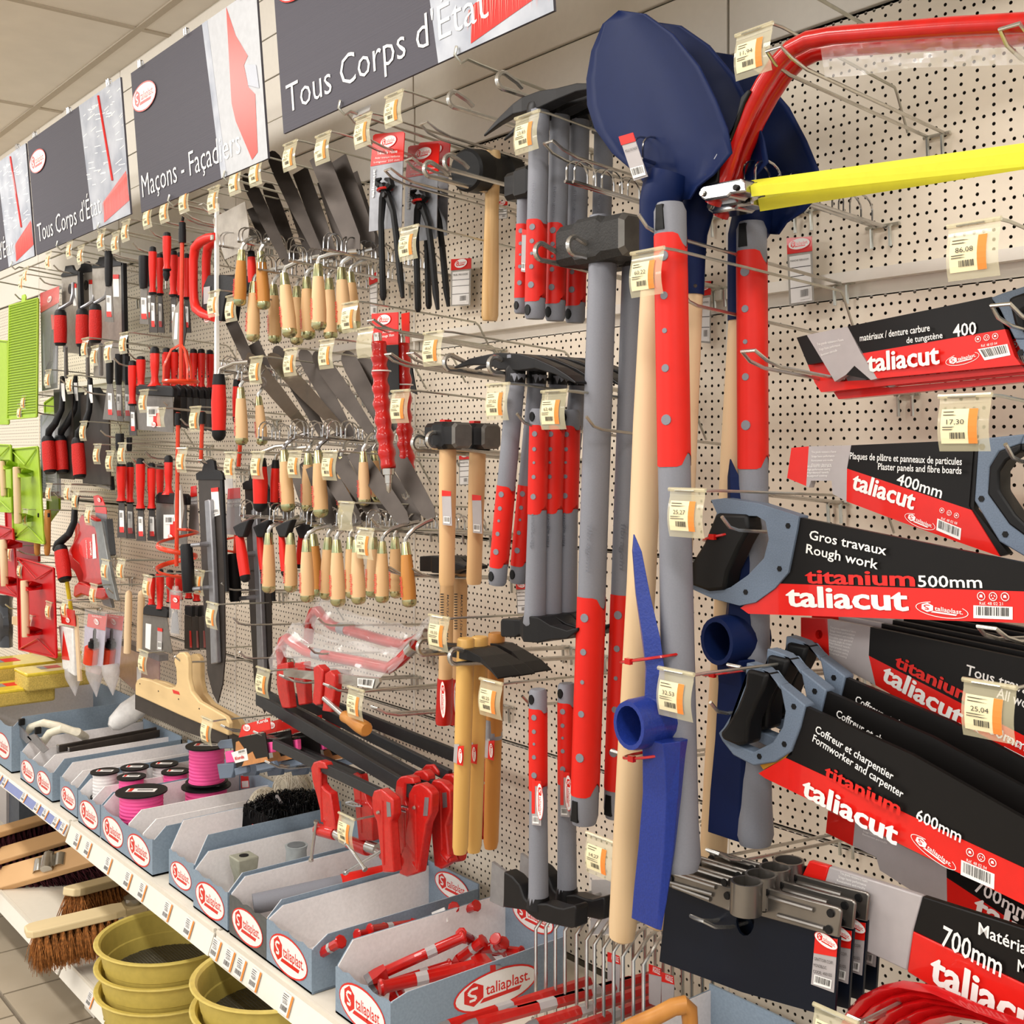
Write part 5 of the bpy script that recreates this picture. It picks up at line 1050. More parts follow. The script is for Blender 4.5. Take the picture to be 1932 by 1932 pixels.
clamp((486,1318),(803,1508),28,-.31,'long bar clamp ending in the foremost upright red jaws',
 [[(905,450),(940,412),(1000,403),(1050,425),(1065,480),(985,480),(978,640),(1010,720),(990,1130),(885,1105),(880,650)],[(1015,570),(1060,490),(1120,472),(1180,510),(1228,570),(1222,740),(1175,850),(1108,1290),(1000,1328),(930,1300),(950,1100),(1010,800)]],
 [('cyl',(795,1120),(960,1185),.0125),('col',(730,1095),(800,1125),.008),('rod',(800,1072),(438,1290),.0035),('slot',[(1165,600),(1202,603),(1190,770),(1150,770)]),('riv',(1072,695)),('loop',[(1010,690),(970,678),(925,690),(930,710),(1000,730)]),('cyl',(1070,1190),(1110,1240),.006)])
clamp((500,1310),(838,1494),24,-.265,'second long bar clamp, its jaw with a grey slot behind the foremost',
 [[(1040,400),(1080,362),(1150,355),(1190,400),(1195,460),(1115,440),(1060,480)],[(1195,520),(1240,440),(1320,460),(1392,540),(1402,720),(1355,860),(1380,1130),(1400,1190),(1310,1258),(1250,1230),(1230,1000)]],
 [('slot',[(1325,560),(1362,555),(1368,690),(1330,700)]),('riv',(1252,657)),('cyl',(1340,1100),(1400,1170),.008)])
clamp((545,1312),(850,1464),22,-.225,'third long bar clamp, rounded red jaw top under the adze handles',
 [[(1128,350),(1170,302),(1240,300),(1285,365),(1290,410),(1210,368),(1170,400)],[(1305,440),(1350,388),(1410,390),(1440,430),(1445,560),(1500,1120),(1440,1190),(1400,1180),(1390,700)]],[('cyl',(1400,1150),(1510,1130),.010)])
clamp((594,1318),(925,1452),25,-.15,'rear bar clamp, its dark bar passing behind the adze hammers',
 [[(1668,330),(1700,262),(1742,250),(1760,300),(1762,1040),(1710,1050),(1690,700)],[(1615,520),(1640,480),(1668,500),(1700,960),(1620,970),(1600,900)]],[('riv',(1725,468)),('cyl',(1620,900),(1700,930),.012)])
# small clamps
yy=lambda L:[(400+a/3.864,850+b/3.864) for a,b in L]
S=T('bar_clamp','small clamp with a bright steel bar, red jaws and a turned wooden handle','clamp',W(620,1280,-.34)); Y=-.34
plate('steel_bar',STEEL,S,yy([(520,1590),(1215,1660),(1222,1690),(1190,1735),(520,1645)]),Y,.006)
for j in ([(735,1580),(770,1562),(808,1600),(790,1850),(755,1860),(728,1840),(742,1700)],[(820,1625),(858,1602),(892,1640),(892,1750),(868,1910),(800,1900),(818,1750)]): plate('jaw',RC,S,yy(j),Y-.010,.020,bevel=.003)
a,b=W(612,1318,Y-.01),W(648,1350,Y-.02); MB().lathe(a,b,[(0,.006),(1,.006)],10).obj('threaded_spindle',STEEL,S); c=W(692,1377,Y-.03)
MB().lathe(b,c,[(0,.008),(.06,.0125),(.3,.0115),(.35,.0125),(.7,.0155),(.95,.0155),(1,.012)],14).obj('wooden_handle',WOODO,S); bars(S,yy([(1062,1658),(1188,1668),(1172,1735),(1062,1715)]),Y-.001,n=31)
S=T('bar_clamp','second small steel-bar clamp with two red jaws, left of the wooden-handled one','clamp',W(540,1280,-.30)); Y=-.30
plate('steel_bar',STEEL,S,yy([(520,1560),(1000,1600),(1000,1640),(520,1600)]),Y+.008,.006)
for j in ([(470,1560),(545,1545),(552,1640),(545,1700),(568,1880),(510,1882),(485,1800),(468,1700)],[(598,1548),(668,1540),(682,1850),(630,1860),(600,1660)]): plate('jaw',RC,S,yy(j),Y-.010,.020,bevel=.003)
# bagged red saw frames
def bagged(L,y,label,bandu):
    q=yy(L); S=T('saw_frame',label,'saw frame',W(*q[0],y)); MB().tube([W(*p,y) for p in q],.0125,10).obj('bent_tube',REDG,S)
    i=bandu; a,b=W(*q[i],y),W(*q[i+1],y); MB().lathe(a.lerp(b,.3),a.lerp(b,.6),[(0,.0132),(1,.0132)],12,caps=False).obj('grey_band',SILV,S)
    e=W(*q[-1],y); MB().lathe(W(*q[-2],y).lerp(e,.6),e,[(0,.0135),(1,.0145)],10).obj('end_fitting',STEEL,S)
    xs_=[p[0] for p in q]; B=T('plastic_bag','crinkled clear bag wrapped round '+label,'bag',W(*q[3],y-.03)); b=MB(); n=22; rr=random.Random(int(q[0][0]))
    rings=[]
    F=lambda u:(lambda f,i:W(*(q[i][k]+(q[i+1][k]-q[i][k])*(f-i) for k in (0,1)),y))(u*(len(q)-1)*.9999,int(u*(len(q)-1)*.9999))
    for k in range(n+1):
        c=F(k/n)+V((0,0,.006)); rings.append([c+V((math.cos(2*pi*j/12)*.012*rr.uniform(.6,1.3),math.sin(2*pi*j/12)*.026*rr.uniform(.7,1.3),math.sin(2*pi*j/12+.6)*.030*rr.uniform(.8,1.35))) for j in range(12)])
    b.loft(rings,caps=False).obj('film_sheet',FILM,B,fix=False,ang=.15)
bagged([(700,1400),(715,1250),(740,1175),(775,1168),(820,1230),(880,1280),(1060,1330),(1250,1385),(1400,1420),(1470,1395),(1560,1340)],-.22,'upper red bent saw frame',5)
bagged([(512,1560),(500,1460),(520,1385),(550,1368),(600,1410),(690,1468),(900,1508),(1120,1550),(1290,1585),(1370,1530),(1480,1420)],-.28,'lower red bent saw frame',5)
# ---------------- left bays: red handled tools ----------------
SOFT=mat('black_soft_grip','131316',.55,bump=.2,scale=300)
def knife(hx,ht,hb,w,y,label,blade=None,red=True,cap=True,sticker=True,group=None,bm=None,slant=0,name='scraper_knife',gm=None):
    """handle from (hx,ht) to (hx+slant,hb) px, w px wide, blade polygon widening below: blade=(bottom_y, top_w, bottom_w)"""
    S=T(name,label,'scraper',W(hx,ht,y),group); r=w*(.70 if red else .62)*PM(hx,ht,y); A=W(hx,ht,y);B=W(hx+slant,hb,y)
    m=gm or (RED if red else SOFT)
    MB().lathe(A.lerp(B,.12 if cap else 0),B,[(0,r),(.35,r*.98),(.75,r*.78),(.88,r*.72),(1,r*1.0)] if red else [(0,r),(.1,r*1.05),(.8,r),(1,r*.8)],12,flat=(1,.8)).obj('handle',m,S)
    if cap:
        MB().lathe(A,A.lerp(B,.15),[(0,r*.35),(.15,r*.78),(.8,r*.9),(1,r*.98)],12,flat=(1,.8)).obj('hanging_cap',SOFT,S)
        MB().lathe(B,B.lerp(A,-.04),[(0,r*1.02),(1,r*.9)],12,flat=(1,.8)).obj('end_ring',SOFT,S)
    if blade:
        bb,tw,bw=blade; x=hx+slant
        plate('blade',bm or DARK,S,[(x-tw/2,hb),(x+tw/2,hb),(x+bw/2+1,bb),(x-bw/2+1,bb-bw*.06)],y+.001,.0016)
        if sticker:
            q=min(tw,bw)*.40; h=(bb-hb); plate('paper_sticker',WHITE,S,[(x-q,hb+h*.25),(x+q,hb+h*.25+1),(x+q+1,hb+h*.85),(x-q+1,hb+h*.85)],y,.0006)
            plate('red_sticker_mark',RED,S,[(x-q,hb+h*.70),(x+q,hb+h*.70),(x+q+1,hb+h*.85),(x-q+1,hb+h*.85)],y-.0006,.0005)
            bars(S,[(x-q*.7,hb+h*.3),(x+q*.5,hb+h*.3),(x+q*.5,hb+h*.5),(x-q*.7,hb+h*.5)],y-.0005,n=int(hx))
    return S
g='red-handled scraping knives in the top left row'
K1=[(288,465,552,13,-.33),(302,478,554,12,-.29),(327,472,556,14,-.31),(339,476,558,12,-.25),(352,478,561,12,-.27)]
for i,(x,a,b,w,y) in enumerate(K1): knife(x,a,b,w,y,('rightmost' if i==4 else ORD[i])+' red knife of the top left row, black cap and slim labelled blade',(628,w*.55,w*1.25),group=g)
S=knife(315,438,508,14,-.345,'highest red-handled knife of the top left row, thin rod below it',None,cap=True); MB().tube([W(314,508,-.345),W(313,545,-.345)],.002,6).obj('rod',STEEL,S); MB().lathe(W(314,508,-.345),W(314,530,-.345),[(0,.008),(.5,.010),(1,.004)],10).obj('black_sleeve',SOFT,S)
g='red-handled knives in the second left row'
K2=[(250,680,762,14,-.345,None),(266,672,728,15,-.33,None),(314,656,730,14,-.29,None),(329,656,730,13,-.27,None),(345,658,730,13,-.25,None),(365,658,730,13,-.22,None),(380,658,731,13,-.20,None),(396,660,732,13,-.17,None)]
for i,(x,a,b,w,y,_) in enumerate(K2): knife(x,a,b,w,y,('rightmost' if i==7 else ORD[i])+' red knife of the second left row, in front of the perforated board',(b+60,8,14) if i<2 else None,group=g)
def wide(x0,x1,yb,y1,hx,ht,w,y,label,step=0):
    S=T('filling_knife',label,'scraper',W(hx,ht,y),'wide black-based filling knives'); r=w/2*PM(hx,ht,y)
    MB().lathe(W(hx,ht,y),W(hx,yb,y),[(0,r*.5),(.05,r*.9),(.12,r*.9),(.14,r),(.5,r*.95),(.75,r*.7),(.9,r*.9),(1,r*1.6)],12,flat=(1,.8)).obj('handle',RED,S)
    MB().lathe(W(hx,ht-1,y),W(hx,ht+12,y),[(0,r*.5),(.3,r*.95),(1,r*1.02)],12,flat=(1,.8)).obj('hanging_cap',SOFT,S)
    plate('blade_holder',SOFT,S,[(x0,yb+2),(x0+6,yb-4),(x1-4,yb-1),(x1,yb+4),(x1,yb+20),(x0,yb+16)],y-.006,.014,bevel=.003); plate('blade',DARK if step else mat('grey_steel_sheet','7A746D',.4,metal=.5),S,[(x0+3,yb+14),(x1,yb+18),(x1+1,y1+2),(x0-2,y1-4)],y,.0015)
    if not step:
        xm=(x0+x1)/2; plate('paper_sticker',WHITE,S,[(xm-14,yb+38),(xm+8,yb+38),(xm+12,y1-8),(xm-14,y1-10)],y-.001,.0008); plate('red_sticker_mark',RED,S,[(xm-2,yb+52),(xm+9,yb+50),(xm+12,y1-10),(xm-2,y1-10)],y-.002,.0008); logo(S,W(xm-1,y1-13,y-.0035),.035,(1,0,0)); bars(S,[(xm-11,yb+42),(xm+4,yb+42),(xm+4,yb+56),(xm-11,yb+56)],y-.0022,n=2)
    return S
wide(256,326,729,814,292,655,21,-.34,'wide filling knife with a big labelled grey blade in the second left row')
for i in range(7): wide(326+i*12,340+i*12,729+i,806+i*1.4,333+i*12,700,2,-.30+i*.022,('leftmost' if i==0 else 'rightmost' if i==6 else ORD[i])+' narrow dark blade in the stack right of the wide filling knife',1)
g='red-handled knives in the third left row'
K3=[(229,871,945,16,-.34),(245,872,947,14,-.31),(265,864,959,15,-.345),(286,873,959,14,-.32),(302,874,945,13,-.26)]
for i,(x,a,b,w,y) in enumerate(K3): knife(x,a,b,w,y,('rightmost' if i==4 else ORD[i])+' red knife of the third left row, label bearing a red oval',(b+70 if b<950 else b+62,10,18),group=g)
s=wide(293,352,933,1026,318,860,19,-.30,'filling knife with black holder in the third left row, above the mixing screw')
g='red-handled scrapers in the lowest left row'
for i,(x,a,b,y) in enumerate(((286,1083,1142,-.33),(302,1073,1148,-.34),(321,1075,1135,-.29),(338,1077,1130,-.25),(356,1079,1128,-.22),(371,1086,1133,-.20))): knife(x,a,b,13,y,('rightmost' if i==5 else ORD[i])+' red scraper handle of the lowest left row',None,group=g)
S=T('filling_knife','large filling knife of the lowest left row with two stickers on its grey blade','scraper',W(290,1180,-.33)); Y=-.335
plate('blade_holder',SOFT,S,[(270,1146),(276,1140),(312,1146),(316,1152),(315,1166),(269,1160)],Y-.006,.014,bevel=.003); plate('blade',mat('grey_steel_sheet','7A746D',.4,metal=.5),S,[(270,1160),(315,1166),(325,1232),(268,1226)],Y,.0015); plate('white_sticker',WHITE,S,[(275,1176),(285,1178),(283,1226),(274,1222)],Y-.001,.0008); plate('white_sticker',GRYP,S,[(297,1184),(306,1186),(305,1228),(296,1226)],Y-.001,.0008); plate('red_sticker_mark',RED,S,[(297,1184),(306,1186),(306,1192),(297,1190)],Y-.002,.0008); bars(S,[(298,1210),(305,1211),(305,1225),(298,1224)],Y-.0022,n=5)
for i in range(3):
    S=T('filling_knife',('left','middle','right')[i]+' dark narrow blade beside the clear blister in the lowest left row','scraper',W(352+i*13,1170,-.27+i*.03)); y=-.27+i*.03; x=348+i*13
    plate('blade_holder',SOFT,S,[(x,1142),(x+13,1144),(x+13,1164),(x,1160)],y-.005,.012,bevel=.002); plate('blade',DARK,S,[(x,1160),(x+13,1164),(x+15,1226),(x,1224)],y,.0015); plate('red_edge',REDG,S,[(x+9,1190),(x+12,1190),(x+14,1222),(x+10,1222)],y-.001,.0008)
# single red profile knives on short racks
def rubk(x,ht,hb,w,y,label,slant=0):
    S=T('margin_trowel',label,'trowel',W(x,ht,y)); r=w/2*PM(x,ht,y); A=W(x,ht,y);B=W(x+slant,hb,y)
    MB().lathe(A,A.lerp(B,.16),[(0,r*.8),(1,r)],14).obj('black_collar',SOFT,S); MB().lathe(A.lerp(B,.15),A.lerp(B,.85),[(0,r*.95),(.4,r*1.12),(1,r)],14).obj('handle',RED,S); MB().lathe(A.lerp(B,.84),B,[(0,r*1.02),(.5,r),(.85,r*.7),(1,r*.3)],14).obj('end_cap',SOFT,S)
    C=A+V((.06,.05,.03)); MB().tube([A,A+V((.002,.003,.014)),A.lerp(C,.5)+V((0,0,.012)),C],.005,8).obj('neck',STEEL,S); return S
rubk(413,706,832,26,-.36,'big red margin trowel with black ends on the short rack'); rubk(447,716,800,16,-.31,'red margin trowel half hidden behind the orange handled trowel'); rubk(474,474,545,15,-.30,'red margin trowel between the two orange-handled trowels',2)
rubk(491,864,966,26,-.355,'red margin trowel over the lowest row racks, left one'); rubk(520,868,962,16,-.32,'red margin trowel over the lowest row racks, right one',-3)
g='black-necked red joint trowels in the lowest row'
for i,(a,b,dx,y,w) in enumerate(((1000,1098,14,-.36,20),(1000,1085,10,-.32,14),(1000,1088,8,-.34,14),(1002,1072,-4,-.30,12))):
    x=(450,488,530,568)[i]; S=T('joint_trowel',('leftmost','second from left','third from left','rightmost')[i]+' red joint trowel with a black neck in the lowest row','trowel',W(x,a,y),g); r=w/2*PM(x,a,y); A=W(x,a,y);B=W(x+dx,b,y)
    MB().lathe(A.lerp(B,.12),A.lerp(B,.88),[(0,r*.8),(.5,r*1.05),(1,r)],12).obj('handle',RED,S); MB().lathe(A.lerp(B,.86),B,[(0,r),(.7,r*.9),(1,r*.5)],12).obj('end_cap',SOFT,S)
    plate('black_neck',SOFT,S,[(x-12,a-6),(x+2,a-14),(x+20,a-20),(x+16,a-10),(x+8,a+14),(x-4,a+14)],y-.008,.016,bevel=.003); MB().tube([W(x+6,a-12,y),W(x+34,a-26,y+.04)],.005,8).obj('shaft',STEEL,S)
# black-handled narrow knives
for i,(x,a,b,w,bl,y,lb) in enumerate(((205,474,540,14,(608,11,17),-.345,'black-handled scraper in front of the finishing trowels'),(271,483,544,17,(612,12,17),-.33,'black-handled scraper left of the top red knives'),(282,486,540,9,(610,8,12),-.29,'second black-handled scraper tucked behind the one left of the red knives'),
 (207,680,724,13,(793,9,28),-.345,'black-handled scraper with a flared labelled blade in the second left row'),(224,668,726,13,(795,9,16),-.31,'middle black-handled scraper in the second left row'),(240,672,726,10,(795,9,13),-.28,'right black-handled scraper in the second left row'),(226,818,852,15,None,-.33,'black handle hanging above the third red row'),(244,825,852,10,None,-.30,'slim black handle hanging above the third red row'))):
    knife(x,a,b,w,y,lb,bl,red=False,cap=False,bm=mat('grey_steel_sheet','7A746D',.4,metal=.5))
# finishing trowels with red vertical grips (top left) and their steel plates
def grip(x,t,b,w,y,S,arc_=None,curve=0):
    r=w/2*PM(x,t,y); A=W(x,t,y);B=W(x+curve,b,y)
    MB().lathe(A,A.lerp(B,.17),[(0,r*.7),(.4,r*.95),(1,r)],14,flat=(1,.85)).obj('black_collar',SOFT,S); MB().lathe(A.lerp(B,.16),A.lerp(B,.93),[(0,r),(.5,r*1.08),(1,r*1.02)],14,flat=(1,.85)).obj('red_grip',mat('red_grained_grip','CC2019',.5,bump=.8,scale=260),S); MB().lathe(A.lerp(B,.92),B,[(0,r),(1,r*.8)],14,flat=(1,.85)).obj('end_cap',SOFT,S)
def fin(px,w,t,b,gx,gt,gb,y,label,lite=True):
    S=T('finishing_trowel',label,'trowel',W(px,t,y)); 
    plate('steel_plate',mat('pale_steel','A69E93',.4,metal=.5),S,[(px-w/2,t+3),(px+w/2,t),(px+w/2+3,b),(px-w/2+3,b-4)],y+.05,.003)
    plate('black_edge_guard',SOFT,S,[(px+w/2,t-2),(px+w/2+4,t-2),(px+w/2+9,b+4),(px+w/2+3,b+4)],y+.045,.012); plate('black_top_guard',SOFT,S,[(px-w/2-1,t+3),(px-w*.32,t-4),(px-w*.26,t-13),(px+w*.16,t-15),(px+w*.28,t-6),(px+w/2+3,t-2),(px+w/2+3,t+3),(px-w/2-1,t+8)],y+.045,.008,bevel=.001)
    p=W(px+w*.05,t+30,y+.047); MB().lathe(p,p+V((0,-.002,0)),[(0,.017),(1,.017)],18).obj('black_round_sticker',BLKP,S)
    plate('paper_sticker',WHITE,S,[(px+w*.22,t+22),(px+w*.42,t+22),(px+w*.44,t+62),(px+w*.24,t+62)],y+.0485,.001); plate('red_sticker_mark',RED,S,[(px+w*.22,t+20),(px+w*.42,t+20),(px+w*.42,t+28),(px+w*.22,t+28)],y+.0475,.001)
    MB().tube([W(gx-2,gt-2,y),W(gx+6,gt-6,y+.01),W(gx+20,gt-14,y+.03),W(gx+24,gt-30,y+.045),W(gx+24,gt-52,y+.045)],[.005,.006,.007,.007,.006],8).obj('aluminium_bracket',ALU,S)
    MB().tube([W(gx+10,gb+2,y),W(gx+11,gb+60,y+.03)],[.006,.007],8).obj('bracket_lower_arm',ALU,S)
    grip(gx,gt,gb,26,y,S); return S
fin(131,30,515,668,114,585,652,-.345,'leftmost red-gripped finishing trowel with notched plate, top left'); fin(161,30,508,672,155,583,654,-.31,'middle red-gripped finishing trowel, top left'); fin(201,54,498,715,180,574,647,-.325,'right red-gripped finishing trowel with the widest plate, top left')
# second row: curved black arm trowels
def armtrowel(px,w,t,b,gx,gt,gb,y,label,ax):
    S=T('plastering_trowel',label,'trowel',W(px,t,y)); plate('back_plate',DARK,S,[(px-w/2,t),(px+w/2,t),(px+w/2+4,b),(px-w/2+4,b-3)],y+.06,.004)
    MB().tube([W(gx,gt+4,y),W(gx+3,gt-10,y),W(gx+14,gt-24,y+.01),W(ax-2,gt-50,y+.03),W(ax,gt-90,y+.05),W(ax,gt-112,y+.055)],[.010,.013,.012,.010,.010,.008],10).obj('black_curved_arm',SOFT,S)
    plate('paper_sticker',WHITE,S,[(ax-3,gt-100),(ax+3,gt-100),(ax+5,gt-66),(ax-1,gt-66)],y+.038,.001); grip(gx,gt,gb,27,y,S,curve=5); return S
armtrowel(118,34,735,905,90,823,893,-.35,'leftmost red grip with a black swan-neck arm in the second left row',118); armtrowel(140,34,740,905,113,822,893,-.31,'middle red grip with a black swan-neck arm in the second left row',142)
s=armtrowel(178,52,745,915,146,826,902,-.33,'right red grip with a black arm over a notched plate in the second left row',170)
S=T('finishing_trowel','dark notched plate with clear round cut-outs behind the right red grip','trowel',W(185,800,-.25)); plate('steel_plate',mat('pale_steel','A69E93',.4,metal=.5),S,[(158,748),(206,745),(208,925),(165,912)],-.25,.004); plate('black_top_guard',SOFT,S,[(158,748),(168,740),(176,731),(186,731),(192,740),(206,743),(206,750),(158,754)],-.256,.006); p=W(164,777,-.256); MB().lathe(p,p+V((0,-.002,0)),[(0,.018),(1,.018)],18).obj('black_round_sticker',BLKP,S); plate('paper_sticker',WHITE,S,[(180,760),(192,760),(194,800),(182,798)],-.252,.001)
S=T('notched_tray','black moulded tray of a trowel hanging below the second left row','tray',W(187,890,-.24)); plate('steel_part',mat('pale_steel','A69E93',.4,metal=.5),S,[(168,860),(206,862),(206,915),(166,905)],-.235,.004); plate('left_lobe',SOFT,S,[(164,895),(172,890),(180,905),(178,918),(166,914)],-.25,.012,bevel=.003); plate('right_lobe',SOFT,S,[(196,915),(200,902),(209,898),(211,925),(198,922)],-.25,.012,bevel=.003)
S=T('plastering_trowel','single red grip with a black swan-neck arm in the fourth left row','trowel',W(115,1060,-.36)); MB().tube([W(104,1036,-.36),W(110,1026,-.36),W(130,1008,-.35),W(140,985,-.33),W(141,960,-.31),W(146,935,-.30)],[.010,.014,.012,.011,.010,.008],10).obj('black_curved_arm',SOFT,S); grip(114,1030,1096,29,-.36,S,curve=9)
MB().tube([W(126,1096,-.35),W(134,1150,-.33)],.007,8).obj('yellow_stem',mat('yellow_paint','E0C32C',.4),S)
# blister packs at far left
def blister(q,y,label,head=True,dark=False):
    S=T('blister_pack',label,'blister pack',W(*q[0],y)); (a,b,c,d)=q
    L=lambda u,v:((a[0]*(1-u)+b[0]*u)*(1-v)+(d[0]*(1-u)+c[0]*u)*v,(a[1]*(1-u)+b[1]*u)*(1-v)+(d[1]*(1-u)+c[1]*u)*v)
    plate('backing_card',SILV if not dark else BLKP,S,[L(.04,.03),L(.96,.03),L(.94,.97),L(.04,.97)],y+.014,.001)
    if head: plate('red_header',REDP,S,[L(.04,.03),L(.96,.03),L(.96,.18),L(.04,.22)],y+.012,.001); logo(S,W(*L(.5,.12),y+.0105),.05,(1,0,.15))
    b_=MB(); P4=P([L(0,0),L(1,0),L(1,1),L(0,1)],y); I=P([L(.12,.25),L(.88,.25),L(.88,.92),L(.12,.92)],y-.022)
    b_.add([p+V((0,.012,0)) for p in P4]+I,[(0,1,5,4),(1,2,6,5),(2,3,7,6),(3,0,4,7),(4,5,6,7)]); b_.obj('clear_blister',FILM,S,fix=False); return S,L
S,L=blister([(74,548),(113,533),(110,738),(78,744)],-.33,'clear blister pack with a grey card and red header, right of the lime boards')
for a,b in (((.65,.28),(.72,.42)),((.85,.38),(.9,.47))): MB().tube([W(*L(*a),-.325),W(*L(*b),-.325)],.006,8).obj('red_tool_handle',RED,S)
MB().tube([W(*L(.7,.42),-.325),W(*L(.6,.7),-.325),W(*L(.3,.8),-.325)],.007,8).obj('tool_blade',DARK,S)
S,L=blister([(74,778),(112,776),(118,940),(76,942)],-.30,'clear blister pack with a grey text card, left of the swan-neck trowels',False); plate('text_card',mat('card_grey','78767A',.6),S,[(78,886),(107,890),(107,930),(78,926)],-.295,.001)
for i in range(6): txt('Truelle lisseuse',(80,900+i*5),(103,902+i*5),-.2955,3,S)
# lime and red plasterer's boards (hawks)
def board(q,y,m,label,handle=None,ribs=0,envelope=False,hm=PALE,tab=None):
    S=T('plasterers_board',label,'board',W(*q[0],y)); plate('board',m,S,q,y,.006,bevel=.001); (a,b,c,d)=q[:4]
    L=lambda u,v:((a[0]*(1-u)+b[0]*u)*(1-v)+(d[0]*(1-u)+c[0]*u)*v,(a[1]*(1-u)+b[1]*u)*(1-v)+(d[1]*(1-u)+c[1]*u)*v)
    r_=MB()
    for i in range(ribs):
        v=.02+.96*i/ribs; p=[W(*L(.02,v),y-.003),W(*L(.98,v),y-.003)]; r_.tube(p,.0028,4)
    if ribs: o=r_.obj('ribs',m,S); o['kind']='stuff'
    for e in ((0,0,1,0),(1,0,1,1),(1,1,0,1),(0,1,0,0)): MB().tube([W(*L(e[0],e[1]),y-.003),W(*L(e[2],e[3]),y-.003)],.0035,5).obj('raised_rim',m,S)
    if envelope:
        for u0,v0,u1,v1,um,vm in ((0,0,1,0,.5,.18),(0,1,1,1,.5,.84)):
            MB().tube([W(*L(u0,v0),y-.003),W(*L(um,vm),y-.010),W(*L(u1,v1),y-.003)],.003,5).obj('diagonal_fold',m,S)
    if handle:
        (x,t,bb,w)=handle; r=w/2*PM(x,t,y); yh=y-.055
        MB().lathe(W(x,t,yh),W(x+3,bb,yh),[(0,r*.9),(.02,r),(.98,r),(1,r*.9)],10,flat=(.9,1)).obj('wooden_handle',hm,S)
        for yy_ in (t+ (bb-t)*.10,bb-(bb-t)*.10):
            MB().prism([W(x-w*.4,yy_-9,yh),W(x+w*.6,yy_-9,yh),W(x+w*2.3,yy_-2,y),W(x+w*2.3,yy_+6,y),W(x+w*.6,yy_+9,yh),W(x-w*.4,yy_+9,yh)],(0,.012,.0)).obj('handle_bracket',m,S,smooth=False)
    if tab: plate('hanging_tab',m,S,tab,y-.001,.005,bevel=.001)
    return S
board([(18,577),(71,563),(69,786),(14,791)],-.37,LIME,'large ribbed lime green board at the top left',ribs=42,tab=[(40,571),(41,557),(46,555),(48,560),(47,569)])
REDB=mat('red_board_plastic','C4161A',.4,var=.03)
board([(20,848),(71,843),(83,1026),(25,1016)],-.345,LIME,'lime green board with a pale wooden handle, right of its twin',(31,881,988,13),envelope=True)
board([(-26,838),(20,840),(22,966),(-20,964)],-.36,LIME,'lime green board cut by the left edge, wooden handle visible',(4,870,936,10),envelope=True)
board([(-26,640),(14,644),(16,800),(-26,800)],-.30,LIME,'lime green board hidden behind the large ribbed board'); board([(84,760),(110,742),(112,960),(90,990)],-.20,LIME,'narrow strip of a lime green board seen behind the swan-neck trowels')
board([(32,1052),(101,1072),(106,1241),(36,1225)],-.37,REDB,'large red board with a pale handle above the sponges',(46,1095,1202,14),envelope=True)
board([(-30,985),(24,998),(34,1127),(-24,1112)],-.36,REDB,'red board cut by the left edge, left of the large red one',(6,1018,1106,13),envelope=True)
board([(10,965),(70,975),(74,1060),(14,1050)],-.25,REDB,'red board behind the large red board')
for i,x in enumerate((70,89)):
    S=T('spare_handle',('left','right')[i]+' loose orange wooden handle hanging beside the lime green board','handle',W(x,965,-.33)); MB().lathe(W(x+1,962,-.33),W(x,1048,-.33),[(0,.010),(.1,.0115),(.8,.0115),(.95,.010),(1,.006)],12).obj('handle',WOODO,S); MB().box(W(x+3,972,-.345),(.010,.006,.014)).obj('black_mark',SOFT,S,smooth=False)
S=T('wooden_block_tool','pale wooden block end sticking out left of the large red board','block',W(27,1165,-.3)); plate('block',PALE,S,[(22,1163),(34,1162),(34,1181),(22,1178)],-.33,.04,bevel=.002)
S=T('plastic_bag','dark bag of black goods hanging at the far left edge','bag',W(10,1180,-.3)); b=MB(); rr=random.Random(2); rings=[[W(8,1120+k*14,-.31)+V((math.cos(2*pi*j/10)*(.05+.02*rr.random()),math.sin(2*pi*j/10)*.03,0)) for j in range(10)] for k in range(8)]; b.loft(rings).obj('bag_body',mat('black_film','17161C',.2,coat=1,bump=.8,scale=30),S)
# planes for plasterboard (rabots)
def rabot(dx,dy,y,label,full):
    o=lambda L:[(a/3.864+dx,850+b/3.864+dy) for a,b in L]; S=T('plasterboard_plane',label,'plane',W(170,1000,y))
    plate('red_body',REDG,S,o([(590,468),(640,470),(690,500),(720,640),(760,900),(770,960),(690,985),(600,955),(605,900),(575,830),(530,790),(512,730),(530,680),(565,620),(580,560),(575,500)]),y-.006,.022,bevel=.004)
    plate('steel_bed',mat('grey_cast_plate','8E9190',.4,metal=.5),S,o([(600,465),(650,500),(690,520),(735,515),(785,800),(848,1095),(790,1075),(745,985),(735,930),(720,780),(700,600),(690,560),(640,535)]),y-.012,.012,bevel=.002)
    plate('grey_blade',mat('blade_grey','54575A',.45,metal=.4),S,o([(735,500),(775,500),(800,760),(790,770)]),y-.002,.02)
    if full:
        plate('red_handle',REDG,S,o([(530,1060),(540,980),(570,958),(620,975),(680,1005),(760,1000),(775,1070),(740,1090),(660,1075),(590,1050),(545,1075)]),y-.014,.026,bevel=.006)
        plate('round_sticker',REDP,S,ring_poly(o([(640,710)])[0],17,20,20),y-.0068,.0008); plate('barcode_panel',WHITE,S,o([(672,610),(690,608),(702,785),(676,790)]),y-.0078,.0008)
        text3('Rabot',W(*o([(672,760)])[0],y-.0085),W(*o([(664,660)])[0],y-.0085),.014,S,WHITE,.03); text3('taliaplast',W(*o([(640,790)])[0],y-.0085),W(*o([(630,650)])[0],y-.0085),.009,S,WHITE,.0)
    return S
rabot(-9,14,-.28,'rear red plasterboard plane, its round body left of the front one',False); rabot(0,0,-.33,'front red plasterboard plane with steel bed and lettering Rabot',True)
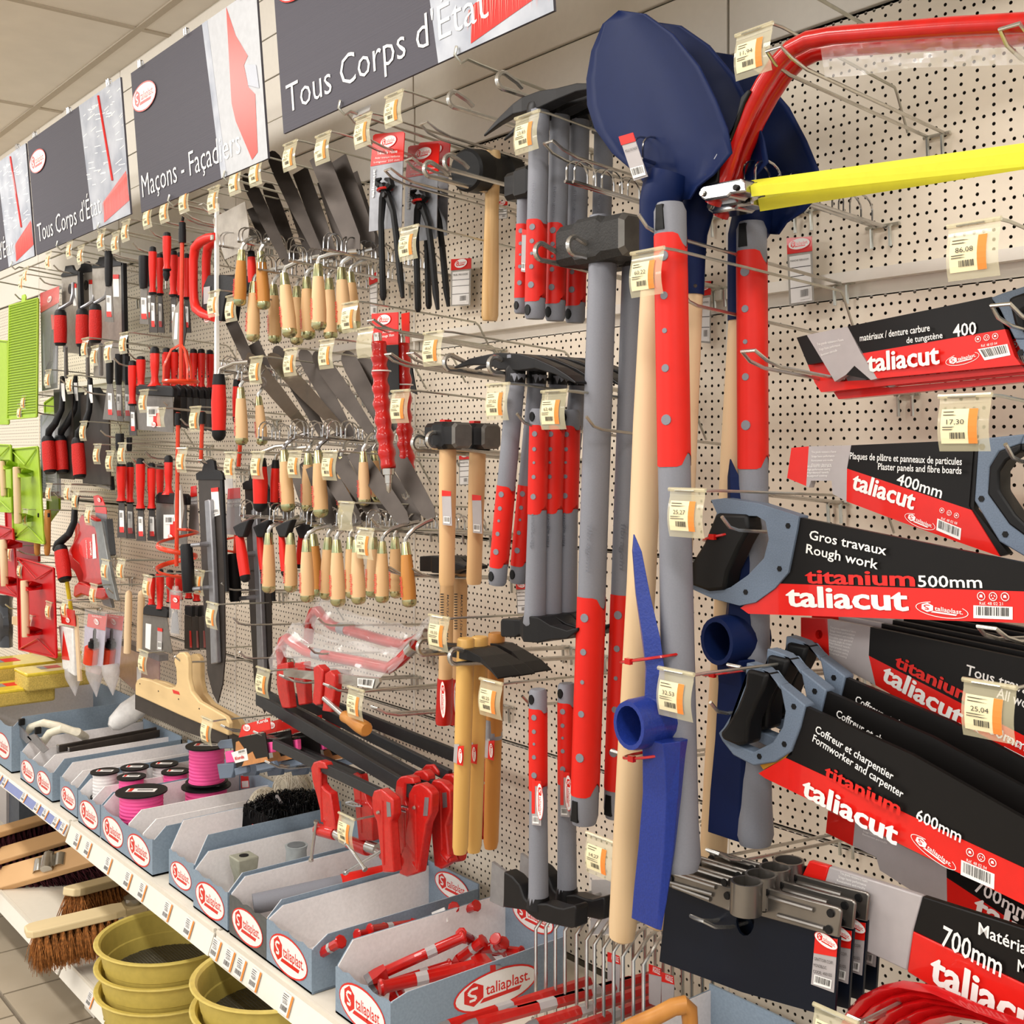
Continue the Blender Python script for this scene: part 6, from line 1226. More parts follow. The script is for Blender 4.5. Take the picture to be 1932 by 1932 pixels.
S=T('hanging_card','red header card hanging above the plasterboard planes','card',W(186,950,-.30)); plate('red_header',REDP,S,[(176,936),(184,934),(192,938),(200,960),(201,970),(180,967)],-.31,.002); plate('silver_card',SILV,S,[(180,967),(201,970),(203,1020),(184,1010)],-.308,.0015); logo(S,W(187,943,-.312),.03,(1,0,-.2))
# mixing paddles and orange red rods
def paddle(x,t,b,y,label,blk=True):
    S=T('mixing_paddle',label,'paddle',W(x,t,y)); MB().tube([W(x,t,y),W(x-3,b,y)],.0058,8).obj('rod',ORRED,S)
    if blk: MB().lathe(W(x,t,y),W(x,t+24,y),[(0,.004),(.1,.009),(1,.009)],10).obj('black_sleeve',SOFT,S)
    return S
S=paddle(344,418,718,-.345,'tall orange-red mixing paddle with an open cage at its foot'); MB().tube([W(344,418,-.345),W(346,408,-.345)],.004,6).obj('hook_tip',SOFT,S); MB().lathe(W(344,432,-.345),W(344,458,-.345),[(0,.010),(1,.010)],10).obj('black_grip',SOFT,S)
c=W(341,720,-.345); r=.045; MB().tube([c+V((math.cos(t)*r,math.sin(t)*r,0)) for t in [2*pi*k/24 for k in range(24)]],.005,6,closed=True,flat=(1,1)).obj('cage_ring',ORRED,S)
for a in (0,2.1,4.2): d=V((math.cos(a),math.sin(a),0)); MB().tube([c+d*r,c+d*r*.97+V((0,0,.04)),c+d*r*.55+V((0,0,.085)),c+V((0,0,.10))],.005,6,flat=(1,.6)).obj('cage_arm',ORRED,S)
S=paddle(336,778,1068,-.35,'orange-red mixing screw with a spiral blade, long rod'); c=W(334,1042,-.35); h=.13
MB().tube([c+V((math.cos(t)*.052,math.sin(t)*.052,h*(.5-t/(4*pi)))) for t in [4*pi*k/40 for k in range(41)]],.004,6,flat=(1.6,.7)).obj('spiral_blade',ORRED,S)
for t in (0.3,2*pi,4*pi-.3): MB().tube([c+V((0,0,h*(.5-t/(4*pi)))),c+V((math.cos(t)*.052,math.sin(t)*.052,h*(.5-t/(4*pi))))],.004,6).obj('spiral_arm',ORRED,S)
paddle(382,776,872,-.30,'short orange-red rod with a black top, right of the mixing screw'); paddle(453,838,880,-.25,'orange-red rod seen between the racks of the middle row',False)
S=paddle(446,985,1065,-.22,'second mixing screw hidden behind the large aluminium trowel',False); c=W(432,1040,-.22); MB().tube([c+V((math.cos(t)*.045,math.sin(t)*.045,.11*(.5-t/(4*pi)))) for t in [4*pi*k/32 for k in range(33)]],.003,6).obj('spiral_blade',ORRED,S)
S=T('leaf_trowel','leaf-shaped pale steel blade hanging under the top mixing paddle','trowel',W(335,600,-.33)); plate('blade',mat('pale_steel','A69E93',.4,metal=.5),S,[(338,568),(344,578),(341,655),(332,660),(325,640),(324,610),(331,580)],-.335,.002); plate('paper_sticker',WHITE,S,[(331,590),(336,590),(334,640),(328,640)],-.336,.0008)
S=T('leaf_trowel','dark leaf-shaped blade right of the pale one under the top mixing paddle','trowel',W(345,600,-.30)); plate('blade',DARK,S,[(342,568),(348,580),(351,625),(346,655),(340,650)],-.31,.002); knife(319,918,940,2,-.30,'slim steel rod end above the third filling knife',None,red=False,cap=False) if False else None
S=T('leaf_trowel','long grey labelled blade hanging beside the third filling knife','trowel',W(338,920,-.30)); plate('blade',mat('pale_steel','A69E93',.4,metal=.5),S,[(331,915),(342,915),(347,960),(341,1008),(331,1006),(328,950)],-.32,.002); plate('paper_sticker',WHITE,S,[(333,925),(340,925),(342,1000),(334,1000)],-.321,.0008)
# red bow handles of floor scrapers
def bowh(dx,y,label):
    S=T('floor_scraper',label,'scraper',W(380+dx,500,y)); q=[(405,446),(392,449),(378,456),(368,468),(365,490),(365,540),(366,565),(370,582),(382,592),(404,600)]
    MB().tube([W(a+dx,b,y) for a,b in q],[.010,.012,.013,.013,.012,.0115,.012,.013,.012,.010],12).obj('red_bow_handle',RED,S)
    plate('black_head',SOFT,S,[(383+dx,540),(392+dx,519),(418+dx,518),(450+dx,522),(452+dx,545),(425+dx,560),(418+dx,606),(380+dx,604),(380+dx,572)],y+.006,.014,bevel=.003); plate('paper_sticker',GRYP,S,[(384+dx,542),(396+dx,540),(396+dx,572),(384+dx,574)],y+.004,.001); logo(S,W(391+dx,602,y+.004),.04,(1,0,0)); MB().box(W(400+dx,448,y-.013),(.012,.004,.012)).obj('screw_plate',STEEL,S,smooth=False); return S
bowh(0,-.33,'front floor scraper with a large red bow handle'); bowh(24,-.26,'second floor scraper with a red bow handle, behind the white upright')
# big black trowels with aluminium spine
def bigtrowel(dx,dy,y,label,st=True,k=1):
    o=lambda L:[(a/3.864+dx,850+b/3.864+dy) for a,b in L]; S=T('plastering_knife',label,'trowel',W(395+dx,1000+dy,y))
    plate('blade',DARK,S,o([(1445,210),(1605,212),(1632,700),(1640,1500),(1622,1700),(1587,1842),(1550,1770),(1512,1620),(1475,1000)]),y,.003)
    plate('black_top_guard',SOFT,S,o([(1425,170),(1455,150),(1470,150),(1480,110),(1495,75),(1530,62),(1555,75),(1565,140),(1600,150),(1622,175),(1625,215),(1430,215)]),y-.003,.008,bevel=.001); plate('black_edge_guard',SOFT,S,o([(1602,210),(1620,212),(1655,1030),(1640,1030)]),y-.002,.006)
    plate('aluminium_spine',ALU,S,o([(1488,365),(1520,355),(1525,370),(1545,720),(1580,1550),(1535,1560),(1520,1000),(1505,700)]),y-.014,.014,bevel=.003)
    for v in (690,1010): MB().tube([W(*o([(1520,v-10)])[0],y-.012),W(*o([(1460,v-5)])[0],y-.035),W(*o([(1400,v)])[0],y-.045)],[.007,.0055,.0055],8).obj('bracket_arm',ALU,S)
    a=W(*o([(1358,682)])[0],y-.05); b=W(*o([(1378,1032)])[0],y-.05); MB().lathe(a,b,[(0,.013),(.04,.0155),(.5,.0165),(.96,.0155),(1,.013)],14).obj('black_handle',SOFT,S)
    if st: plate('paper_sticker',WHITE,S,o([(1537,275),(1588,268),(1602,470),(1550,485)]),y-.0012,.001); plate('red_sticker_mark',RED,S,o([(1537,275),(1588,268),(1590,298),(1539,302)]),y-.0022,.0008); bars(S,o([(1556,430),(1590,425),(1592,455),(1558,462)]),y-.0022,n=9)
    return S
bigtrowel(0,0,-.345,'front large pointed trowel with an aluminium spine and black handle'); bigtrowel(88,18,-.24,'rear large pointed trowel with an aluminium spine, left of the bagged frames',False)
for i,(q,lb) in enumerate(((((360,918),(370,916),(376,1010),(355,1008)),'grey and red text card left of the front large trowel'),(((430,922),(452,920),(455,1010),(425,1008)),'grey and red text card right of the front large trowel'),(((420,888),(438,890),(440,935),(420,930)),'white tag card above the right text card'))):
    S=T('hanging_card',lb,'card',W(*q[0],-.27)); plate('card',GRYP if i<2 else WHITE,S,list(q),-.27,.0015); 
    if i<2: plate('red_header',REDP,S,[q[0],q[1],(q[1][0]+1,q[1][1]+20),(q[0][0]-1,q[0][1]+20)],-.2712,.0012); txt('MALAXEUR',(q[0][0]+1,q[0][1]+28),(q[1][0]+2,q[1][1]+28),-.2712,4,S,WHITE,.02); txt('TIGE HEXA',(q[0][0]+1,q[0][1]+35),(q[1][0]+2,q[1][1]+35),-.2712,4,S,WHITE,.02)
# parquet spatulas of pale wood with dark blades
def spat(y,label,dx=0,dy=0):
    o=lambda L:[(a+dx,b+dy) for a,b in L]; S=T('wooden_spatula',label,'spatula',W(340+dx,1300+dy,y))
    PL=mat('plywood','E3C48F',.5,var=.04,scale=30,stretch=(.2,1,1))
    plate('wooden_body',PL,S,o([(255,1292),(258,1283),(264,1279),(285,1284),(318,1298),(329,1297),(333,1288),(332,1262),(328,1248),(330,1238),(338,1231),(346,1231),(352,1238),(354,1250),(354,1280),(360,1305),(375,1324),(405,1341),(424,1352),(431,1364),(430,1388),(340,1350),(255,1311)]),y-.006,.014,bevel=.003)
    plate('steel_blade',DARK,S,o([(255,1308),(340,1347),(430,1385),(430,1408),(345,1379),(255,1338)]),y+.001,.003)
    for c in ((264,1290),(299,1304),(337,1319),(376,1337)): p=W(*o([c])[0],y-.0065); MB().lathe(p,p+V((0,-.001,0)),[(0,.002),(1,.002)],8).obj('screw',DARK,S)
    q=o([(325,1301),(337,1305),(339,1311),(327,1308)]); plate('red_brand_mark',REDP,S,q,y-.0068,.0006); return S
spat(-.34,'front wide pale wooden spatula with a long dark steel blade'); spat(-.27,'rear wide wooden spatula behind the front one',24,3)
for i,(x,t,b,y) in enumerate(((242,1114,1232,-.34),(266,1114,1228,-.30))):
    S=T('wooden_stick',('left','right')[i]+' rounded pale wooden handle hanging above the wooden spatulas','handle',W(x,t,y)); MB().lathe(W(x+1,t,y),W(x-2,b,y),[(0,.004),(.03,.010),(.08,.0125),(.5,.0130),(1,.0125)],12,flat=(1,.8)).obj('handle',PALE,S)
# aluminium rules
S=T('aluminium_rule','long bright aluminium darby rule between the hole saws and the spatulas','rule',W(260,1230,-.2)); b=MB(); A=W(216,1215,-.34);B=W(288,1245,-.05); A=W(218,1213,-.18);B=W(300,1246,-.18)
plate('rule_top',ALU,S,[(217,1213),(222,1206),(300,1236),(300,1248)],-.22,.03); plate('rule_face',mat('mirror_film','C9AEB4',.22,metal=.7),S,[(217,1214),(300,1248),(300,1316),(262,1310),(217,1270)],-.20,.004)
plate('paper_sticker',WHITE,S,[(258,1258),(266,1260),(265,1300),(258,1296)],-.201,.001)
# packs hanging low left
S=T('pack','clear pack with a white block and a red triangle print','pack',W(125,1220,-.35)); plate('white_block',WHP,S,[(110,1180),(136,1186),(140,1276),(118,1262)],-.35,.02,bevel=.004); plate('red_triangle',REDP,S,[(119,1190),(131,1246),(116,1244)],-.3508,.0008); plate('red_header',REDP,S,[(113,1145),(140,1152),(142,1182),(116,1176)],-.352,.002); logo(S,W(128,1170,-.3535),.04,(1,0,0)); plate('wooden_stick',PALE,S,[(139,1160),(144,1162),(152,1285),(146,1285)],-.345,.006)
for i,(dx,y) in enumerate(((0,-.345),(32,-.30))):
    S=T('hole_saw_pack',('left','right')[i]+' clear pack with a red header and an orange-red hole saw','pack',W(178+dx,1180,y)); plate('card',mat('lilac_card','BDB6CC',.5),S,[(160+dx,1180),(199+dx,1186),(193+dx,1258),(157+dx,1250)],y+.016,.001); plate('red_header',REDP,S,[(166+dx,1158),(201+dx,1163),(198+dx,1190),(164+dx,1182)],y+.014,.001); logo(S,W(182+dx,1173,y+.0125),.045,(1,0,-.1)); txt('Scie-cloche',(174+dx,1163),(192+dx,1166),y+.0125,3.5,S)
    MB().lathe(W(174+dx,1222,y),W(171+dx,1250,y),[(0,.0235),(1,.0235)],18).obj('hole_saw_cup',ORRED,S); MB().lathe(W(177+dx,1206,y),W(176+dx,1221,y),[(0,.012),(.4,.012),(.42,.016),(1,.016)],10).obj('arbor',BLK,S); MB().lathe(W(179+dx,1186,y),W(178+dx,1206,y),[(0,.003),(.2,.005),(1,.005)],6).obj('hex_shank',BLK,S)
    b=MB(); a=P([(160+dx,1148),(203+dx,1155),(194+dx,1262),(152+dx,1252)],y-.004); f=P([(150+dx,1262),(188+dx,1274)],y-.03); b.add(a,[(0,1,2,3)]).add([a[3],a[2],f[1],f[0]],[(0,1,2,3)]); b.obj('clear_blister',FILM,S,fix=False)
for i,(x,t,b_) in enumerate(((140,1275,1313),(180,1268,1315),(211,1268,1312))):
    S=T('plastic_nozzle',('leftmost','middle','rightmost')[i]+' clear pointed plastic nozzle under the hole saw packs','nozzle',W(x,t,-.33)); MB().lathe(W(x-3,t-14,-.33),W(x+2,b_,-.33),[(0,.026),(.25,.027),(.4,.024),(1,.001)],14).obj('cone',mat('frosted_plastic','D8D4D4',.25,alpha=.5,coat=.5),S)
S=T('clear_bottle','clear bottle-shaped blister with a red label and a grey blade inside','bottle',W(331,1150,-.36)); MB().lathe(W(331,1106,-.36),W(331,1199,-.36),[(0,.012),(.06,.014),(.1,.026),(.9,.027),(.97,.024),(1,.018)],14,flat=(1,.55)).obj('clear_body',FILM,S,fix=False); plate('red_label',REDP,S,[(322,1122),(339,1124),(338,1150),(322,1148)],-.375,.001); plate('inner_blade',ALU,S,[(325,1158),(334,1150),(338,1196),(322,1194)],-.36,.001); logo(S,W(331,1132,-.3762),.03,(1,0,0))
# Korda pack
S=T('chalk_line_pack','Korda chalk line pack, red header and dark photo card with an orange picture','pack',W(475,1400,-.35)); Y=-.35
plate('red_header',REDP,S,[(457,1368),(508,1354),(510,1376),(450,1392)],Y,.002); txt('Korda',(486,1366),(507,1361),Y,6,S,WHITE,.04); logo(S,W(466,1373,Y),.04,(1,0,.2)); plate('dark_card',BLKP,S,[(437,1394),(500,1382),(507,1432),(446,1448)],Y-.002,.002)
plate('orange_picture',mat('print_orange','C98A54',.4),S,[(445,1400),(450,1398),(460,1412),(452,1428),(444,1424)],Y-.003,.001); plate('orange_picture',mat('print_orange','C98A54',.4),S,[(466,1424),(476,1418),(482,1432),(503,1428),(506,1436),(456,1446)],Y-.003,.001)
plate('white_sticker',WHITE,S,[(436,1420),(464,1412),(468,1434),(444,1440)],Y-.004,.001); txt('Korda',(444,1434),(461,1430),Y-.0045,6,S,RED,.03); bars(S,[(449,1417),(463,1413),(464,1420),(450,1423)],Y-.0045,n=6)
for q in ([(409,1404),(415,1397),(438,1394),(440,1412),(414,1413)],[(409,1442),(440,1440),(440,1454),(436,1468),(414,1470)],[(441,1450),(464,1446),(465,1458),(444,1464)],[(482,1442),(515,1436),(520,1448),(484,1456)]): plate('grey_plastic_reel',BLUG,S,q,Y+.004,.012,bevel=.002)
for q in ([(424,1418),(438,1416),(442,1438),(426,1440)],[(498,1402),(512,1400),(513,1420),(500,1422)]): plate('pink_line',PINK,S,q,Y+.006,.012,bevel=.002)
for i in range(3): cshift(S,(.03+.035*i,.05*(i+1),.004),('second','third','rearmost')[i]+' chalk line pack in the row behind the Korda pack')
S=T('hanging_card','small red and white paper card in the bin behind the tall pink reel','card',W(461,1475,-.12)); plate('card',REDP,S,[(454,1464),(468,1462),(470,1486),(455,1488)],-.12,.001); plate('white_part',WHITE,S,[(456,1474),(468,1473),(469,1485),(457,1486)],-.1205,.001)
# paper info cards hanging on the board
def info(q,y,label,t1='TRUEL. PRO SOUDE',side=False):
    S=T('info_card',label,'card',W(*q[0],y)); (a,b,c,d)=q; L=lambda u,v:((a[0]*(1-u)+b[0]*u)*(1-v)+(d[0]*(1-u)+c[0]*u)*v,(a[1]*(1-u)+b[1]*u)*(1-v)+(d[1]*(1-u)+c[1]*u)*v)
    plate('grey_frame',mat('frame_grey','A9A59C',.5),S,list(q),y,.001); plate('white_paper',WHITE,S,[L(.08,.28),L(.92,.26),L(.92,.97),L(.08,.97)],y-.0008,.0008); plate('red_header',REDP,S,[L(0,0),L(1,0),L(1,.22),L(0,.24)],y-.0012,.001); logo(S,W(*L(.5,.1),y-.0015),abs(b[0]-a[0])*PM(*a,y)*.8/.75,(1,0,0))
    for v in (.45,.58,.75): MB().tube([W(*L(.08,v),y-.001),W(*L(.92,v-.01),y-.001)],.0006,4).obj('printed_rule',INK,S)
    txt(t1,L(.12,.36),L(.85,.35),y-.001,3.5,S,INK); bars(S,[L(.45,.78),L(.85,.77),L(.85,.93),L(.45,.94)],y-.0012,n=4); return S
info([(851,489),(889,487),(887,576),(850,578)],-.03,'info card with red header on the board right of the pincers'); info([(1484,449),(1531,446),(1536,570),(1489,577)],-.03,'info card beside the second red grip, below the yellow guards','MANCHE FIBRAGOM'); info([(1316,532),(1341,530),(1340,648),(1317,646)],-.03,'info card between the middle shovel handle and the second pick handle','MANCHE BOIS')
info([(696,520),(712,512),(712,600),(698,596)],-.10,'tilted info card behind the front pincers legs'); info([(866,852),(886,852),(886,915),(866,916)],-.04,'info card on the board between the two wooden club hammers','MASSETTE'); info([(973,1098),(994,1098),(994,1158),(976,1158)],-.04,'info card left of the inverted hammers','MARTEAU'); info([(940,380),(957,380),(957,412),(940,414)],-.06,'small info card right of the mallet handle','MAILLET')
# ---------------- lower shelf: brooms and sieves ----------------
LW=mat('light_broom_wood','D9AE7C',.5,var=.03,scale=12,stretch=(1,.1,1)); LW2=mat('pale_broom_wood','E2CDA0',.5,var=.03,scale=12,stretch=(1,.1,1))
def broom(pL,pR,yL,yR,th,w,L,m,wood,label,rot=0,down=True,bracket=None,dens=500,rad=.0016):
    """block from left end to right end (pixels of its upper front edge), bristles length L"""
    A=W(*pL,yL);B=W(*pR,yR); S=T('broom_head',label,'broom',A.lerp(B,.5)); d=nrm(B-A); u=V((0,0,1)); s=d.cross(u); s.normalize(); u=s.cross(d)
    ca,sa=math.cos(rot),math.sin(rot); s,u=s*ca+u*sa,u*ca-s*sa
    ring=lambda p,k=1:[p-s*w/2*k,p-s*w/2*k-u*th*.8,p+s*w/2*k-u*th*.8,p+s*w/2*k]
    ring=lambda p,k=1:[p+s*(-w/2*k)+u*(0),p+s*(w/2*k),p+s*(w/2*k)-u*th,p-s*(w/2*k)-u*th]
    MB().loft([ring(A+d*.0,.55),ring(A+d*.015,.92),ring(A+d*.035,1),ring(B-d*.03,1),ring(B,.8)]).obj('wooden_block',wood,S,smooth=False,bevel=.004)
    b=MB(); q=random.Random(int(pL[0]+pL[1])); LL=(B-A).length; nt=int(LL/.022); rows=5
    for i in range(nt):
        for j in range(rows):
            c=A+d*(.02+(LL-.04)*(i+.5)/nt)+s*w*(-.4+.8*j/(rows-1))-u*th
            for k in range(int(dens/nt/rows)+6):
                o=d*q.gauss(0,.0035)+s*q.gauss(0,.0035); sp=d*q.gauss(0,.010)+s*(q.gauss(0,.010)+(-.4+.8*j/(rows-1))*w*.35)
                e=c+o+sp-u*L*q.uniform(.82,1.05); b.tube([c+o*.6,c.lerp(e,.55)+sp*.1,e],[rad,rad*.9,rad*.5],3)
    o=b.obj('bristles',m,S,ang=3); o['kind']='stuff'
    if bracket:
        c=A.lerp(B,bracket)+u*.002; b=MB(); n=12
        prof=[(-.055,.0),(-.045,.012),(-.030,.012),(-.022,.006),(-.018,.018),(0,.024),(.018,.018),(.022,.006),(.030,.012),(.045,.012),(.055,0)]
        for z0,z1 in ((-.022,.022),): b.loft([[c+d*x+u*h+s*z0 for x,h in prof]+[c+d*x+u*(h-.003)+s*z0 for x,h in prof[::-1]],[c+d*x+u*h+s*z1 for x,h in prof]+[c+d*x+u*(h-.003)+s*z1 for x,h in prof[::-1]]])
        b.obj('metal_bracket',STEEL,S,ang=.9); MB().lathe(c+u*.004-s*.03,c+u*.012+s*.03,[(0,.017),(0.02,.019),(1,.019)],14).obj('handle_socket',STEEL,S)
        MB().lathe(c+u*.004-s*.031,c+u*.004-s*.029,[(0,.015),(1,.015)],14).obj('socket_bore',LW,S)
    return S
broom((-40,1575),(150,1520),-.56,-.18,.02,.07,.10,MAR,LW,'rearmost maroon broom head at the back of the lower shelf',dens=900)
broom((-60,1628),(185,1556),-.60,-.2,.018,.075,.085,MAR,LW,'maroon bristle broom head behind the one with the metal bracket',rot=-.3,dens=1200)
broom((-60,1672),(235,1588),-.60,-.2,.030,.080,.09,MAR,LW,'maroon broom head with a zinc socket bracket on its wide wooden block',rot=-.75,bracket=.52,dens=1500)
broom((130,1676),(250,1646),-.50,-.25,.022,.065,.075,COCO,LW2,'small coco fibre broom head lying behind the front one',dens=1300,rad=.0012)
broom((47,1752),(235,1708),-.66,-.40,.020,.075,.095,COCO,LW2,'front coco fibre broom head overhanging the lower shelf',dens=2600,rad=.0011)
MB_=None
# builder's sieves
def sieve(C,R_,h,label,mesh=False,holes=False,g='stacked olive builders sieves'):
    C=V(C); S=T('sieve',label,'sieve',C,g); n=48
    ring=lambda r,z:[C+V((math.cos(2*pi*k/n)*r,math.sin(2*pi*k/n)*r,z)) for k in range(n)]
    MB().loft([ring(R_*.86,0),ring(R_*.90,h*.42),ring(R_*.915,h*.44),ring(R_*.96,h*.93),ring(R_*1.03,h*.94),ring(R_*1.045,h*.97),ring(R_*1.03,h),ring(R_*.975,h*.995),ring(R_*.945,h*.93),ring(R_*.90,h*.45),ring(R_*.885,h*.42),ring(R_*.84,h*.02),ring(R_*.84,0),ring(R_*.86,0)],caps=False).obj('rim_wall',OLIVE,S,ang=.5)
    if mesh:
        mm=mat('sieve_mesh','6B675A',.4,metal=.6)
        MB().add(ring(R_*.86,h*.1),[tuple(range(n))]).obj('sieve_bottom',mat('sieve_mesh_sheet','4A473D',.6,metal=.3,alpha=.75),S,smooth=False,fix=False); b=MB(); st=.0075; k=-R_*.84
        while k<R_*.84:
            l=math.sqrt(max(0,(R_*.85)**2-k*k)); b.tube([C+V((k,-l,h*.105)),C+V((k,l,h*.105))],.0007,3).tube([C+V((-l,k,h*.107)),C+V((l,k,h*.107))],.0007,3); k+=st
        o=b.obj('wire_mesh',mm,S); o['kind']='stuff'
    if holes:
        for k in range(14):
            a=-2.6+k*.17; d=V((math.cos(a),math.sin(a),0)); p=C+d*R_*.885+V((0,0,h*.28)); MB().lathe(p,p+d*.003,[(0,.004),(.5,.005),(1,.003)],10).obj('side_hole_rim',OLIVE,S); MB().lathe(p+d*.003,p+d*.0034,[(0,.0026),(1,.0026)],8).obj('side_hole',SOFT,S)
    return S
def sv(px,py,y): return W(px,py,y)
SC=V((-2.735,-.47,0)); SR=.170; SH=.095
P1=W(320,1762,-.47)
SC=V((P1.x,-.47,P1.z)); 
for i,(dz,lb) in enumerate(((0,'top olive sieve of the left stack with a visible wire mesh'),(.058,'middle olive sieve of the left stack'),(.116,'bottom olive sieve of the left stack with small holes round its side'))):
    sieve(SC-V((0,0,SH+dz)),SR,SH,lb,mesh=(i==0),holes=(i==2))
P2=W(520,1835,-.45); SC2=V((P2.x,-.45,P2.z))
for i,(dz,lb) in enumerate(((0,'top olive sieve of the right stack under the shelf edge'),(.058,'middle olive sieve of the right stack, ringed with small holes'),(.116,'bottom olive sieve of the right stack'))):
    sieve(SC2-V((0,0,SH+dz)),SR,SH,lb,mesh=(i==0),holes=(i==1))
S=T('metal_cup','small steel cup standing on a wooden block behind the sieves','cup',W(251,1698,-.3)); MB().lathe(W(251,1692,-.3),W(251,1706,-.3),[(0,.028),(1,.022)],16).obj('cup',STEEL,S); MB().box(W(248,1712,-.3),(.09,.07,.03)).obj('wooden_base',LW2,S,bevel=.004)
# far displays beyond, low left: grey cabinet
S=T('grey_cabinet','plain grey and white cabinet side under the far end of the shelf','cabinet',W(20,1520,-.3)); plate('side_panel',GRYP,S,[(-60,1440),(12,1450),(12,1600),(-60,1600)],-.32,.2); plate('dark_edge',mat('slate_panel','555A63',.6),S,[(12,1452),(36,1466),(36,1600),(12,1600)],-.31,.2)
# ---------------- price tags ----------------
PT=[(42,520,'','far left, above the lime boards',.045),(50,506,'','top left corner, left of the finishing trowels',.045),(93,478,'','above the blister pack at the top left',.045),(133,456,'','above the leftmost finishing trowel',.045),(154,466,'','left of the black-handled scraper top',.045),(193,436,'','left of a pair below the middle grey sign',.048),(220,440,'','right of a pair under the Tous Corps sign',.048),(239,418,'','under the right end of the middle Tous Corps sign',.048),
(281,390,'','under the left corner of the Macons sign',.05),(313,378,'','second under the Macons sign',.05),(350,358,'','third under the Macons sign',.05),(405,356,'','just above the white upright',.05),(446,320,'','at the tip of the leftmost upper trowel blades',.05),(485,302,'','under the right end of the Macons sign',.05),(549,272,'','6,32 above the third trowel blade',.052),(611,256,'','covering the tip of the wide square blades',.053),
(687,222,'6,23','under the left of the nearest sign, above the pincers card',.053),(745,180,'43,28','highest one, under the nearest sign',.053),(996,220,'23,83','in front of the upper mason hammers',.053),(773,432,'14,26','between the two pincers',.053),(1223,477,'60,22','on the red grip beside the sledge head',.052),(1424,60,'11,94','in front of the bow saw tube at the top',.053),(1839,425,'86,08','on the board above the tungsten saw',.054),(1822,751,'17,30','above the plaster panel saw',.054),
(162,640,'','left of a pair below the finishing trowels',.048),(180,655,'','right of a pair below the finishing trowels',.048),(206,648,'','left of the black-handled scrapers in the second row',.048),(235,630,'','below the right finishing trowel plate',.048),(405,552,'','on the red bow handle beside the white upright',.05),(439,560,'','right of the red bow handle',.05),(92,700,'','on the blister pack right of the lime board',.047),(134,710,'','above the middle swan-neck arm',.047),(46,745,'','on the lime board, upper of two',.045),(39,764,'','on the lime board, lower of two',.045),
(273,738,'','on the wide filling knife blade',.05),(370,770,'','above the short orange rod',.05),(159,797,'','above the right swan-neck red grip',.048),(185,840,'','left above the third red row',.048),(209,853,'','over the first knives of the third red row',.048),(232,838,'','right above the third red row',.048),(345,848,'','on the mixing screw rod',.05),(437,856,'4,68','left over the lowest row red trowels',.05),(488,855,'6,88','on the left red margin trowel',.05),(485,676,'8,50','on the polished leaf blade of the middle row',.05),
(662,574,'12,83','right end of the upper trowel row',.052),(550,661,'6,32','above the middle row blades, left',.051),(618,644,'7,56','above the middle row blades, centre',.052),(819,630,'49,67','right of the wire twisters, on the board',.053),(757,740,'25,04','in front of the rear wire twister',.053),(558,854,'6,20','between the handles of the middle row',.05),(624,854,'7,30','right of the front middle-row handles',.052),(941,728,'27,02','on the front pick hammer shaft',.053),(1047,741,'63,48','on top of the inverted hammers',.053),(1298,928,'25,27','left of the 500mm saw handle',.053),
(94,914,'','on the grey text blister, left end',.046),(129,914,'','upper, right of the grey text blister',.047),(144,928,'','lower, right of the grey text blister',.047),(169,956,'','above the plasterboard planes',.048),(49,962,'','at the foot of the lime board handle',.046),(19,1030,'','on the cut red board handle',.046),(39,1062,'','top left corner of the large red board',.046),(200,1058,'','on the steel bed of the front plane',.048),(230,1057,'','right of the steel bed of the front plane',.048),(280,1088,'','above the lowest red scraper handles',.049),(178,1104,'','on the red handle of the front plane',.048),(377,1078,'','on the front large trowel handle',.05),(93,1137,'','right edge of the large red board',.046),(57,1162,'','lower right of the large red board',.046),(124,1132,'','over the clear pack with the triangle',.047),(402,1140,'','on the spine of the front large trowel',.05),(272,1230,'','above the front wooden spatula',.05),(498,1264,'10,74','left of the small clamps',.051),
(691,1000,'14,26','between the handles of the lowest trowel row',.052),(830,1166,'10,55','over the sleeved mason hammers',.053),(673,1302,'44,26','right of the small clamps',.052),(928,1288,'40,25','over the right adze handle',.053),(1277,1270,'32,53','on the blue pickaxe head',.053),(1134,1583,'14,27','left of the blue mattock blade on the wooden shovel handle',.052),(1868,1294,'25,04','on the general purpose titanium saws',.053),(655,1542,'14,20','between the jaws of the big clamps',.052),(392,1358,'','at the right end of the front spatula',.05)]
for px,py,pr_,lb,sz in PT:
    yaw=-.0; y=-.37
    if py>1100: y=-.38
    if 1190<px<1310: y=-.475
    t=.0
    lab=('price tag reading '+pr_+', ' if pr_ else 'cream and orange price tag ')+lb if pr_!='' or True else lb
    if lb.startswith('6,32 '): pr_='6,32'; lab='price tag reading 6,32 above the third upper trowel blade'
    price(px,py,pr_ or None,lab,y,sz*(1.12 if px<500 else 1.04))
price(306,772,None,'empty clear tag holder on the wide filling knife blade',-.37,.045,blank=True); price(691,622,None,'empty clear tag holder left of the red wire twister',-.37,.052,blank=True); price(655,950,None,'empty clear tag holder above the lowest trowel racks',-.37,.052,blank=True)
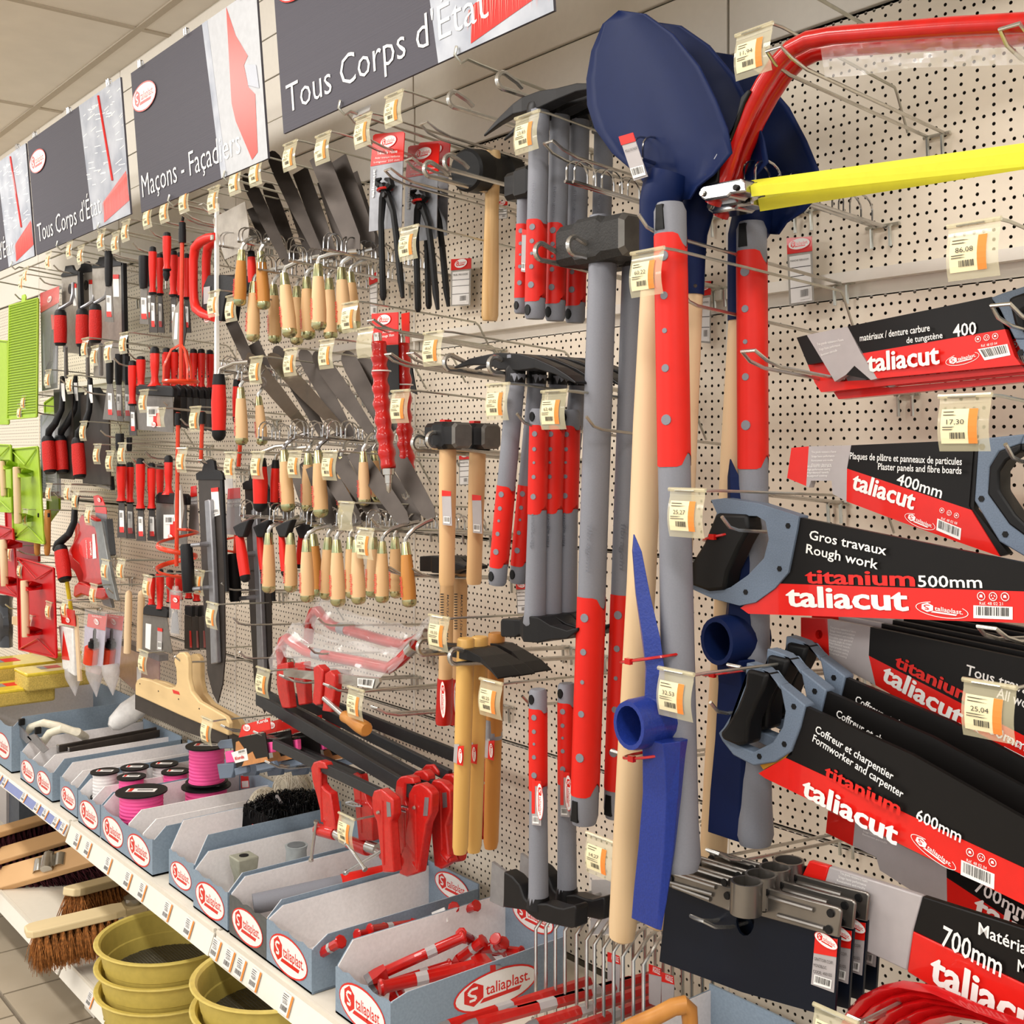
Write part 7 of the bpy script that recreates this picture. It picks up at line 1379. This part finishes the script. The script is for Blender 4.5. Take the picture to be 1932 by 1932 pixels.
# ---------------- pegboard hooks ----------------
HK=[(940,150,'curl',-.37,'heavy hook with curled tips under the nearest sign, in front of the shovel'),(848,186,'curl',-.37,'heavy curled hook carrying the upper mason hammers'),(800,232,'double',-.36,'looped hook left of the upper hammer heads'),(1035,268,'double',-.36,'looped hook between the upper mason hammer handles'),(772,300,'double',-.36,'upper looped hook carrying the second pincers'),(732,320,'double',-.36,'lower looped hook left of the front pincers'),(840,305,'curl',-.34,'curled hook carrying the rubber mallet'),(802,318,'curl',-.36,'curled hook below the second pincers card'),
(1012,474,'curl',-.37,'left curled hook under the sledgehammer head'),(1074,462,'curl',-.37,'right curled hook in front of the sledgehammer head'),(1205,405,'single',-.47,'straight hook through the hole of the first pick handle'),(1285,547,'single',-.37,'straight hook crossing the first pale shovel handle'),(1412,662,'double',-.38,'empty looped hook below the tungsten saw'),(1408,910,'double',-.23,'short looped hook below the plaster saw tip'),(1460,92,'double',-.39,'long looped hook carrying the bow saw tubes'),(1905,50,'double',-.38,'looped hook over the bow saw tube at the right edge'),
(1888,575,'double',-.30,'looped hook holding the handle of the tungsten saw'),(1897,838,'single',-.31,'straight hook through the handle of the plaster saw'),(1362,975,'single',-.37,'straight hook through the handle of the 500mm saw'),(1340,1325,'single',-.37,'straight hook through the handles of the 600mm saws'),(1385,1256,'double',-.31,'looped hook above the 600mm saw handles'),(1230+632,1184,'double',-.30,'looped hook above the stacked titanium saws'),(1163,1419,'double',-.31,'looped hook behind the blue socket'),(1345,1607,'double',-.33,'looped hook above the black scrapers'),(1315,1733,'double',-.42,'looped hook carrying the front black scraper'),
(975,780,'single',-.37,'straight hook through the inverted hammers'),(1106,786,'single',-.36,'straight hook between the sledgehammer handles'),(780,836,'curl',-.37,'left curled hook under the wooden club hammers'),(808,830,'curl',-.37,'right curled hook under the wooden club hammers'),(840,684,'curl',-.37,'left curled hook under the middle pick hammers'),(924,688,'curl',-.37,'right curled hook in front of the middle pick hammers'),(733,668,'double',-.36,'looped hook right of the front wire twister'),(775,666,'double',-.36,'looped hook right of the rear wire twister'),
(700,604,'double',-.34,'looped hook carrying the wire twister cards'),(790,1222,'curl',-.38,'left curled hook under the adze hammers'),(850,1240,'curl',-.38,'right curled hook in front of the adze hammers'),(985,1313,'single',-.30,'straight hook through the roofing hatchets'),(730,1070,'double',-.34,'left looped hook under the sleeved mason hammers'),(772,1072,'double',-.33,'right looped hook under the sleeved mason hammers'),(700,978,'single',-.37,'straight hook above the lowest trowel handles'),(418,1100,'single',-.35,'straight hook right of the front large trowel'),(440,1166,'single',-.35,'straight hook through the bagged frames, upper'),
(600,1166,'single',-.32,'straight hook carrying the upper bagged frame'),(452,1230,'single',-.35,'straight hook left of the lower bagged frame'),(582,1220,'single',-.34,'straight hook behind the lower bagged frame'),(532,1275,'double',-.37,'looped hook in front of the small clamps, left'),(616,1292,'double',-.37,'looped hook in front of the small clamps, right'),(706,1335,'double',-.35,'empty looped hook under the small clamps'),(421,1370,'double',-.37,'looped hook carrying the Korda pack'),(483,1382,'double',-.36,'looped hook right of the Korda header'),(505,1438,'double',-.36,'looped hook below the Korda pack'),
(330,1238,'single',-.36,'straight hook through the wooden spatulas'),(312,1105,'single',-.36,'straight hook above the clear bottle blister'),(62,1078,'single',-.36,'straight hook in front of the large red board'),(80,1175,'single',-.36,'straight hook left of the clear pack with the triangle'),(10,1140,'single',-.36,'straight hook at the left edge near the dark bag'),(34,1038,'double',-.36,'looped hook above the large red board'),(102,930,'single',-.35,'straight hook below the grey text blister'),(134,906+20,'single',-.36,'straight hook right of the grey text blister'),(203,1110,'single',-.36,'straight hook at the foot of the front plane'),
(270,870,'single',-.35,'straight hook in front of the third red row, left'),(247,862,'single',-.36,'straight hook in front of the third red row, right'),(274,852,'single',-.34,'thin hook above the third filling knife'),(378,868,'double',-.36,'looped hook in the tab of the front large trowel'),(340,790,'single',-.35,'straight hook right of the wide filling knife blade'),(309,758,'single',-.35,'straight hook above the narrow dark blades'),(190,812,'single',-.36,'straight hook above the black handles of the third row'),(243,666,'single',-.35,'straight hook above the second red row, left'),(276,650,'single',-.35,'straight hook above the second red row, right'),(215,676,'single',-.36,'straight hook in front of the black-handled scrapers'),
(155,730,'single',-.35,'straight hook above the right swan-neck grip'),(115,716,'single',-.35,'straight hook above the left swan-neck grip'),(62,770,'single',-.36,'straight hook below the large lime board'),(75,524,'single',-.36,'straight hook between the lime board and the blister pack'),(101,500,'single',-.36,'straight hook above the leftmost finishing trowel'),(141,482,'single',-.36,'straight hook above the middle finishing trowel'),(28,555,'single',-.36,'straight hook carrying the large lime board'),(195,470,'double',-.36,'looped hook in the tab of the right finishing trowel'),(250,458,'single',-.36,'straight hook left of the top red knives'),(282,432,'single',-.35,'straight hook above the top red knives'),(345,402,'double',-.36,'looped hook below the third tag under the Macons sign'),(380,385,'double',-.36,'looped hook left of the white upright'),(300,405,'single',-.35,'straight hook above the highest red knife'),
(430,312,'single',-.36,'straight hook behind the leftmost trowel blade'),(290,1070,'single',-.35,'straight hook above the lowest red scrapers'),(655,215,'single',-.33,'straight hook with a white card at its tip, under the nearest sign'),(680,255,'double',-.36,'looped hook through the front pincers card')]
for px,py,k,y,lb in HK: hook(px,py,lb,k,y,r=.0034 if k=='curl' else .0027)
S=T('blank_card','blank white folded card stuck on a hook under the nearest sign','card',W(680,212,-.34)); plate('card',WHITE,S,[(664,224),(670,210),(700,196),(697,208)],-.34,.001)
# ---------------- wire rack and bars under it ----------------
S=T('wire_rack','zinc wire rack of bent rods standing in front of the bins at the bottom','rack',W(1150,1850,-.45)); zb=SZ+.006
kn=[(1011,1752,0),(1030,1748,0),(1048,1752,0),(1066,1756,0),(1088,1762,1),(1107,1773,1),(1122,1781,1),(1139,1788,1),(1158,1795,1),(1175,1804,1),(1195,1812,1),(1214,1819,1)]
yf=-.23
for px,py,t in kn:
    p=W(px,py,yf); x=p.x; zt=SZ+.16
    zt=p.z if t else p.z
    MB().tube([V((x,yf,zb)),V((x,yf,zt)),V((x,yf+.035,zt+.03)),V((x,yf+.055,zt+.036)),V((x,yf+.13,zt+.036)),V((x,yf+.15,zt+.03)),V((x,yf+.17,zt-.01)),V((x,yf+.17,zb))],.0033,7).obj('wire_rod',STEEL,S)
x0=W(*kn[0][:2],yf).x; x1=W(*kn[-1][:2],yf).x
for yy2 in (yf,yf+.17): MB().tube([V((x0-.01,yy2,zb)),V((x1+.01,yy2,zb))],.0033,7).obj('base_rail',STEEL,S)
bars_=[((846,1936),(1112,1852),'leftmost'),((898,1932),(1190,1852),'second from left'),((975,1908),(1250,1838),'third from left'),((1012,1934),(1252,1858),'fourth from left'),((1080,1944),(1255,1880),'rightmost')]
for i,(a_,b_,lb) in enumerate(bars_):
    A=WZ(*a_,.075); B=WZ(*b_,.075)
    S=T('pinch_bar',lb+' red hexagonal pinch bar lying through the wire rack','bar',A,'red hexagonal bars lying through the wire rack')
    MB().lathe(A,B,[(0,.0105),(1,.0105)],6).obj('red_shaft',REDG,S,smooth=False); MB().lathe(A,A+(A-B)*.14,[(0,.0105),(.3,.010),(1,.002)],8).obj('steel_point',ALU,S)
    MB().lathe(A.lerp(B,.32+.06*(i%3)),A.lerp(B,.43+.06*(i%3)),[(0,.0109),(1,.0109)],6,caps=False).obj('paper_sticker',GRYP,S,smooth=False)
for i,(x,y) in enumerate(((1160,1812),(1238,1835),(1262,1850))):
    S=T('info_card',('left','middle','right')[i]+' red-headed card standing behind the wire rods','card',W(x,y,-.13)); plate('white_card',GRYP,S,[(x-14,y),(x+10,y+8),(x+8,y+66),(x-14,y+58)],-.13,.001); plate('red_header',REDP,S,[(x-14,y-16),(x+8,y-8),(x+10,y+8),(x-14,y+2)],-.131,.001); text3('AIGUILLE',W(x-6,y-2,-.1315),W(x+8,y+4,-.1315),.010,S,WHITE,.02)
# wooden float handle in the bin at the bottom edge
S=T('wooden_float','wooden float handle curving over the bin at the bottom edge','float',W(1260,1900,-.4)); MB().tube([W(1150,1960,-.46),W(1200,1934,-.45),W(1240,1916,-.43),W(1270,1900,-.41),W(1290,1896,-.40),W(1300,1904,-.39),W(1303,1940,-.39)],[.011,.012,.012,.012,.013,.012,.011],10).obj('bent_handle',WOODO,S)
# transparent sheet with print behind hatchets
S=T('clear_packet','clear flat packet with a red line print behind the pale shovel handle','packet',W(1130,1650,-.1)); plate('clear_sheet',FILM,S,[(1112,1620),(1160,1620),(1150,1765),(1110,1765)],-.12,.001); plate('grey_print',mat('print_grey_dark','8F8D8A',.5),S,[(1116,1660),(1156,1660),(1148,1762),(1114,1762)],-.118,.001)
MB().tube([W(1124,1690,-.122),W(1130,1705,-.122),W(1146,1720,-.122),W(1160,1730,-.122)],.002,5).obj('red_line_print',REDP,S)
# stacked red basins bottom right
for i in range(5):
    S=T('mortar_trough',('frontmost','second','third','fourth','rearmost')[i]+' curved red plastic trough edge in the nested stack at the bottom right','trough',W(1700,1900,-.3),'nested red plastic troughs'); y=-.34+i*.004
    k_=i*30; q=[(1580,1990),(1586,1935),(1600,1903),(1625,1878),(1662,1860),(1700,1852),(1760,1862),(1850,1900),(1960,1940),(2100,1985)]
    o=[(x+20-abs(j-4)*1.2,yy+20) for j,(x,yy) in enumerate(q)]
    a=P([(x+i*24,yy+i*13) for x,yy in q],y); c=P([(x+i*24,yy+i*13) for x,yy in o],y)
    b=MB(); n=len(q); b.loft([[a[k],a[k].lerp(c[k],.3)+V((0,-.012,0)),c[k],c[k]+V((0,.006,0)),a[k]+V((0,.006,0))] for k in range(n)]); b.obj('curved_edge',mat('glossy_red_plastic','CF1519',.22,coat=.6),S)
hook(1616,1924,'looped hook in the red troughs at the bottom right','double',-.42)
price(1578,1916,None,'clear tag holder at the bottom edge left of the red troughs',-.43,.055)
# product header white card on board far right etc.
